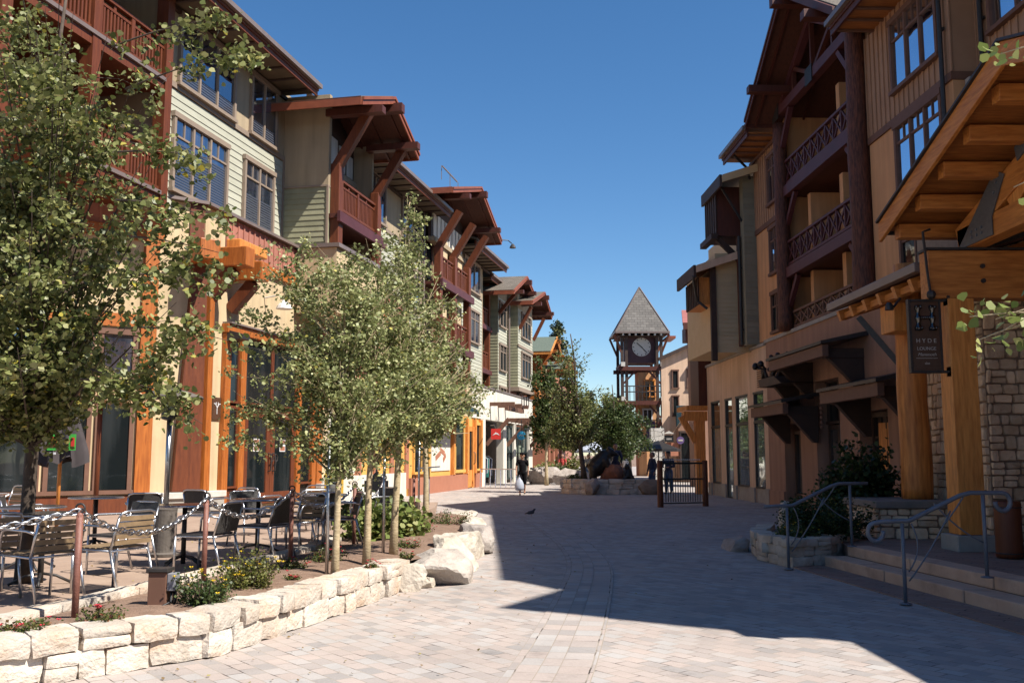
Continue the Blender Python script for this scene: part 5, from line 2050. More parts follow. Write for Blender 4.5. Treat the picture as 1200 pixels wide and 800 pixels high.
def far_signs():
    F = Fr(9.5, 58.9, 90)
    T = thing('hanging_sign', 'small black rectangular shop sign under a lamp hood beside the stone pier', 'sign', F(.2, 0, 2.4))
    m = MB()
    m.box(F, -.15, .4, -.03, .03, 2.45, 2.85)
    m.build('sign_panel', 'black', T)
    m = MB()
    for k in range(4):
        m.box(F, -.02 + k * .08, .03 + k * .08, .032, .038, 2.58, 2.68)
    m.build('lettering', 'letter_pale', T)
    m = MB()
    m.prism([F(-.2, 0, 2.95), F(.45, 0, 2.95), F(.12, 0, 3.12)], (0, -.1, 0))
    m.build('lamp_hood', 'limestone', T)
    T = thing('hanging_sign', 'round purple shop sign hanging beside the small black sign', 'sign', F(.8, 0, 2.4))
    m = MB()
    m.tube([F(.82, .0, 2.55), F(.82, .06, 2.55)], .23, 20)
    m.build('sign_panel', 'purple_cloth', T)
    m = MB()
    m.box(F, .68, .96, .07, .08, 2.5, 2.6)
    m.build('lettering', 'letter_pale', T)
    m = MB()
    m.tube([F(.82, .03, 2.78), F(.82, .03, 3.05), F(.82, -.8, 3.05)], .02, 5)
    m.build('bracket', 'metal_dark', T)
    T = thing('hanging_sign', 'ice cream shop sign with red base and white swirl on the brown wall', 'sign', F(1.9, 0, 2.3))
    m = MB()
    m.prism([F(1.5, .02, 2.1), F(2.3, .02, 2.1), F(2.2, .02, 2.35), F(1.6, .02, 2.35)], (0, -.08, 0))
    m.build('sign_panel', 'red_sign', T)
    m = MB()
    m.ball(F(1.95, .05, 2.65), .2, 10, 7, (1, .4, 1))
    m.ball(F(1.75, .05, 2.5), .13, 8, 6, (1, .4, 1))
    m.build('swirl', 'cloth_white', T)
    T = thing('banner', 'purple fabric banner hanging from the clock tower side', 'banner', (10, 66, 2.0))
    m = MB()
    n = 8
    for i in range(n):
        z0, z1 = 4.0 - i * .25, 4.0 - (i + 1) * .25
        m.hexa([(9.25, 66 + .05 * math.sin(i), z1), (9.85, 66.02 + .05 * math.sin(i), z1), (9.85, 66.04 + .05 * math.sin(i), z1), (9.25, 66.02 + .05 * math.sin(i), z1),
                (9.25, 66 + .05 * math.sin(i - 1), z0), (9.85, 66.02 + .05 * math.sin(i - 1), z0), (9.85, 66.04 + .05 * math.sin(i - 1), z0), (9.25, 66.02 + .05 * math.sin(i - 1), z0)])
    m.build('cloth', 'purple_cloth', T)
    m = MB()
    m.tube([(9.55, 65.98, 3.4), (9.55, 65.95, 3.4)], .2, 16)
    m.build('emblem', 'steel_blue', T)
    m = MB()
    m.tube([(9.15, 66.02, 4.05), (10.0, 66.02, 4.05)], .03, 6)
    m.tube([(9.98, 66.02, 0), (9.98, 66.02, 4.2)], .05, 8)
    m.build('pole', 'metal_dark', T)


far_signs()


def clock_tower():
    cx, cy = 10.25, 76.7
    T = thing('clock_tower', 'dark timber clock tower with steep shingled pyramid roof at the street end', 'tower', (cx, cy, 0))
    F = Fr(cx, cy, 90)
    h = 1.55
    for sx in (-1, 1):
        for sy in (-1, 1):
            for d in ((0, 0), (.34, 0)):
                wallbox(T, F, sx * (h - d[0]) - .11, sx * (h - d[0]) + .11, sy * h - .11, sy * h + .11, 0, 11.2, 'wood_dark', 'post')
    for z in (3.9, 5.55, 8.25):
        for s in (-1, 1):
            wallbox(T, F, -h - .35, h + .35, s * h + (.115 if s > 0 else -.315), s * h + (.315 if s > 0 else -.115), z, z + .32, 'wood_redbrown', 'beam')
            wallbox(T, F, s * h - .1, s * h + .1, -h - .6, h + .6, z + .325, z + .6, 'wood_dark', 'beam')
            wallbox(T, F, s * h - .16, s * h + .16, h + .604, h + .64, z + .3, z + .64, 'limestone', 'beam_end')
    for z in (3.95, 5.6):
        wallbox(T, F, -h + .12, h - .12, -h + .1, h - .1, z + .1, z + .25, 'wood_dark', 'floor')
    # rooms
    wallbox(T, F, -.2, 1.3, -1.3, .7, 0, 8.2, 'stucco_ochre', 'inner_wall')
    window(T, F, .25, 1.15, 6.3, 7.5, .7, 2, 0, 'wood_amber', 'glass_dark', .1, rows=3)
    window(T, F, .1, .9, 4.2, 5.2, .7, 2, 0, 'white', 'glass_dark', .1)
    # clock box
    wallbox(T, F, -1.1, 1.15, -1.2, 1.25, 8.9, 11.15, 'clock_wall', 'clock_wall')
    m = MB()
    m.tube([F(.03, 1.25, 10.16), F(.03, 1.30, 10.16)], .74, 36)
    c = m.build('clock_face', 'clock_face', T)
    m = MB()
    for k in range(12):
        a = k * math.pi / 6
        m.beam(F(.03 + .58 * math.sin(a), 1.31, 10.16 + .58 * math.cos(a)), F(.03 + .70 * math.sin(a), 1.31, 10.16 + .70 * math.cos(a)), .05, .012, up=(0, -1, 0))
    m.build('hour_mark', 'black', c)
    # hour hand at about twenty past ten, minute hand near twenty-three
    m = MB()
    for ang, l, w in ((R_(-49), .50, .075), (R_(138), .66, .06)):
        m.beam(F(.03 - .10 * math.sin(ang), 1.325, 10.16 - .10 * math.cos(ang)), F(.03 + l * math.sin(ang), 1.325, 10.16 + l * math.cos(ang)), w, .012, up=(0, -1, 0))
    m.build('clock_hand', 'black', c)
    # railings
    m = MB()
    for z in (6.55, 7.0):
        m.box(F, -h + .12, h - .12, h - .04, h + .04, z, z + .08)
    for k in range(9):
        u = -h + .25 + k * (2 * h - .5) / 8
        m.box(F, u - .025, u + .025, h - .03, h + .03, 5.9, 7.0)
    m.build('railing', 'metal_dark', T)
    # braces
    for z in (5.5, 8.2):
        for s in (-1, 1):
            brace_m = MB()
            brace_m.beam(F(s * (h - .05), h + .02, z - 1.0), F(s * (h - 1.0), h + .02, z), .14, .14)
            brace_m.build('brace', 'wood_redbrown', T)
    for sx in (-1, 1):
        for sy in (-1, 1):
            m = MB()
            m.beam(F(sx * h, sy * h, 9.6), F(sx * (h + .62), sy * (h + .2), 11.15), .16, .16)
            m.build('roof_brace', 'wood_rust', T)
    # pyramid roof
    e = 2.12
    ze, zp = 11.25, 15.2
    apex = F(.1, 0, zp)
    cs = [F(-e, e, ze), F(e, e, ze), F(e, -e, ze), F(-e, -e, ze)]
    m = MB()
    for k in range(4):
        a, b = cs[k], cs[(k + 1) % 4]
        m.face([a, b, apex], [(0, 0), (2 * e, 0), (e, 4.4)])
    m.face(list(reversed(cs)), [(0, 0), (1, 0), (1, 1), (0, 1)])
    r = m.build('roof', 'shingle_tower', T)
    m = MB()
    for k in range(4):
        a, b = Vector(cs[k]), Vector(cs[(k + 1) % 4])
        m.beam(a + Vector((0, 0, .0)), b + Vector((0, 0, .0)), .12, .16)
        m.beam(a + Vector((0, 0, .03)), Vector(apex), .1, .06)
    m.build('roof_edge', 'gutter_bronze', r)
    for k in range(7):
        u = -1.5 + k * .5
        m = MB()
        m.box(F, u - .07, u + .07, 1.3, 2.1, 11.0, 11.16)
        m.build('rafter_tail', 'limestone', r)
    wallbox(T, F, -1.9, 1.9, -1.9, 1.9, 10.96, 11.0, 'wood_dark', 'soffit')
    wallbox(T, F, 2.1, 2.75, -1.2, 1.4, 10.85, 11.05, 'fascia_red', 'side_eave')


clock_tower()


# ------------------------------------------------------------------ lounge entrance on the right
def cladding(par, o, d, width, z0, z1, seed):
    """fieldstones set into a mortar face: rough courses with uneven heads and some tall stones"""
    rnd = random.Random(seed)
    mb = MB()
    d = Vector((d[0], d[1], 0)).normalized()
    n = Vector((d.y, -d.x, 0))
    rot = math.atan2(d.y, d.x)
    z = z0
    while z < z1 - .03:
        h = min(rnd.uniform(.13, .25), z1 - z)
        x = -rnd.uniform(0, .1)
        while x < width - .02:
            w = rnd.uniform(.12, .34)
            a, b = max(0, x), min(width, x + w)
            if b - a > .05:
                c = Vector((o[0], o[1], 0)) + d * ((a + b) / 2) + n * rnd.uniform(-.005, .018)
                if h > .18 and rnd.random() < .35:
                    k = rnd.uniform(.4, .6)
                    for (s0, s1) in ((0, k), (k, 1)):
                        mb.stone((c.x, c.y, z + h * (s0 + s1) / 2), (b - a - .018, .09, h * (s1 - s0) - .016), rot, rnd, k=3, rough=.10, round_=.3)
                else:
                    mb.stone((c.x, c.y, z + h / 2 + rnd.uniform(-.008, .008)), (b - a - .018, .09, h - .016), rot, rnd, k=3, rough=.09, round_=.32)
            x += w
        z += h
    return mb.build('stone_facing', 'stone_tan', par)


def lounge_porch():
    T = thing('entrance_porch', 'amber timber entrance porch with gable roof, log column and stone wall at the right', 'porch', (7.5, 13, .3))
    X = IDF
    # stone walls
    m = MB()
    m.hexa([(7.4, 14.9, .0), (16, 14.9, .0), (16, 17.6, .0), (7.6, 17.6, .0), (7.4, 14.9, 6.0), (16, 14.9, 6.0), (16, 17.6, 6.0), (7.6, 17.6, 6.0)])
    m.build('stone_wall', 'mortar_brown', T)
    cladding(T, (7.40, 14.9), (1, 0), 3.0, 0, 6.0, 31)
    cladding(T, (7.58, 17.5), (-.07, -1), 2.6, 0, 4.6, 32)
    m = MB()
    m.box(X, 6.05, 7.36, 15.95, 17.4, .0, .78)
    p = m.build('pedestal', 'mortar_brown', T)
    cladding(p, (6.05, 15.95), (1, 0), 1.32, .28, .78, 33)
    cladding(p, (6.05, 17.4), (0, -1), 1.45, .28, .78, 34)
    m = MB()
    m.box(X, 5.97, 7.39, 15.87, 17.5, .782, .90)
    m.build('pedestal_cap', 'cap_stone', p, bevel=.015)
    log_post(T, (7.0, 16.7, 0), .26, .235, .90, 5.0, 'log_amber', 'log_column')
    # square post on its block
    m = MB()
    m.box(X, 6.40, 6.78, 13.86, 14.24, .52, 3.94)
    m.build('square_post', 'wood_amber', T, bevel=.012)
    m = MB()
    m.box(X, 6.32, 6.90, 13.78, 14.34, .28, .515)
    m.build('post_block', 'concrete_grey', T, bevel=.015)
    # cross beam
    m = MB()
    m.box(X, 6.16, 12, 13.9, 14.22, 3.945, 4.66)
    m.build('cross_beam', 'wood_amber_cross', T, bevel=.012)
    m = MB()
    m.box(X, 6.14, 12, 13.88, 14.24, 4.664, 4.70)
    m.build('flashing', 'metal_dark', T)
    for (a, b) in ((6.95, 4.42), (6.95, 4.2)):
        m = MB()
        m.tube([(a, 13.9, b), (a, 13.87, b)], .035, 8)
        m.build('bolt', 'metal_dark', T)
    # gable roof facing the street: ridge along X, rakes along Y
    G = Fr(6.15, 10.85, 0, -1)        # u = +Y, v = towards the street (-X)
    yN, yF, zE, zP = -3.95, 3.95, 5.16, 6.40
    for (ya, za, yb, zb) in ((yF, zE, 0, zP), (yN, zE, 0, zP)):
        o = slope(T, [G(ya, .3, za), G(ya, -6, za), G(yb, -6, zb), G(yb, .3, zb)], .14, 'metal_dark', 'soffit_amber')
        m = MB()
        m.hexa([G(ya, .303, za - .18), G(yb, .303, zb - .18), G(yb, .36, zb - .18), G(ya, .36, za - .18),
                G(ya, .303, za + .12), G(yb, .303, zb + .12), G(yb, .36, zb + .12), G(ya, .36, za + .12)])
        m.build('rake_board', 'wood_amber_long', o, bevel=.008)
        m = MB()
        m.hexa([G(ya, .3, za + .125), G(yb, .3, zb + .125), G(yb, .40, zb + .125), G(ya, .40, za + .125),
                G(ya, .3, za + .16), G(yb, .3, zb + .16), G(yb, .40, zb + .16), G(ya, .40, za + .16)])
        m.build('drip_edge', 'metal_dark', o)
        # purlins under the roof
        for k in range(5):
            t = .06 + k * .20
            y = ya + (yb - ya) * t
            z = za + (zb - za) * t
            m = MB()
            m.box(G, y - .10, y + .10, -6, .16, z - .25, z - .035)
            m.build('purlin', 'wood_amber_cross', T, bevel=.01)
        # truss rafter and tie, further in
        m = MB()
        m.beam(G(ya - (.55 if ya > 0 else -.55), -.75, za - .28), G(yb, -.75, zb - .45), .26, .38)
        m.build('truss_rafter', 'wood_amber_long', T, bevel=.012)
    m = MB()
    m.beam(G(3.4, -.75, 4.87), G(-3.4, -.75, 4.87), .26, .34)
    m.build('tie_beam', 'wood_amber_long', T, bevel=.012)
    m = MB()
    m.beam(G(0, -.75, 5.03), G(0, -.75, 5.9), .24, .24)
    m.build('king_post', 'wood_amber', T, bevel=.012)
    for s in (1, -1):
        m = MB()
        m.beam(G(s * 1.9, -.75, 5.03), G(s * .9, -.75, 5.68), .2, .24)
        m.build('truss_strut', 'wood_amber', T, bevel=.01)
        m = MB()
        m.prism([G(s * 3.35, -.61, 4.72), G(s * 2.3, -.61, 4.72), G(s * 2.3, -.61, 4.98), G(s * 1.9, -.61, 5.48), G(s * 2.15, -.61, 5.60)], G.n * .014)
        pl = m.build('steel_plate', 'plate_grey', T)
        q = MB()
        for (yy, zz) in ((2.9, 4.82), (2.75, 4.82), (2.6, 4.82), (2.9, 4.9), (2.75, 4.9), (2.6, 4.9), (2.2, 5.3), (2.12, 5.42)):
            a = G(s * yy, -.596, zz)
            q.tube([a, (a[0] - .015, a[1], a[2])], .022, 6)
        q.build('bolt', 'steel_blue', pl)
        m = MB()
        m.prism([G(s * 1.55, -.61, 5.55), G(s * .75, -.61, 5.85), G(s * .85, -.61, 6.0), G(s * 1.6, -.61, 5.75)], G.n * .014)
        m.build('steel_plate', 'plate_grey', T)
    m = MB()
    m.tube([G(3.97, .2, 5.2), G(4.1, .2, 5.2), G(4.1, -.2, 5.2)], .07, 8)
    m.build('gutter_end', 'metal_dark', T)
    m = MB()
    m.tube([(6.25, 14.0, 5.0), (6.12, 13.95, 4.95), (6.12, 13.86, 4.3), (6.14, 13.84, 4.0)], .02, 6)
    m.ball((6.14, 13.82, 3.98), .07, 8, 6)
    m.build('conduit', 'metal_dark', T)
    # low side canopies with rafters, one each side of the porch (the near one, unseen, is added for its street shadow)
    slope(T, [(6.25, -1, 4.42), (6.25, 7.2, 4.42), (9.2, 7.2, 5.4), (9.2, -1, 5.4)], .10, 'metal_dark', 'soffit_red', 'canopy_roof')
    wallbox(T, X, 6.12, 6.25, -1, 7.2, 4.30, 4.56, 'wood_amber_long', 'canopy_beam')
    for y in (-.8, 3, 7):
        wallbox(T, X, 6.4, 6.75, y - .17, y + .17, .3, 4.36, 'wood_amber', 'square_post')
    o = slope(T, [(6.25, 14.35, 4.42), (6.25, 18.3, 4.42), (8.8, 18.3, 5.25), (8.8, 14.35, 5.25)], .10, 'metal_dark', 'soffit_red', 'canopy_roof')
    m = MB()
    m.box(X, 6.12, 6.25, 14.3, 18.4, 4.42, 4.56)
    m.build('canopy_gutter', 'gutter_bronze', T, bevel=.01)
    for k in range(6):
        y = 14.7 + k * .66
        m = MB()
        m.beam((6.22, y, 4.27), (8.8, y, 5.12), .12, .2)
        m.build('canopy_rafter', 'wood_amber_cross', T)
    m = MB()
    m.box(X, 6.3, 6.42, 14.3, 18.2, 4.22, 4.33)
    m.build('canopy_beam', 'wood_amber_long', T)
    m = MB()
    m.box(X, 6.42, 6.86, 15.9, 16.5, 3.72, 4.20)
    m.build('beam_end', 'wood_amber', T, bevel=.015)
    m = MB()
    m.beam((6.34, 17.3, 4.15), (7.0, 16.9, 3.1), .09, .10)
    m.build('canopy_brace', 'metal_dark', T)
    m = MB()
    m.tube([(6.25, 15.2, 4.15), (6.1, 15.1, 4.0), (6.0, 15.0, 4.02)], .02, 6)
    m.lathe((5.98, 14.98, 3.93), [(.07, 0), (.06, .08), (.03, .12)], 10)
    m.build('spotlight', 'metal_dark', T)
    return T


lounge_porch()


def lounge_sign():
    T = thing('hanging_sign', 'dark brown HYDE LOUNGE sign with ornate letter H hanging from the square porch post', 'sign', (6.05, 13.95, 2.85))
    X = IDF
    y = 13.95
    x0, x1, z0, z1 = 5.85, 6.30, 2.86, 3.91
    m = MB()
    m.box(X, x0 + .02, x1 - .02, y - .03, y + .03, z0 + .02, z1 - .02)
    m.build('sign_panel', 'sign_brown', T)
    m = MB()
    m.box(X, x0 - .02, x0 + .018, y - .045, y + .045, z0 - .02, z1 + .02)
    m.box(X, x1 - .018, x1 + .01, y - .045, y + .045, z0 - .02, z1 + .02)
    m.box(X, x0 + .02, x1 + .16, y - .04, y + .04, z1 - .016, z1 + .02)
    m.box(X, x0 + .02, x1 + .16, y - .04, y + .04, z0 - .02, z0 + .016)
    m.build('sign_frame', 'metal_dark', T, bevel=.004)
    for z in (z0, z1):
        m = MB()
        m.box(X, x1 + .10, x1 + .14, y - .07, y + .07, z - .07, z + .07)
        m.build('mounting_plate', 'metal_dark', T)
    cx = (x0 + x1) / 2
    m = MB()
    yf = y - .035
    for s in (-1, 1):
        prof = [(.0, 0), (.055, .0), (.06, .05), (.035, .085), (.028, .12), (.05, .17), (.05, .20), (.03, .24), (.026, .28), (.05, .33), (.05, .37), (.0, .38)]
        m.lathe((cx + s * .105, yf, 3.46), prof, 12, cap=False)
        for (dx, dz) in ((-.04, .04), (.04, .04), (-.03, .35), (.03, .35), (0, .19)):
            m.ball((cx + s * .105 + dx, yf - .04, 3.46 + dz), .022, 8, 6)
    for k in range(5):
        m.ball((cx - .06 + k * .03, yf - .01, 3.655), .026, 8, 6)
    m.build('ornate_letter', 'letter_dark', T, smooth=True)
    rt, up = (1, 0, 0), (0, 0, 1)
    for s, size, z, sh in (('H Y D E', .088, 3.285, 0), ('LOUNGE', .070, 3.175, 0), ('Mammoth', .066, 3.09, .35), ('sbe', .055, 2.965, 0)):
        text('lettering', s, size, 'letter_pale', (cx, y - .036, z), rt, up, T, .003, shear=sh)
    m = MB()
    for k in range(16):
        m.box(X, cx - .155 + k * .0195, cx - .142 + k * .0195, y - .036, y - .031, 3.052, 3.062)
    m.build('small_print', 'letter_pale', T)


lounge_sign()


def lounge_steps():
    # raised terrace with two steps, slightly askew to the street
    a = [(4.66, 14.55), (5.62, 5.5)]     # foot of the lower riser
    d = Vector((a[1][0] - a[0][0], a[1][1] - a[0][1], 0)).normalized()
    n = Vector((d.y, -d.x, 0))           # pointing away from the terrace
    if n.x > 0:
        n = -n
    A, B = Vector((*a[0], 0)), Vector((*a[1], 0))

    def off(p, k, z):
        q = p - n * k
        return (q.x, q.y, z)
    m = MB()
    m.prism([off(A, .38, -.01), off(B, .38, -.01), (9.2, 5.5, -.01), (9.2, 14.7, -.01), (9.2, 18.5, -.01), (6.0, 18.5, -.01), (5.2, 15.3, -.01)], (0, 0, .299))
    struct(m.build('terrace', 'paver_dark'))
    T = thing('entrance_steps', 'two brown concrete steps leading up to the lounge porch', 'steps', (A.x, A.y, 0))
    k = 5
    for (k0, z0, z1) in ((0, 0, .155), (.36, .156, .305)):
        for i in range(k):
            p = A.lerp(B, i / k + .0015)
            q = A.lerp(B, (i + 1) / k - .0015)
            mb = MB()
            w = .36 if k0 == 0 else .34
            mb.prism([off(p, k0, z0), off(q, k0, z0), off(q, k0 + w, z0), off(p, k0 + w, z0)], (0, 0, z1 - z0))
            mb.build('step', 'concrete_step', T, bevel=.012)
    m = MB()
    P, Q = A + n * .52, B + n * .52
    m.prism([(P.x, P.y, .001), (Q.x, Q.y, .001), off(B, 0, .001), off(A, 0, .001)], (0, 0, .014))
    struct(m.build('landing_strip', 'paver_dark'))


lounge_steps()


def handrail(name, label, y, x0, x1, zg0, zg1, curl0, curl1, slopey=0.0):
    T = thing(name, label, 'handrail', (x0, y, zg0))
    y0, y1 = y, y + slopey
    zt0, zt1 = zg0 + .90, zg1 + .93
    m = MB()
    for (x, yy, zg, zt) in ((x0, y0, zg0, zt0), (x1, y1, zg1, zt1)):
        mm = MB()
        mm.tube([(x, yy, zg), (x, yy, zt - .02)], .022, 10)
        mm.lathe((x, yy, zg), [(.07, 0), (.07, .012), (.03, .02)], 12)
        mm.build('post', 'steel_blue', T, smooth=True)
    xa, xb = x0 - .28, x1 + .22
    pts = []
    if curl0:
        c = (xa - .02, y0, zt0 - .115)
        pts += [(c[0] + .085 * math.cos(t), y0, c[2] + .1 * math.sin(t)) for t in np.linspace(R_(370), R_(100), 14)]
    else:
        pts += [(xa - .06, y0, zt0 - .01)]
    pts += [(xa + .05, y0, zt0), (x0 + .08, y0, zt0 + .01)]
    xm = x0 + (x1 - x0) * .72
    pts += [(xm, y0 + (y1 - y0) * .72, zt1 - .03), (xm + .12, y0 + (y1 - y0) * .8, zt1), (x1, y1, zt1)]
    if curl1:
        c = (xb, y1, zt1 - .10)
        pts += [(c[0] + .085 * math.cos(t), y1, c[2] + .1 * math.sin(t)) for t in np.linspace(R_(90), R_(-180), 14)]
    else:
        pts += [(xb + .05, y1, zt1)]
    mm = MB()
    mm.tube(pts, .025, 10)
    mm.build('rail', 'steel_blue', T, smooth=True)
    mm = MB()
    for (a, b, c) in (((x0 + .05, y0, zg0 + .25), (x0 + .3, y0, zt0 - .35), (x0 + .55, y0, zt0 + .12)),
                      ((x0 + .1, y0, zt0 - .02), (x0 + .25, y0, zt0 - .3), (x0 + .05, y0, zg0 + .35)),
                      ((x1 - .55, y1, zt1 - .12), (x1 - .3, y1, zt1 - .42), (x1 - .02, y1, zt1 - .55)),
                      ((x1 - .45, y1, zt1 - .35), (x1 - .28, y1, zt1 - .15), (x1 - .2, y1, zt1 - .01))):
        mm.tube(bezier(Vector(a), Vector(b), Vector(c), 8), .009, 6)
    mm.build('twig_infill', 'steel_blue', T, smooth=True)


handrail('stair_handrail', 'near blue grey metal stair rail with curled ends on the lower edge of the steps', 10.85, 4.36, 5.28, 0.012, .30, True, True)
handrail('stair_handrail', 'far blue grey metal stair rail beside the planter shrub', 14.1, 4.0, 5.05, 0.012, .30, False, False, .35)


def log_bin():
    T = thing('log_bin', 'rusty log shaped waste bin standing beside the square porch post', 'bin', (6.62, 12.95, .3))
    m = MB()
    prof = [(.0, 0), (.165, 0), (.172, .05), (.166, .4), (.17, .7), (.165, .74), (.13, .74), (.125, .68), (0, .68)]
    m.lathe((6.62, 12.95, .30), prof, 20, cap=False)
    m.build('drum', 'wood_rust', T, smooth=True)
    m = MB()
    for z in (.06, .66):
        m.tube([(6.62 + .172 * math.cos(a), 12.95 + .172 * math.sin(a), .30 + z) for a in np.linspace(0, 6.283, 25)[:-1]], .008, 5, closed=True)
    m.build('band', 'metal_dark', T)


log_bin()


def reflection_lodge():  # unseen building added to darken what the shop glass reflects
    T = thing('reflection_lodge', 'added brown lodge with rows of windows behind the camera, darkening the glass reflections', 'building', (0, -56, 0))
    F = Fr(-40, -52, 90, -1)
    wallbox(T, F, 0, 90, -12, 0, 0, 12.5, 'stucco_brown', 'wall')
    slope(T, [F(-1, 1.2, 12.4), F(91, 1.2, 12.4), F(91, -8, 16), F(-1, -8, 16)], .2, 'shingle_roof', 'soffit_red')
    for k in range(22):
        for z in (1.0, 4.6, 7.6, 10.2):
            window(T, F, 2 + k * 4, 4.4 + k * 4, z, z + 1.8, 0, 2, 0, 'trim_brown', 'glass_dark')


reflection_lodge()

# ------------------------------------------------------------------ dry stone walls and boulders
def stone_wall(name, label, path, h, depth, mat, seed, courses=2, smin=.22, smax=.55, base_z=0.0, closed=False, cat='stone wall'):
    rnd = random.Random(seed)
    T = thing(name, label, cat, (path[0][0], path[0][1], base_z))
    P = [Vector((x, y, 0)) for x, y in path]
    seg = [(P[i + 1] - P[i]).length for i in range(len(P) - 1)]
    tot = sum(seg)

    def at(d):
        d = min(max(d, 0), tot - 1e-4)
        i = 0
        while d > seg[i]:
            d -= seg[i]
            i += 1
        t = (P[i + 1] - P[i]).normalized()
        return P[i] + t * d, t
    mb = MB()
    z = base_z
    for c in range(courses):
        hc = h / courses * (1.0 if courses == 1 else (1.12 if c < courses - 1 else .9))
        d = -rnd.uniform(0, .2)
        while d < tot:
            L = rnd.uniform(smin, smax)
            if c == courses - 1:
                L *= 1.15
            two = rnd.random() < .18 and courses > 1
            p, t = at(d + L / 2)
            n = Vector((-t.y, t.x, 0))
            rot = math.atan2(t.y, t.x)
            q = p + n * (depth / 2 - rnd.uniform(0, .035) - (.02 if c == courses - 1 else 0))
            if two:
                mb.stone((q.x, q.y, z + hc * .27), (L * .97, depth, hc * .5), rot + rnd.uniform(-.04, .04), rnd)
                mb.stone((q.x, q.y, z + hc * .76), (L * .97, depth, hc * .47), rot + rnd.uniform(-.04, .04), rnd)
            else:
                hh = hc * rnd.uniform(.93, 1.06)
                mb.stone((q.x, q.y, z + hh / 2), (L * 1.0, depth * rnd.uniform(.92, 1.05), hh * 1.0), rot + rnd.uniform(-.04, .04), rnd, k=6)
            d += L
        z += hc * .98
    mb.build('stones', mat, T, smooth=False)
    core = MB()
    for i in range(len(P) - 1):
        t = (P[i + 1] - P[i]).normalized()
        n = Vector((-t.y, t.x, 0))
        a, b = P[i] + n * .045, P[i + 1] + n * .045
        c_, d_ = P[i + 1] + n * (depth * .85), P[i] + n * (depth * .85)
        core.hexa([(p.x, p.y, zz) for zz in (base_z, base_z + h * .90) for p in (a, b, c_, d_)])
    core.build('mortar', 'mortar_pale', T)
    return T


stone_wall('retaining_wall', 'low pale sandstone retaining wall curving along the planting bed in the left foreground', WALLC[:7] + [(-1.36, 11.9)], .37, .34, 'stone_pale', 4, 2, .18, .50)
stone_wall('stone_edging', 'thin row of flat pale stones edging the cafe patio', [(x + .05, y) for x, y in PATC[1:9]], .10, .22, 'stone_pale', 9, 1, .25, .55, .285)
for (lab, c, s, mt, sd, rt) in (
        ('blocky cream boulder finishing the end of the low stone wall', (-1.30, 12.05, .10), (.30, .32, .30), 'boulder_pale', 3, .3),
        ('small white stone lying between the wall end and the big boulder', (-1.10, 12.28, .05), (.20, .14, .15), 'boulder_pale', 8, .9),
        ('largest boulder with shaded grey face and pale flat top at the bed edge', (-1.12, 12.95, .10), (.60, .78, .42), 'boulder_mid', 21, .25),
        ('tall cream slab boulder just behind the largest grey boulder', (-.90, 14.3, .16), (.44, .80, .42), 'boulder_pale', 12, .1),
        ('rounded grey brown boulder in the middle of the boulder row', (-.68, 17.2, .14), (.40, 1.05, .40), 'boulder_grey', 17, .15),
        ('sloping cream boulder leaning toward the paving', (-.80, 15.6, .10), (.42, .9, .42), 'boulder_pale', 33, -.1),
        ('pale boulder at the far end of the boulder row', (-.90, 19.8, .10), (.45, 1.2, .38), 'boulder_pale', 41, .1),
        ('farthest cream boulder where the planting bed ends', (-1.2, 22.8, .10), (.5, 1.3, .34), 'boulder_pale', 45, .2),
        ('small reddish rock in the soil below the farthest tree', (-1.72, 18.7, .36), (.28, .2, .16), 'rock_red', 51, .2)):
    boulder('boulder', lab, c, s, mt, sd, rt, 4, 'boulders along the planting bed')


# ------------------------------------------------------------------ posts and chain of the patio
POSTS = [(-6.3, 5.7), (-3.52, 7.9), (-3.22, 10.2), (-2.82, 12.4), (-2.36, 14.5), (-2.45, 18.6), (-1.92, 18.9)]
plab = ['rust red chain post at the left edge by the slatted chairs', 'nearest rust red chain post in front of the slatted chairs', 'rust red chain post behind the yellow flowered shrub', 'rust red chain post beside the first young tree',
        'rust red chain post between the young trees', 'thin rust red post by the leafy shrub', 'rust red post by the farthest young tree']
ph = []
for k, (x, y) in enumerate(POSTS):
    z = .30
    T = thing('chain_post', plab[k], 'post', (x, y, z), 'chain posts round the patio')
    m = MB()
    m.tube([(x, y, z - .04), (x, y, z + .86)], .028, 10)
    m.ball((x, y, z + .86), .030, 8, 5)
    m.build('pole', 'rust_post', T, smooth=True)
    m = MB()
    m.tube([(x + .037 * math.cos(a), y, z + .92 + .037 * math.sin(a)) for a in np.linspace(0, 6.283, 13)[:-1]], .009, 6, closed=True)
    m.build('ring', 'metal_dark', T, smooth=True)
    ph.append(Vector((x, y, z + .90)))


def chain(k, a, b, sag, label):
    T = thing('chain', label, 'chain', tuple(a), 'galvanised chains between the patio posts')
    mb = MB()
    n = int((b - a).length / .075)
    for i in range(n):
        t = (i + .5) / n
        p = a.lerp(b, t) - Vector((0, 0, sag * 4 * t * (1 - t)))
        t2 = t + .01
        p2 = a.lerp(b, t2) - Vector((0, 0, sag * 4 * t2 * (1 - t2)))
        d = (p2 - p).normalized()
        side = d.cross(Vector((0, 0, 1))).normalized()
        up = side.cross(d)
        w = side if i % 2 else up
        w = (w * .85 + (up if i % 2 else side) * .3).normalized()
        ring = [p + d * (.058 * math.cos(q)) + w * (.026 * math.sin(q)) for q in np.linspace(0, 6.283, 11)[:-1]]
        mb.tube(ring, .0085, 5, closed=True)
    mb.build('links', 'steel', T, smooth=True)


clab = ['galvanised chain sagging at the left edge of the patio', 'galvanised chain between the nearest post and the shrub post', 'galvanised chain in front of the woven chairs',
        'galvanised chain beside the first young tree', 'galvanised chain between the young trees and leafy shrub']
for k in range(5):
    chain(k, ph[k], ph[k + 1], .26 if k else .2, clab[k])

# ------------------------------------------------------------------ cafe furniture


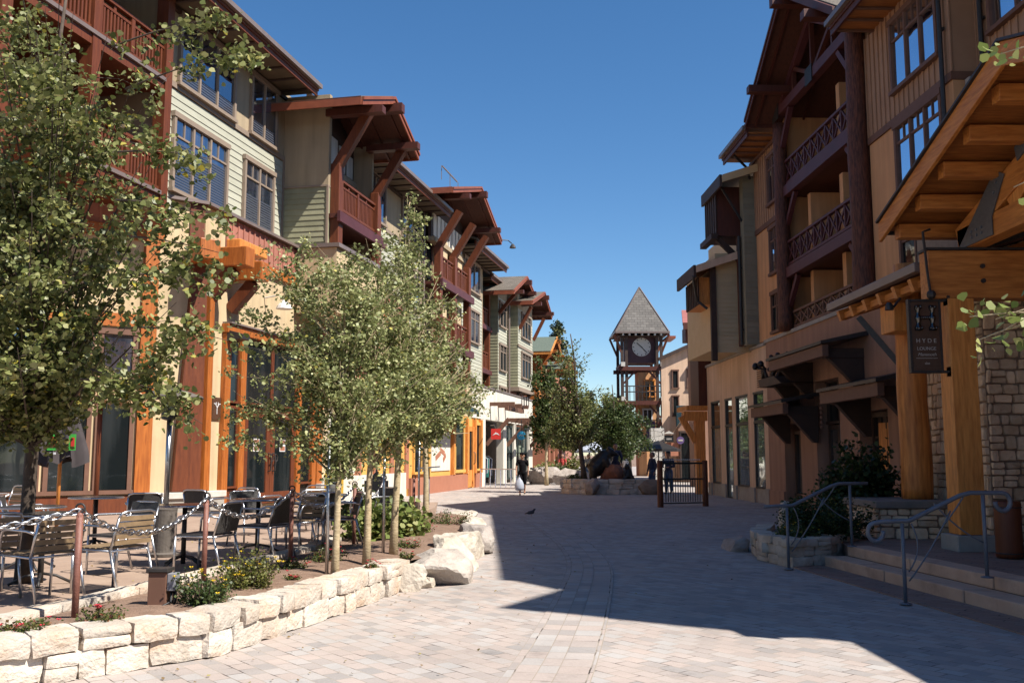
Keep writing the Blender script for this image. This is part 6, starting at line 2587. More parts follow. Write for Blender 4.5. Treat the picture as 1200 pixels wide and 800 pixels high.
def make_chair(kind):
    T = thing('patio_chair', 'x', 'chair', (0, 0, 0))
    W_, D_ = .26, .25
    mt = 'aluminium'
    for s in (-1, 1):
        m = MB()
        m.tube([(s * W_, D_, 0), (s * (W_ + .005), D_ - .01, .44)], .0135, 8)
        m.build('leg', mt, T, smooth=True)
        m = MB()
        m.tube([(s * (W_ - .02), -D_ - .10, 0), (s * (W_ - .02), -D_ + .03, .43)], .0135, 8)
        m.build('leg', mt, T, smooth=True)
    m = MB()
    for s in (-1, 1):
        m.tube([(s * (W_ + .005), D_ - .01, .43), (s * (W_ + .01), D_ - .015, .58), (s * (W_ + .012), D_ - .05, .645), (s * (W_ + .012), D_ - .12, .665), (s * (W_ + .012), -D_ + .05, .66), (s * (W_ - .01), -D_ - .03, .64)], .0135, 8)
        m.tube([(s * (W_ - .02), -D_ + .03, .42), (s * (W_ - .03), -D_ - .06, .74)], .0135, 8)
        m.tube([(s * W_, D_ - .01, .43), (s * (W_ - .02), -D_ + .03, .42)], .012, 8)
    m.tube([(-W_ + .03, -D_ - .06, .74), (-W_ + .05, -D_ - .075, .785), (-W_ + .11, -D_ - .082, .80), (W_ - .11, -D_ - .082, .80), (W_ - .05, -D_ - .075, .785), (W_ - .03, -D_ - .06, .74)], .0135, 8)
    m.tube([(-W_, D_ - .02, .43), (W_, D_ - .02, .43)], .012, 8)
    m.tube([(-W_ + .02, -D_ + .03, .42), (W_ - .02, -D_ + .03, .42)], .012, 8)
    m.build('frame', mt, T, smooth=True)
    if kind == 'slat':
        m = MB()
        for k in range(6):
            y = -D_ + .07 + k * .078
            m.box(IDF, -W_ + .02, W_ - .02, y, y + .062, .437, .452)
        m.build('seat', 'chair_slat', T, bevel=.004)
        m = MB()
        for k in range(5):
            z = .50 + k * .058
            y = -D_ - .005 - (z - .44) * .19
            m.beam((-W_ + .03, y, z), (W_ - .03, y, z), .012, .046)
        m.build('backrest', 'chair_slat', T)
    else:
        m = MB()
        m.box(IDF, -W_ + .012, W_ - .012, -D_ + .05, D_ - .0, .432, .452)
        m.build('seat', 'wicker', T, bevel=.006)
        m = MB()
        n = 10
        for i in range(n):
            for j in range(6):
                a = -1 + 2 * i / n
                b = -1 + 2 * (i + 1) / n
                z0, z1 = .47 + j * .055, .47 + (j + 1) * .055

                def pt(s, z, o):
                    return (s * (W_ - .025), -D_ + .0 - (z - .44) * .2 - .02 * (1 - s * s) + o, z)
                m.hexa([pt(a, z0, 0), pt(b, z0, 0), pt(b, z0, .014), pt(a, z0, .014), pt(a, z1, 0), pt(b, z1, 0), pt(b, z1, .014), pt(a, z1, .014)])
        m.build('backrest', 'wicker', T)
    return T


slat = make_chair('slat')
wick = make_chair('wicker')
PZ = .302
chairs = [
    (slat, -4.42, 9.15, 1.0, 'wooden slatted aluminium chair with its back to the camera behind the nearest post'),
    (slat, -4.0, 9.75, 1.15, 'wooden slatted aluminium chair facing left beside the electrical box'),
    (slat, -5.1, 9.4, .8, 'slatted aluminium chair cut off by the left edge of the picture'),
    (slat, -9.0, 17.2, 2.7, 'sunlit slatted aluminium chair standing against the dark restaurant window'),
    (wick, -3.55, 11.3, 1.35, 'nearest black woven chair, behind the yellow flowered shrub'),
    (wick, -3.25, 12.7, 1.25, 'black woven chair between the two shrub side chain posts'),
    (slat, -3.0, 13.6, 2.6, 'slatted aluminium chair half hidden behind the post by the first young tree'),
    (wick, -5.4, 14.3, .3, 'black woven chair standing left of the patio heater base'),
    (wick, -3.9, 14.6, -2.4, 'black woven chair behind the table with sun on its back'),
    (wick, -2.55, 14.2, 1.9, 'black woven chair just left of the second young tree trunk'),
    (slat, -3.3, 15.6, .6, 'slatted aluminium chair in the back row near the timber doors'),
    (wick, -2.35, 16.2, 2.3, 'black woven chair right of the second young tree trunk'),
    (slat, -4.3, 16.6, -.5, 'slatted aluminium chair near the white plinth below the corner column'),
    (wick, -6.6, 13.2, -1.2, 'black woven chair beyond the orange umbrella pole'),
    (wick, -4.5, 11.2, 2.6, 'black woven chair tucked under the table left of the shrub post'),
    (wick, -2.95, 14.3, 1.0, 'black woven chair right behind the post by the first young tree'),
    (wick, -4.9, 15.6, -.4, 'black woven chair in the back row below the white plinth'),
    (slat, -3.6, 17.3, 2.9, 'slatted aluminium chair farthest back in front of the timber doors'),
]
first = {}
for (proto, x, y, r, lab) in chairs:
    if id(proto) not in first:
        first[id(proto)] = 1
        proto.location = (x, y, PZ)
        proto.rotation_euler = (0, 0, r)
        proto['label'] = lab
        proto['group'] = 'cafe chairs on the patio'
    else:
        dup(proto, (x, y, PZ), r, lab, 'cafe chairs on the patio')


def make_table():
    T = thing('cafe_table', 'x', 'table', (0, 0, 0))
    m = MB()
    m.lathe((0, 0, .715), [(0, 0), (.36, 0), (.375, .006), (.375, .022), (.36, .028), (0, .028)], 32, cap=False)
    m.build('tabletop', 'table_top', T, smooth=False)
    m = MB()
    m.tube([(.3762 * math.cos(a), .3762 * math.sin(a), .729) for a in np.linspace(0, 6.283, 33)[:-1]], .010, 6, closed=True)
    m.build('rim', 'aluminium', T, smooth=True)
    m = MB()
    m.tube([(0, 0, .02), (0, 0, .714)], .03, 10)
    m.build('column', 'metal_dark', T, smooth=True)
    for k in range(4):
        a = k * math.pi / 2 + .4
        m = MB()
        m.tube([(0, 0, .12), (.15 * math.cos(a), .15 * math.sin(a), .09), (.30 * math.cos(a), .30 * math.sin(a), .012)], .016, 6)
        m.build('foot', 'metal_dark', T, smooth=True)
    return T


tb = make_table()
tabs = [(-4.95, 10.25, 'round dark cafe table at the left beside the big tree trunk'), (-4.05, 12.0, 'round dark cafe table between the slatted and the woven chairs'),
        (-3.55, 13.55, 'round dark cafe table among the black woven chairs'), (-2.95, 15.2, 'round dark cafe table near the second young tree'), (-6.1, 14.2, 'round dark cafe table left of the patio heater'),
        (-5.75, 11.6, 'round dark cafe table under the folded umbrella')]
for k, (x, y, lab) in enumerate(tabs):
    if k == 0:
        tb.location = (x, y, PZ)
        tb['label'] = lab
        tb['group'] = 'cafe tables on the patio'
    else:
        dup(tb, (x, y, PZ), k * .7, lab, 'cafe tables on the patio')


def folded_umbrella():
    x, y = -6.85, 14.6
    T = thing('folded_umbrella', 'folded dark grey patio umbrella with green and red badge on an orange pole', 'umbrella', (x, y, .3))
    m = MB()
    m.tube([(x, y, .31), (x, y, 3.0)], .028, 10)
    m.build('pole', 'wood_amber', T, smooth=True)
    m = MB()
    m.lathe((x, y, .302), [(0, 0), (.3, 0), (.3, .05), (.08, .09), (.06, .25), (0, .25)], 20, cap=False)
    m.build('base', 'metal_dark', T)
    m = MB()
    n = 48
    rows = 14
    base = 0
    for i in range(rows + 1):
        t = i / rows
        z = 2.86 - 1.32 * t
        for j in range(n):
            a = 2 * math.pi * j / n
            f = .5 + .5 * math.cos(a * 8)
            r = .035 + t * (.20 + .17 * f) * (1 + .15 * math.sin(a * 2 + 1))
            zz = z + (.10 * f * t)
            if i == rows:
                zz += -.10 * (.5 + .5 * math.cos(a * 4 + .6))
            m.v.append((x + r * math.cos(a), y + r * math.sin(a), zz))
    for i in range(rows):
        for j in range(n):
            j2 = (j + 1) % n
            m.f.append((i * n + j, i * n + j2, (i + 1) * n + j2, (i + 1) * n + j))
            m.uv.append(None)
    c = m.build('canopy', 'canvas_grey', T, smooth=True)
    for (dx, dy, mt, w, h, z) in ((.06, -.385, 'green_patch', .17, .26, 1.78), (.075, -.393, 'red_sign', .09, .15, 1.83), (.30, -.29, 'green_patch', .10, .24, 1.78), (.31, -.30, 'red_sign', .05, .13, 1.84), (.06, -.395, 'white', .10, .03, 1.72)):
        q = MB()
        q.box(IDF, x + dx - w / 2, x + dx + w / 2, y + dy, y + dy + .012, z - .06, z - .06 + h)
        q.build('badge', mt, c)


folded_umbrella()


def thatch_umbrella():
    x, y = -8.0, 18.6
    T = thing('thatched_parasol', 'straw thatched parasol behind the large tree by the restaurant window', 'parasol', (x, y, .3))
    m = MB()
    m.tube([(x, y, .3), (x, y, 3.3)], .05, 8)
    m.build('pole', 'wood_rust', T, smooth=True)
    rnd = random.Random(3)
    m = MB()
    for k in range(900):
        a = rnd.uniform(0, 6.283)
        t0 = rnd.choice((0.03, .3, .55))
        r0, r1 = t0 * .85, min(1.05, t0 + rnd.uniform(.35, .5)) * .85
        z0, z1 = 3.4 - t0 * .62, 3.4 - min(1.05, t0 + .45) * .66 - rnd.uniform(.0, .14)
        p = Vector((x + r0 * math.cos(a), y + r0 * math.sin(a), z0))
        q = Vector((x + r1 * math.cos(a + rnd.uniform(-.05, .05)), y + r1 * math.sin(a), z1))
        m.tube([p, p.lerp(q, .6) + Vector((0, 0, .03)), q], [.016, .013, .006], 3, cap=False)
    m.build('thatch', 'thatch', T)


thatch_umbrella()


def patio_heater():
    x, y = -4.68, 13.1
    T = thing('patio_heater', 'steel patio heater with round hood and grey drum base among the chairs', 'heater', (x, y, .3))
    m = MB()
    m.lathe((x, y, .302), [(0, 0), (.20, 0), (.21, .04), (.15, .06), (.15, .60), (.155, .63), (.10, .65), (0, .65)], 24, cap=False)
    m.build('drum', 'drum_grey', T)
    m = MB()
    m.tube([(x, y, .98), (x, y, 2.15)], .036, 12)
    m.build('pole', 'steel', T, smooth=True)
    m = MB()
    m.lathe((x, y, 2.12), [(.05, 0), (.11, .02), (.12, .25), (.05, .30)], 16)
    m.build('burner', 'metal_dark', T)
    m = MB()
    m.lathe((x, y, 2.42), [(.44, 0), (.42, .03), (.22, .10), (.03, .14)], 28)
    m.build('hood', 'drum_grey', T, smooth=True)


patio_heater()


def electric_box():
    x, y = -3.1, 8.62
    T = thing('power_box', 'rusty brown electrical pedestal with grey socket box in the planting bed', 'power box', (x, y, .32))
    m = MB()
    m.box(IDF, x - .085, x + .075, y - .07, y + .07, .30, .63)
    m.build('post', 'trim_brown', T, bevel=.006)
    m = MB()
    m.box(IDF, x - .10, x + .09, y - .09, y + .09, .632, .665)
    m.build('cap', 'metal_dark', T, bevel=.005)
    m = MB()
    m.box(IDF, x + .078, x + .15, y - .06, y + .06, .47, .62)
    m.build('socket_box', 'cloth_grey', T, bevel=.006)
    m = MB()
    m.tube([(x + .11, y - .03, .47), (x + .12, y - .06, .38), (x + .05, y - .12, .34), (x - .05, y - .14, .33)], .012, 6)
    m.tube([(x + .13, y, .47), (x + .14, y - .02, .40), (x + .13, y - .03, .33)], .018, 6)
    m.build('cable', 'black', T, smooth=True)


electric_box()


def newspaper_box():
    x, y = -4.7, 25.5
    T = thing('newspaper_box', 'small yellow newspaper box near the restaurant entrance', 'box', (x, y, .25))
    m = MB()
    m.box(IDF, x - .22, x + .22, y - .2, y + .2, .55, 1.15)
    m.prism([(x - .22, y - .2, 1.152), (x - .22, y + .2, 1.152), (x - .22, y + .2, 1.3)], (.44, 0, 0))
    m.build('cabinet', 'yellow_box', T, bevel=.01)
    m = MB()
    m.box(IDF, x - .06, x + .06, y - .06, y + .06, .25, .548)
    m.build('leg', 'metal_dark', T)
    m = MB()
    m.box(IDF, x - .16, x + .16, y - .212, y - .202, .7, 1.05)
    m.build('pane', 'glass_shop', T)


newspaper_box()


def menu_stand(name, label, x, y, z0, h, w, tilt, mat):
    T = thing(name, label, 'stand', (x, y, z0))
    m = MB()
    m.tube([(x, y, z0), (x, y, z0 + h)], .035, 8)
    m.build('post', mat, T, smooth=True)
    m = MB()
    m.beam((x - w, y, z0 + h), (x + w, y - .02, z0 + h + tilt), .3, .04)
    m.build('panel', mat, T)


menu_stand('display_stand', 'steel display stand with a slanted top in front of the yellow shop', -2.55, 29.5, 0, 1.25, .34, .05, 'steel_blue')


def small_sign():
    x, y = -2.95, 21
    T = thing('garden_sign', 'small black iron garden sign on a stake behind the leafy shrub', 'sign', (x, y, .3))
    m = MB()
    m.tube([(x, y, .3), (x, y, 1.35)], .02, 6)
    m.build('stake', 'metal_dark', T)
    m = MB()
    m.box(IDF, x - .26, x + .26, y - .02, y + .02, .85, 1.1)
    m.prism([(x - .2, y - .02, 1.102), (x + .2, y - .02, 1.102), (x, y - .02, 1.3)], (0, .04, 0))
    m.build('plate', 'black', T)


small_sign()


def half_barrel():
    x, y = -2.05, 19.4
    T = thing('barrel_tub', 'dark half barrel tub by the posts at the end of the planting bed', 'tub', (x, y, .3))
    m = MB()
    m.lathe((x, y, .3), [(0, 0), (.17, 0), (.21, .2), (.2, .42), (.17, .42), (.16, .36), (0, .36)], 18, cap=False)
    m.build('staves', 'wood_dark', T)
    m = MB()
    for z in (.1, .34):
        m.tube([(x + .208 * math.cos(a), y + .208 * math.sin(a), .3 + z) for a in np.linspace(0, 6.283, 19)[:-1]], .012, 5, closed=True)
    m.build('hoop', 'metal_dark', T)


half_barrel()

# ------------------------------------------------------------------ mid street: gate, planter, sculpture, racks


def street_gate():
    T = thing('barrier_gate', 'short dark green barred gate between two rust red log posts in the street', 'gate', (5.5, 31.2, 0))
    a, b = Vector((4.74, 30.9, 0)), Vector((6.3, 31.5, 0))
    for p in (a, b):
        m = MB()
        m.tube([p, p + Vector((0, 0, .5)), p + Vector((0, 0, 1.02)), p + Vector((0, 0, 1.48))], [.10, .097, .094, .09], 12)
        m.build('post', 'wood_rust', T, smooth=False)
    d = (b - a)
    F = Fr(a.x, a.y, math.degrees(math.atan2(d.x, d.y)))
    Ln = d.length
    for z, t in ((1.36, .03), (.86, .026), (.10, .02)):
        m = MB()
        m.box(F, .10, Ln - .10, -.035, .035, z, z + t * 2)
        m.build('rail', 'metal_green', T)
    m = MB()
    n = 15
    for k in range(n):
        u = .2 + (Ln - .4) * k / (n - 1)
        m.tube([F(u, 0, .16), F(u, 0, .87)], .014, 6)
    for k in range(2):
        u = .2 + (Ln - .4) * (k * .6 + .2)
    for k in range(0, n, 2):
        u = .2 + (Ln - .4) * k / (n - 1)
        m.tube([F(u, 0, .94), F(u, 0, 1.37)], .010, 6)
    m.build('bars', 'metal_green', T)
    m = MB()
    for k in range(18):
        u = .2 + (Ln - .4) * k / 17
        m.ball(F(u, -.0, 1.50), .03, 6, 4, (1, 1, .7))
    m.build('finial', 'lamp_white', T)


street_gate()

stone_wall('planter_wall', 'low stone planter wall round the tree and rocks in the middle of the street', [(5.6, 40.9), (4.4, 40.6), (3.2, 40.7), (2.5, 41.2), (2.15, 42.2), (2.3, 43.5)][::-1], .62, .4, 'stone_pale', 14, 3, .28, .6)
sheet('planter_soil', [(5.6, 41.1), (3.2, 40.9), (2.5, 41.4), (2.35, 42.2), (2.6, 43.6), (5.6, 43.6)], .52, 'soil')
G1 = 'rocks of the street planter'
boulder('boulder', 'upright tan boulder standing in front of the street planter', (3.3, 40.5, .30), (.42, .4, .52), 'boulder_grey', 61, .1, 4, G1)
boulder('boulder', 'rounded dark boulder ending the street planter on the right', (5.75, 40.9, .25), (.68, .5, .52), 'boulder_dark', 63, .1, 4, G1)
boulder('boulder', 'dark red rock under the bear sculpture', (4.3, 41.7, .8), (.75, .5, .62), 'rock_red', 65, .3, 4, G1)
boulder('boulder', 'small pale boulder at the far planter left of the street planter', (1.9, 55, .4), (1.0, .8, .8), 'boulder_grey', 67, .3, 4, G1)
boulder('boulder', 'long pale boulder lying by the far flower planter', (3.3, 54, .3), (1.3, .8, .9), 'boulder_grey', 69, .1, 4, G1)


def rough_body(name, caps, mat, parent, vox=.03, smooth=True):
    """one continuous surface grown over tapered limbs"""
    mb = MB()
    for (a, b, ra, rb) in caps:
        a, b = Vector(a), Vector(b)
        d = (b - a)
        L = d.length
        d = d / L if L > 1e-6 else Vector((0, 0, 1))
        pts, rs = [], []
        for k in range(5):
            t = k / 4 * math.pi / 2
            pts.append(a - d * ra * math.cos(t))
            rs.append(max(.002, ra * math.sin(t)))
        for k in range(5):
            t = k / 4 * math.pi / 2
            pts.append(b + d * rb * math.sin(t))
            rs.append(max(.002, rb * math.cos(t)))
        mb.tube(pts, rs, 12)
    o = mb.build(name, mat, parent, smooth=smooth)
    r = o.modifiers.new('remesh', 'REMESH')
    r.mode = 'VOXEL'
    r.voxel_size = vox
    r.use_smooth_shade = True
    s = o.modifiers.new('smooth', 'SMOOTH')
    s.iterations = 3
    return o


def bear():
    x, y = 3.75, 41.9
    T = thing('bear_sculpture', 'black bear sculpture climbing the red rock in the street planter', 'sculpture', (x, y, .6))
    caps = [((x - .05, y, 1.15), (x + .30, y, 1.55), .44, .36), ((x + .3, y, 1.55), (x + .5, y - .1, 1.75), .3, .22), ((x + .5, y - .12, 1.78), (x + .68, y - .2, 1.72), .19, .11),
            ((x + .68, y - .2, 1.72), (x + .78, y - .24, 1.68), .10, .07), ((x + .42, y - .22, 1.93), (x + .42, y - .22, 1.96), .07, .06), ((x + .5, y + .02, 1.95), (x + .5, y + .02, 1.98), .07, .06),
            ((x - .2, y - .22, 1.05), (x - .22, y - .26, .75), .23, .16), ((x - .22, y - .26, .75), (x - .16, y - .28, .52), .14, .11), ((x - .2, y + .2, 1.05), (x - .25, y + .24, .55), .23, .12),
            ((x + .3, y - .25, 1.4), (x + .45, y - .32, 1.1), .2, .13), ((x + .45, y - .32, 1.1), (x + .52, y - .34, .95), .12, .11), ((x + .35, y + .22, 1.4), (x + .55, y + .24, 1.1), .2, .12),
            ((x - .45, y, 1.2), (x - .5, y, 1.18), .09, .06)]
    rough_body('body', caps, 'bronze', T, .035)
    x, y = 4.98, 41.3
    T = thing('bear_sculpture', 'small black bear cub sculpture sitting low at the right of the planter', 'sculpture', (x, y, .6))
    caps = [((x, y, .80), (x, y, 1.0), .20, .16), ((x, y, 1.0), (x - .05, y - .05, 1.16), .14, .12), ((x - .05, y - .05, 1.17), (x - .14, y - .12, 1.14), .10, .06),
            ((x - .1, y - .1, .72), (x - .22, y - .14, .62), .11, .08), ((x + .12, y - .1, .72), (x + .2, y - .15, .62), .11, .08), ((x - .1, y - .08, .98), (x - .2, y - .14, .8), .08, .06),
            ((x - .09, y, 1.28), (x - .09, y, 1.29), .04, .03), ((x + .03, y, 1.28), (x + .03, y, 1.29), .04, .03)]
    rough_body('body', caps, 'bronze', T, .025)


bear()


def person(label, loc, face, hgt, stride=0.0, armL=(.1, .05), armR=(.1, .05), top='cloth_black', bottom='cloth_black', shorts=True, sleeves=.5, hair='hair_dark', shoe='black', hat=None, hold=None):
    """standing or walking figure; face = heading of the chest; arm = (forward swing of the elbow, of the hand)"""
    T = thing('person', label, 'person', loc, 'people in the street')
    k = hgt / 1.75
    cf, sf = math.cos(face), math.sin(face)

    def P(x, y, z):            # x = figure's left, y = forward
        return (loc[0] + (x * cf - y * sf) * k, loc[1] + (x * sf + y * cf) * k, loc[2] + z * k)
    hipL, hipR = (.09, 0, .90), (-.09, 0, .90)
    kneeL, kneeR = (.10, stride * .55 + .03, .50), (-.10, -stride * .35 + .03, .50)
    ankL, ankR = (.10, stride, .085), (-.10, -stride, .10 + abs(stride) * .15)
    shL, shR = (.19, 0, 1.43), (-.19, 0, 1.43)
    elL, elR = (.255, armL[0], 1.16), (-.255, armR[0], 1.16)
    wrL, wrR = (.25, armL[1], .92), (-.25, armR[1], .92)
    if hold == 'front':
        elL, elR = (.26, .05, 1.15), (-.26, .05, 1.15)
        wrL, wrR = (.12, .27, 1.12), (-.12, .27, 1.12)

    def C(a, b, ra, rb):
        return (P(*a), P(*b), ra * k, rb * k)
    caps = [C((0, 0, .96), (0, .01, 1.25), .125, .135), C((0, .0, 1.25), (0, 0, 1.38), .13, .11), C((-.13, 0, 1.41), (.13, 0, 1.41), .075, .075),
            C((0, 0, 1.42), (0, .015, 1.54), .055, .052), C((0, .01, 1.64), (0, .02, 1.66), .098, .10), C((0, .04, 1.575), (0, .05, 1.58), .062, .055),
            C((0, .11, 1.625), (0, .125, 1.605), .016, .02), C((.095, .0, 1.625), (.1, .0, 1.64), .018, .02), C((-.095, .0, 1.625), (-.1, .0, 1.64), .018, .02)]
    for h, kn, an in ((hipL, kneeL, ankL), (hipR, kneeR, ankR)):
        caps += [C(h, kn, .088, .058), C(kn, an, .058, .036), C(an, (an[0], an[1] + .13, an[2] - .05), .036, .032)]
    for s, e, w in ((shL, elL, wrL), (shR, elR, wrR)):
        caps += [C(s, e, .052, .040), C(e, w, .040, .027)]
        d = (Vector(w) - Vector(e)).normalized()
        pm = Vector(w) + d * .07
        caps.append(C(w, tuple(pm), .030, .034))
        for q in range(4):
            o = (q - 1.5) * .019
            f0 = pm + Vector((0, o, 0)) + d * .02
            ln = (.070, .082, .078, .06)[q]
            caps.append(C(tuple(f0), tuple(f0 + d * ln + Vector((-.012 if w[0] > 0 else .012, 0, 0))), .0095, .008))
        th = Vector(w) + d * .03 + Vector((0, .03, 0))
        caps.append(C(tuple(th), tuple(th + d * .045 + Vector((0, .03, 0))), .011, .009))
    rough_body('body', caps, 'skin', T, .012 * k)
    tc = [C((0, 0, .95), (0, .01, 1.25), .142, .150), C((0, 0, 1.25), (0, 0, 1.38), .145, .122), C((-.14, 0, 1.40), (.14, 0, 1.40), .085, .085)]
    for s, e, w in ((shL, elL, wrL), (shR, elR, wrR)):
        m_ = Vector(s).lerp(Vector(e), min(1, sleeves * 1.3))
        tc.append(C(s, tuple(m_), .068, .060))
        if sleeves > .8:
            tc.append(C(e, tuple(Vector(e).lerp(Vector(w), .9)), .052, .040))
    rough_body('shirt', tc, top, T, .014 * k)
    bc = [C((-.05, 0, .93), (.05, 0, .93), .135, .135)]
    for h, kn, an in ((hipL, kneeL, ankL), (hipR, kneeR, ankR)):
        e = kn if shorts else kn
        bc.append(C(h, tuple(Vector(h).lerp(Vector(kn), .95 if shorts else 1)), .108, .088))
        if not shorts:
            bc.append(C(kn, tuple(Vector(kn).lerp(Vector(an), .92)), .078, .062))
    rough_body('trousers', bc, bottom, T, .014 * k)
    rough_body('hair', [C((0, -.02, 1.665), (0, -.015, 1.69), .104, .10), C((0, -.05, 1.62), (0, -.05, 1.64), .088, .09)], hair, T, .014 * k)
    sh = MB()
    for an in (ankL, ankR):
        a = P(an[0], an[1] - .05, an[2] - .045)
        b = P(an[0], an[1] + .13, an[2] - .055)
        for (p, q) in ((a, b),):
            pv, qv = Vector(p), Vector(q)
            d = (qv - pv).normalized()
            sh.tube([pv - d * .03, pv, pv.lerp(qv, .6), qv, qv + d * .035], [.012, .036 * k, .040 * k, .038 * k, .012], 10)
    sh.build('shoes', shoe, T, smooth=True)
    ey = MB()
    for s in (-1, 1):
        ey.ball(P(s * .035, .108, 1.655), .011 * k, 6, 5)
    ey.build('eyes', 'black', T)
    if hat:
        hm = MB()
        c = P(0, .0, 1.715)
        hm.lathe(c, [(.112 * k, -.02), (.112 * k, .02), (.09 * k, .065), (.0, .085)], 16)
        q = P(0, .12, 1.715)
        hm.ball(q, .075 * k, 10, 5, (1, 1, .15))
        hm.build('cap', hat, T, smooth=True)
    return T, P, wrL, wrR


# the walker with the plastic bag
t_, P_, wl, wr = person('person in black shirt and black shorts walking toward the camera with a white bag', (.43, 40.4, 0), math.pi, 1.72, .16, (.04, .14), (-.06, .0), 'cloth_black', 'cloth_black', True, .45, hat='cloth_black')


def plastic_bag(c):
    T = thing('plastic_bag', 'white plastic shopping bag carried by the walking person in black', 'bag', c)
    m = MB()
    rnd = random.Random(2)
    n = 16
    rows = [(.03, .0), (.06, -.06), (.14, -.16), (.19, -.30), (.20, -.44), (.16, -.54), (.0, -.56)]
    for (r, z) in rows:
        for j in range(n):
            a = j * 2 * math.pi / n
            rr = r * (1 + .14 * noise.noise((math.cos(a) * 2, math.sin(a) * 2, z * 5)))
            m.v.append((c[0] + rr * math.cos(a), c[1] + rr * .65 * math.sin(a), c[2] + z))
    for i in range(len(rows) - 1):
        for j in range(n):
            j2 = (j + 1) % n
            m.f.append((i * n + j, i * n + j2, (i + 1) * n + j2, (i + 1) * n + j))
            m.uv.append(None)
    m.build('sack', 'plastic_bag', T, smooth=True)
    m = MB()
    for s in (-1, 1):
        m.tube([(c[0] + s * .03, c[1], c[2] - .03), (c[0] + s * .015, c[1], c[2] + .05), (c[0], c[1], c[2] + .09)], .008, 5)
    m.build('handles', 'plastic_bag', T)


hand = Vector(P_(wl[0], wl[1] + .04, wl[2] - .12))
plastic_bag((hand.x + .12, hand.y, hand.z - .05))

person('person in dark cap and jeans standing behind the gate looking down', (6.75, 41.6, 0), 2.6, 1.78, .04, (.1, .2), (.1, .2), 'cloth_navy', 'denim', False, 1.0, hat='black', hold='front')
person('person in navy jacket and jeans left of the gate post', (6.2, 42.6, 0), 1.9, 1.76, .10, (.05, .1), (-.05, .02), 'cloth_navy', 'denim', False, 1.0)
person('person in dark clothes standing behind the bear sculpture', (4.62, 43.0, .35), 3.3, 1.78, .03, top='cloth_navy', bottom='cloth_navy', shorts=False, sleeves=1.0)
person('person in white shirt walking away in the far shade', (6.2, 52.5, 0), .2, 1.7, .14, top='cloth_white', bottom='cloth_navy', shorts=True, sleeves=.5)
person('person in black beside the white shirted walker', (5.35, 53.5, 0), .4, 1.7, .12, top='cloth_black', bottom='cloth_black', shorts=True, sleeves=.5)
person('person in grey top far down the street', (4.6, 58, 0), 2.9, 1.68, .1, top='cloth_grey', bottom='denim', shorts=False, sleeves=.5)
person('person in red shirt at the far flower planter', (3.2, 61, 0), 2.9, 1.7, .1, top='cloth_red', bottom='cloth_navy', shorts=True, sleeves=.5)


def bird():
    x, y = .52, 26.3
    T = thing('bird', 'small dark bird standing on the shaded paving', 'bird', (x, y, 0))
    caps = [((x - .06, y, .10), (x + .04, y, .12), .045, .05), ((x + .05, y, .14), (x + .085, y, .185), .032, .03), ((x + .09, y, .19), (x + .10, y, .19), .026, .022), ((x - .06, y, .10), (x - .17, y, .075), .03, .012),
            ((x + .115, y, .187), (x + .14, y, .183), .008, .003)]
    rough_body('body', caps, 'bird', T, .008)
    m = MB()
    for s in (-1, 1):
        m.tube([(x, y + s * .018, .08), (x + .005, y + s * .02, .035), (x, y + s * .02, .006)], .005, 5)
        m.tube([(x - .01, y + s * .02, .006), (x + .03, y + s * .02, .005)], .004, 5)
    m.build('leg', 'terracotta', T)


bird()


def bike(label, x, y, ang, mat):
    T = thing('bicycle', label, 'bicycle', (x, y, 0), 'bicycles parked by the white storefront')
    F = Fr(x, y, ang)
    for k, u in enumerate((-.52, .52)):
        m = MB()
        m.tube([F(u + .33 * math.cos(a), 0, .34 + .33 * math.sin(a)) for a in np.linspace(0, 6.283, 25)[:-1]], .022, 6, closed=True)
        w = m.build('wheel', 'black', T, smooth=True)
        m = MB()
        for a in np.linspace(0, 6.283, 13)[:-1]:
            m.tube([F(u, 0, .34), F(u + .31 * math.cos(a), 0, .34 + .31 * math.sin(a))], .004, 4)
        m.build('spokes', 'steel', w)
    m = MB()
    for (a, b) in (((-.52, .34), (-.05, .30)), ((-.52, .34), (-.18, .78)), ((-.05, .30), (-.2, .85)), ((-.05, .30), (.38, .72)), ((-.18, .78), (.36, .82)), ((.52, .34), (.34, .95))):
        m.tube([F(a[0], 0, a[1]), F(b[0], 0, b[1])], .02, 8)
    m.build('frame', mat, T, smooth=True)
    m = MB()
    m.tube([F(-.32, 0, .88), F(-.2, 0, .9), F(-.06, 0, .88)], [.07, .055, .025], 8)
    m.build('saddle', 'black', T, smooth=True)
    m = MB()
    m.tube([F(.30, -.28, 1.02), F(.36, -.1, .98), F(.36, .1, .98), F(.30, .28, 1.02)], .016, 6)
    m.build('handlebar', 'metal_dark', T, smooth=True)


bike('black bicycle parked nearest the walking person', 1.35, 55.0, 70, 'metal_dark')
bike('dark bicycle parked behind the nearest black one', 1.9, 56.2, 75, 'cloth_navy')
bike('blue grey bicycle at the back of the parked group', 2.3, 57.4, 80, 'steel_blue')


def bike_rack():
    T = thing('bike_rack', 'pale slanted metal bicycle rack beside the yellow shop', 'rack', (-1.1, 47.8, 0))
    for (y0, z) in ((48.2, .03), (48.9, .95)):
        m = MB()
        m.tube([(-1.6, y0, z), (.2, y0 - .8, z)], .03, 6)
        m.build('rail', 'aluminium', T)
    m = MB()
    for k in range(8):
        t = k / 7
        m.tube([(-1.6 + 1.8 * t, 48.2 - .8 * t, .03), (-1.6 + 1.8 * t, 48.9 - .8 * t, .95)], .022, 6)
    m.build('bars', 'aluminium', T)


bike_rack()


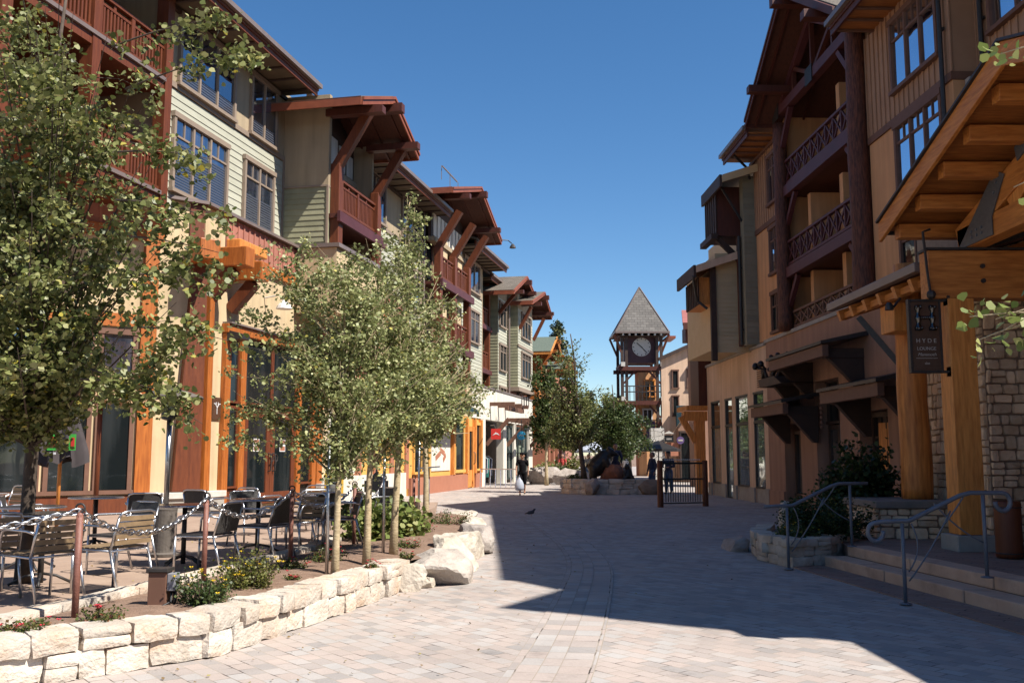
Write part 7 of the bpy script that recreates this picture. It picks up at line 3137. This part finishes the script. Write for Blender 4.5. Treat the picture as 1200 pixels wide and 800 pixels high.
def clothes_rack():
    o = Vector(L(26.3, -.2, 0))
    T = thing('clothes_rack', 'clothes rail of hanging shirts and jackets under the pergola', 'clothes rack', tuple(o))
    d = L.d
    m = MB()
    m.tube([o - d * 1.3, o - d * 1.3 + Vector((0, 0, 1.6)), o + d * 1.3 + Vector((0, 0, 1.6)), o + d * 1.3], .025, 6)
    m.build('rail', 'steel', T)
    rnd = random.Random(8)
    for k in range(15):
        u = -1.2 + k * .17
        c = o + d * u
        mt = ['cloth_black', 'cloth_navy', 'cloth_white', 'cloth_teal', 'cloth_grey', 'cloth_black'][k % 6]
        m = MB()
        w = rnd.uniform(.2, .26)
        h = rnd.uniform(.8, 1.15)
        n = L.n
        m.prism([c + n * 0 + Vector((0, 0, 1.56)), c + n * w + Vector((0, 0, 1.44)), c + n * (w * .9) + Vector((0, 0, 1.56 - h)), c - n * (w * .9) + Vector((0, 0, 1.56 - h)), c - n * w + Vector((0, 0, 1.44))], d * .07)
        g = m.build('garment', mt, T)


clothes_rack()


def market_umbrella(label, x, y, z, r, mat):
    T = thing('market_umbrella', label, 'umbrella', (x, y, 0))
    m = MB()
    m.tube([(x, y, 0), (x, y, z + .5)], .035, 8)
    m.build('pole', 'metal_dark', T)
    m = MB()
    n = 8
    for i in range(n):
        a0, a1 = 2 * math.pi * i / n, 2 * math.pi * (i + 1) / n
        p = (x + r * math.cos(a0), y + r * math.sin(a0), z)
        q = (x + r * math.cos(a1), y + r * math.sin(a1), z)
        m.face([p, q, (x, y, z + .5)])
        m.face([p, (p[0], p[1], z - .14), (q[0], q[1], z - .14), q])
    m.build('canopy', mat, T)


market_umbrella('pale blue white market umbrella behind the street planter tree', 5.0, 58, 1.95, 1.15, 'umbrella_white')
market_umbrella('black market umbrella over the cafe tables near the stone pier', 8.6, 56.5, 2.0, 1.3, 'black')

stone_wall('flower_planter', 'low grey stone flower planter far down the street on the left', [(.8, 61), (2.2, 59), (4.4, 58.6)], .7, .4, 'boulder_grey', 25, 2, .4, .8, cat='planter')
stone_wall('lounge_planter', 'low curved stone planter wall holding the shrub beside the lounge steps', [(5.6, 15.75), (4.75, 14.75), (4.12, 14.5), (3.92, 15.3), (4.05, 16.4), (4.5, 17.6)][::-1], .40, .3, 'boulder_pale', 18, 3, .2, .42)
sheet('lounge_soil', [(5.9, 15.9), (4.8, 15.0), (4.25, 14.75), (4.1, 15.3), (4.2, 16.4), (4.6, 17.6), (6.0, 17.6)], .33, 'soil')
boulder('boulder', 'rounded grey boulder on the paving beside the lounge planter', (3.95, 17.1, .08), (.36, .45, .22), 'boulder_grey', 71, .1, 4)
boulder('boulder', 'pale upright rock leaning in the lounge planter shrub', (4.75, 16.6, .55), (.16, .3, .42), 'boulder_pale', 73, .1, 4)

# ------------------------------------------------------------------ trees and plants
# big aspen in the left foreground
tree('aspen_tree', 'large leafy aspen tree filling the left foreground over the patio tables', 'tree', (-5.2, 10.4, .3), (-5.0, 10.2, 6.8), .08,
     [(-4.664, 8.712, 5.126, 1.32, 1.3, 0.968, 3.2), (-4.136, 8.448, 4.158, 1.188, 1.2, 0.88, 3.2), (-4.928, 8.448, 3.366, 1.232, 1.2, 0.88, 3), (-3.608, 8.272, 3.278, 0.88, 0.8, 0.704, 2.2),
      (-3.476, 8.272, 2.486, 0.836, 0.8, 0.44, 1.8), (-4.84, 8.536, 2.31, 0.88, 0.9, 0.396, 2), (-3.696, 8.536, 5.214, 0.968, 1, 0.66, 2), (-5.104, 8.36, 4.334, 1.056, 1, 0.88, 2.2), (-4.576, 8.8, 6.006, 0.968, 1, 0.528, 1.6)], 32000, .045, 'leaf_aspen', 11, 'bark_dark', 112, .165, low=.22, twigs=7,
     extra=(((-3.784, 8.36, 2.31), (-2.728, 8.096, 2.09)), ((-3.696, 8.36, 2.398), (-2.64, 8.184, 1.914)), ((-3.52, 8.36, 4.95), (-2.42, 8.272, 5.258)), ((-3.52, 8.272, 4.334), (-2.596, 8.272, 4.246)), ((-3.432, 8.184, 3.19), (-2.508, 8.096, 3.146)), ((-3.344, 8.184, 3.542), (-2.464, 8.096, 3.366)),
            ((-3.432, 8.272, 2.75), (-2.42, 8.096, 2.618)), ((-3.52, 8.272, 3.894), (-2.552, 8.184, 3.674)), ((-3.696, 8.448, 5.39), (-2.728, 8.272, 5.566))), bend=.08, limb_r=.24)
GY = 'young aspens in the planting bed'
tree('young_aspen', 'first young aspen in the bed, its trunk tied to a metal stake', 'tree', (-1.97, 10.85, .32), (-1.95, 11.1, 3.6), .045,
     [(-2.3, 11.2, 3.5, .95, .7, .75, 2.8), (-1.7, 11.3, 3.2, .8, .7, .9, 2), (-2.5, 11.0, 2.5, .95, .6, .6, 2.2), (-1.7, 11.1, 2.0, .65, .5, .5, 1.4)], 19000, .042, 'leaf_aspen_pale', 21, 'bark_aspen', 64, .14, GY, .32, 6, 4,
     extra=(((-2.0, 11, 2.3), (-3.2, 10.9, 2.55)), ((-2.0, 11, 1.8), (-3.1, 10.8, 1.75)), ((-2.0, 11.1, 2.7), (-3.15, 11.1, 3.3)), ((-2.1, 11.1, 2.0), (-3.25, 11.0, 2.15)), ((-2.1, 11.1, 2.5), (-3.1, 11.0, 2.9)), ((-2.0, 11.1, 3.0), (-2.75, 11.0, 4.1))))
tree('young_aspen', 'second young aspen in the bed, between the two other trunks', 'tree', (-1.78, 11.9, .32), (-1.72, 12.1, 3.9), .048,
     [(-1.85, 12.2, 3.85, .9, .7, .85, 2.4), (-1.4, 12.2, 2.5, .95, .7, .8, 2.6), (-2.4, 12.2, 2.8, .8, .6, .7, 1.8)], 18000, .042, 'leaf_aspen_pale', 22, 'bark_aspen', 66, .15, GY, .32, 5, 4)
tree('young_aspen', 'tallest young aspen with a bare top spike and slanted pale trunk', 'tree', (-1.58, 12.95, .32), (-1.45, 13.2, 5.2), .055,
     [(-1.4, 13.2, 3.9, .7, .6, .8, 2.0), (-1.2, 13.3, 2.9, 1.0, .8, .85, 2.8), (-.85, 13.3, 2.35, .7, .6, .6, 1.6), (-1.45, 13.2, 4.9, .14, .14, .45, .5)], 17000, .044, 'leaf_aspen_pale', 23, 'bark_aspen', 70, .15, GY, .32, 5, 4, limb_r=.42)
tree('young_aspen', 'farthest young aspen in the bed, behind the leafy shrub', 'tree', (-1.62, 18.2, .32), (-1.7, 18.4, 4.6), .06,
     [(-1.7, 18.4, 3.7, 1.1, 1.0, .9, 2), (-1.0, 18.5, 3.2, 1.0, .9, .75, 1.8)], 9000, .055, 'leaf_aspen_pale', 24, 'bark_aspen', 46, .2, GY, .42, 5, 4)


def stake(label, x, y, h):
    T = thing('tree_stake', label, 'stake', (x, y, .3), 'metal tree stakes')
    m = MB()
    m.tube([(x, y, .25), (x, y, h)], .02, 8)
    m.build('rod', 'steel', T, smooth=True)
    m = MB()
    m.tube([(x, y, h - .4), (x + .07, y + .02, h - .42), (x + .09, y + .05, h - .40)], .010, 5)
    m.build('tie', 'black', T)


stake('metal stake tied to the first young aspen', -2.06, 10.85, 1.75)
stake('metal stake tied to the tallest young aspen', -1.72, 13.0, 1.9)
stake('metal stake tied to the farthest young aspen', -1.75, 18.15, 2.2)
# right edge: branch tips of a tree standing beside the camera
tree('street_tree', 'aspen at the right edge of which only sunlit branch tips show', 'tree', (4.0, 4.2, 0), (4.0, 4.3, 4.6), .07,
     [(4.1, 4.6, 4.0, .5, .5, .5, 2), (4.0, 4.4, 4.6, .5, .5, .4, 2)], 560, .036, 'leaf_bright', 31, 'bark_aspen', 14, .07, low=.4, twigs=3,
     extra=(((3.9, 4.2, 2.0), (2.5, 3.7, 2.13)), ((2.6, 3.65, 2.12), (1.80, 3.72, 2.19)), ((2.3, 3.68, 2.15), (1.84, 3.75, 2.10)), ((2.6, 3.6, 2.3), (1.90, 3.72, 2.18)), ((3.9, 4.25, 2.9), (2.6, 3.7, 3.15)), ((2.6, 3.6, 3.2), (2.0, 3.75, 3.28)), ((2.5, 3.6, 2.75), (2.02, 3.75, 2.72)), ((2.4, 3.7, 2.2), (1.92, 3.72, 2.13))), limb_r=.2)

GS = 'trees round the street planter'
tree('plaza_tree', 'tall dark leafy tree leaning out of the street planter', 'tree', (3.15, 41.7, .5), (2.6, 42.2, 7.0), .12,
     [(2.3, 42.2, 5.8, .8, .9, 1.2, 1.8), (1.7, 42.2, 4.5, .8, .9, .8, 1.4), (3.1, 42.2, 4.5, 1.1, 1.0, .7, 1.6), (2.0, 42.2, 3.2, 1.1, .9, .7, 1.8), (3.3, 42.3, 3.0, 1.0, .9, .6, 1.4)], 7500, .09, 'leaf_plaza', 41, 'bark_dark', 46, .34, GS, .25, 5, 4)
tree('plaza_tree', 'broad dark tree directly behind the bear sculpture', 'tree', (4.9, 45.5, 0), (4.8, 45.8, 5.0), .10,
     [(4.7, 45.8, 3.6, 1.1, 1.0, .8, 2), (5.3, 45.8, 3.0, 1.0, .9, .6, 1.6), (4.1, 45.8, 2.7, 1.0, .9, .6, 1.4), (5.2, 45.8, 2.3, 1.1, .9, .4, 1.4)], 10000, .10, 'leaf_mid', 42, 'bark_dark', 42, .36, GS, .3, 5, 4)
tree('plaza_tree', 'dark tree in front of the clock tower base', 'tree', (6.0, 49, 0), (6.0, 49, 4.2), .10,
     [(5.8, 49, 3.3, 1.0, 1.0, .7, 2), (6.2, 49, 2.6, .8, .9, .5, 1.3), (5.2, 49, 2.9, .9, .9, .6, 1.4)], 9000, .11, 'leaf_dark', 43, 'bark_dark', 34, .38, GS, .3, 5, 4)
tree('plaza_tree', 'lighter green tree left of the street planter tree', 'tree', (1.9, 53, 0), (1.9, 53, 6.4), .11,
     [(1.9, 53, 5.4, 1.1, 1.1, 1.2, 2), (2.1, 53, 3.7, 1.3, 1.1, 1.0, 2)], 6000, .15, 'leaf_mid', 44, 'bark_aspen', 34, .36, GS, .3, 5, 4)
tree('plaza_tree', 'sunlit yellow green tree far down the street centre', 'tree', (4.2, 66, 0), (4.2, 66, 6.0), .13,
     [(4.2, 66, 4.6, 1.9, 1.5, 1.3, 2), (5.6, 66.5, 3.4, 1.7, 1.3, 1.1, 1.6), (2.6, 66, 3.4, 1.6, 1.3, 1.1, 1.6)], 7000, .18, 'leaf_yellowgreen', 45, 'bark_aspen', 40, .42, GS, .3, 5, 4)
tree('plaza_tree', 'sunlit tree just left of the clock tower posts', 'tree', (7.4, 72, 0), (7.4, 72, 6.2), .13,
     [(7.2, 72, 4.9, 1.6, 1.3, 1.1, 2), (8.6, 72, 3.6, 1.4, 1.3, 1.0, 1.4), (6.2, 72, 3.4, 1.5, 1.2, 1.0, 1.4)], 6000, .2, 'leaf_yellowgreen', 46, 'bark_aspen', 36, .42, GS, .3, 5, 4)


def pine(label, x, y, h, r, seed, n=5200):
    rnd = random.Random(seed)
    T = thing('pine_tree', label, 'tree', (x, y, 0), 'pines on the skyline')
    m = MB()
    m.tube([(x, y, 0), (x, y, h * .5), (x, y, h)], [h * .014, h * .010, .03], 8)
    cen = []
    z = h * .3
    while z < h * .99:
        t = (z - h * .3) / (h * .7)
        rr = r * (1 - t) ** .8 * rnd.uniform(.55, 1.15) + .15
        for k in range(rnd.randint(3, 5)):
            a = rnd.uniform(0, 6.283)
            e = Vector((x + rr * math.cos(a), y + rr * math.sin(a), z + rr * rnd.uniform(-.15, .3)))
            s = Vector((x, y, z))
            m.tube([s, s.lerp(e, .5) - Vector((0, 0, rr * .06)), e], [.06, .045, .02], 4, cap=False)
            for q in range(int(n / 90 * (rr / r + .25))):
                tt = rnd.random() ** .6
                p = s.lerp(e, tt)
                cen.append((p.x + rnd.gauss(0, .25), p.y + rnd.gauss(0, .25), p.z + rnd.gauss(.05, .14)))
        z += h * .026 * rnd.uniform(.7, 1.3)
    m.build('trunk', 'bark_dark', T)
    leaf_mesh('crown', cen, .30, 'needle', T, rnd, shape=4, jitter=.4)


pine('tall ragged pine rising beside the orange timber lodge roof', 5.0, 104, 16.5, 2.6, 6)
pine('shorter pine behind the tall ragged one', 1.5, 120, 14, 2.4, 7)
pine('dark pine left of the clock tower', 9.5, 118, 9.5, 2.6, 9, 3000)
pine('low dark pine closing the end of the street', 12.5, 112, 8.5, 2.6, 10, 3000)

GP = 'shrubs of the planting bed'
shrub('flowering_shrub', 'left of the two yellow flowered shrubs, next to the electrical box', 'shrub', (-2.72, 8.65, .33), .30, .36, 2100, .026, 'leaf_mid', 51, 'petal_yellow', 16, GP)
shrub('flowering_shrub', 'right of the two yellow flowered shrubs, taller and fuller', 'shrub', (-2.62, 9.75, .33), .32, .42, 2600, .026, 'leaf_yellowgreen', 52, 'petal_yellow', 22, GP)
shrub('leafy_shrub', 'large bright green leafy shrub behind the tallest young aspen', 'shrub', (-1.95, 15.6, .33), .75, .62, 2600, .085, 'leaf_bright', 53, group=GP, shape=6)
shrub('leafy_shrub', 'dark green shrub behind the large bright shrub', 'shrub', (-2.9, 19.5, .33), .8, .55, 1600, .085, 'leaf_mid', 54, group=GP, shape=6)
for k, (x, y, r, h, lab) in enumerate(((-3.62, 7.35, .24, .10, 'low red tinged ground cover at the left corner of the bed'), (-3.25, 7.75, .20, .14, 'low red flowered ground cover beside the nearest chain post'),
                                       (-2.55, 11.3, .22, .13, 'red flowered clump left of the first young aspen'), (-2.3, 12.1, .25, .18, 'red flowered clump between the young aspens'),
                                       (-1.62, 11.3, .10, .08, 'tiny green tuft in front of the young aspens'), (-1.35, 12.4, .12, .10, 'tiny red tuft on the soil near the big boulder'),
                                       (-1.5, 13.9, .22, .12, 'low green clump right of the tallest young aspen'), (-1.2, 18.6, .45, .26, 'rusty red ground cover at the boulder row'), (-1.6, 16.6, .3, .2, 'low clump under the farthest young aspen'),
                                       (-2.3, 10.3, .10, .07, 'small weed on the bare soil behind the yellow shrub'))):
    shrub('ground_cover', lab, 'plant', (x, y, .34), r, h, int(600 * (r / .2)), .024, 'leaf_ground', 60 + k, 'petal_red', 6, 'ground cover plants in the bed', 6)
shrub('planter_shrub', 'dense dark shrub filling the lounge planter', 'shrub', (5.0, 15.7, .33), .70, .72, 9500, .045, 'leaf_dark', 81, 'petal_yellow', 8, None, 14, lean=.05)
shrub('planter_shrub', 'low yellow flowered shrub at the planter tip by the far handrail', 'shrub', (4.45, 15.1, .33), .34, .28, 1500, .04, 'leaf_mid', 82, 'petal_yellow', 16, None, 8)
shrub('climbing_shrub', 'tall dark leafy shrub between the log column and the doorway', 'shrub', (6.5, 18.0, .3), .70, 1.85, 7000, .07, 'leaf_dark', 83, None, 0, None, 26, 6)
shrub('climbing_shrub', 'dark climbing plant against the stone wall right of the log column', 'shrub', (7.35, 17.6, .3), .32, 1.45, 1200, .075, 'leaf_dark', 84, None, 0, None, 10, 6)
shrub('planter_shrub', 'round pale green shrub in the far flower planter', 'shrub', (2.2, 60, .5), .8, .8, 900, .12, 'leaf_bright', 85)
shrub('planter_shrub', 'green shrubs behind the far flower planter', 'shrub', (3.8, 62, .3), 1.3, 1.4, 1400, .14, 'leaf_yellowgreen', 86)
shrub('planter_shrub', 'red flowered shrub beside the round pale shrub', 'shrub', (3.1, 59.6, .5), .6, .6, 700, .10, 'leaf_mid', 87, 'petal_red', 14)
shrub('planter_shrub', 'small shrub below the street planter tree', 'shrub', (2.75, 41.8, .52), .4, .35, 500, .09, 'leaf_mid', 88)


# fallen leaves on the paving and the bed
rnd = random.Random(77)
cen = []
for _ in range(200):
    t = rnd.uniform(1.5, 10.5)
    w = interp(WALLC, t)
    d = abs(rnd.gauss(0, 1.0)) + .05
    cen.append((w[0] + d, w[1] - d * .35, .014))
for _ in range(260):
    cen.append((rnd.uniform(-8, -3.6), rnd.uniform(8.5, 20), .312))
for _ in range(50):
    cen.append((rnd.uniform(-.5, 5), rnd.uniform(7, 24), .014))
lo = leaf_mesh('fallen_leaves', cen, .028, 'leaf_dry', None, rnd, shape=4, droop=2.5)
stuff(lo, 'small dry leaves scattered over the paving and patio', 'leaves')
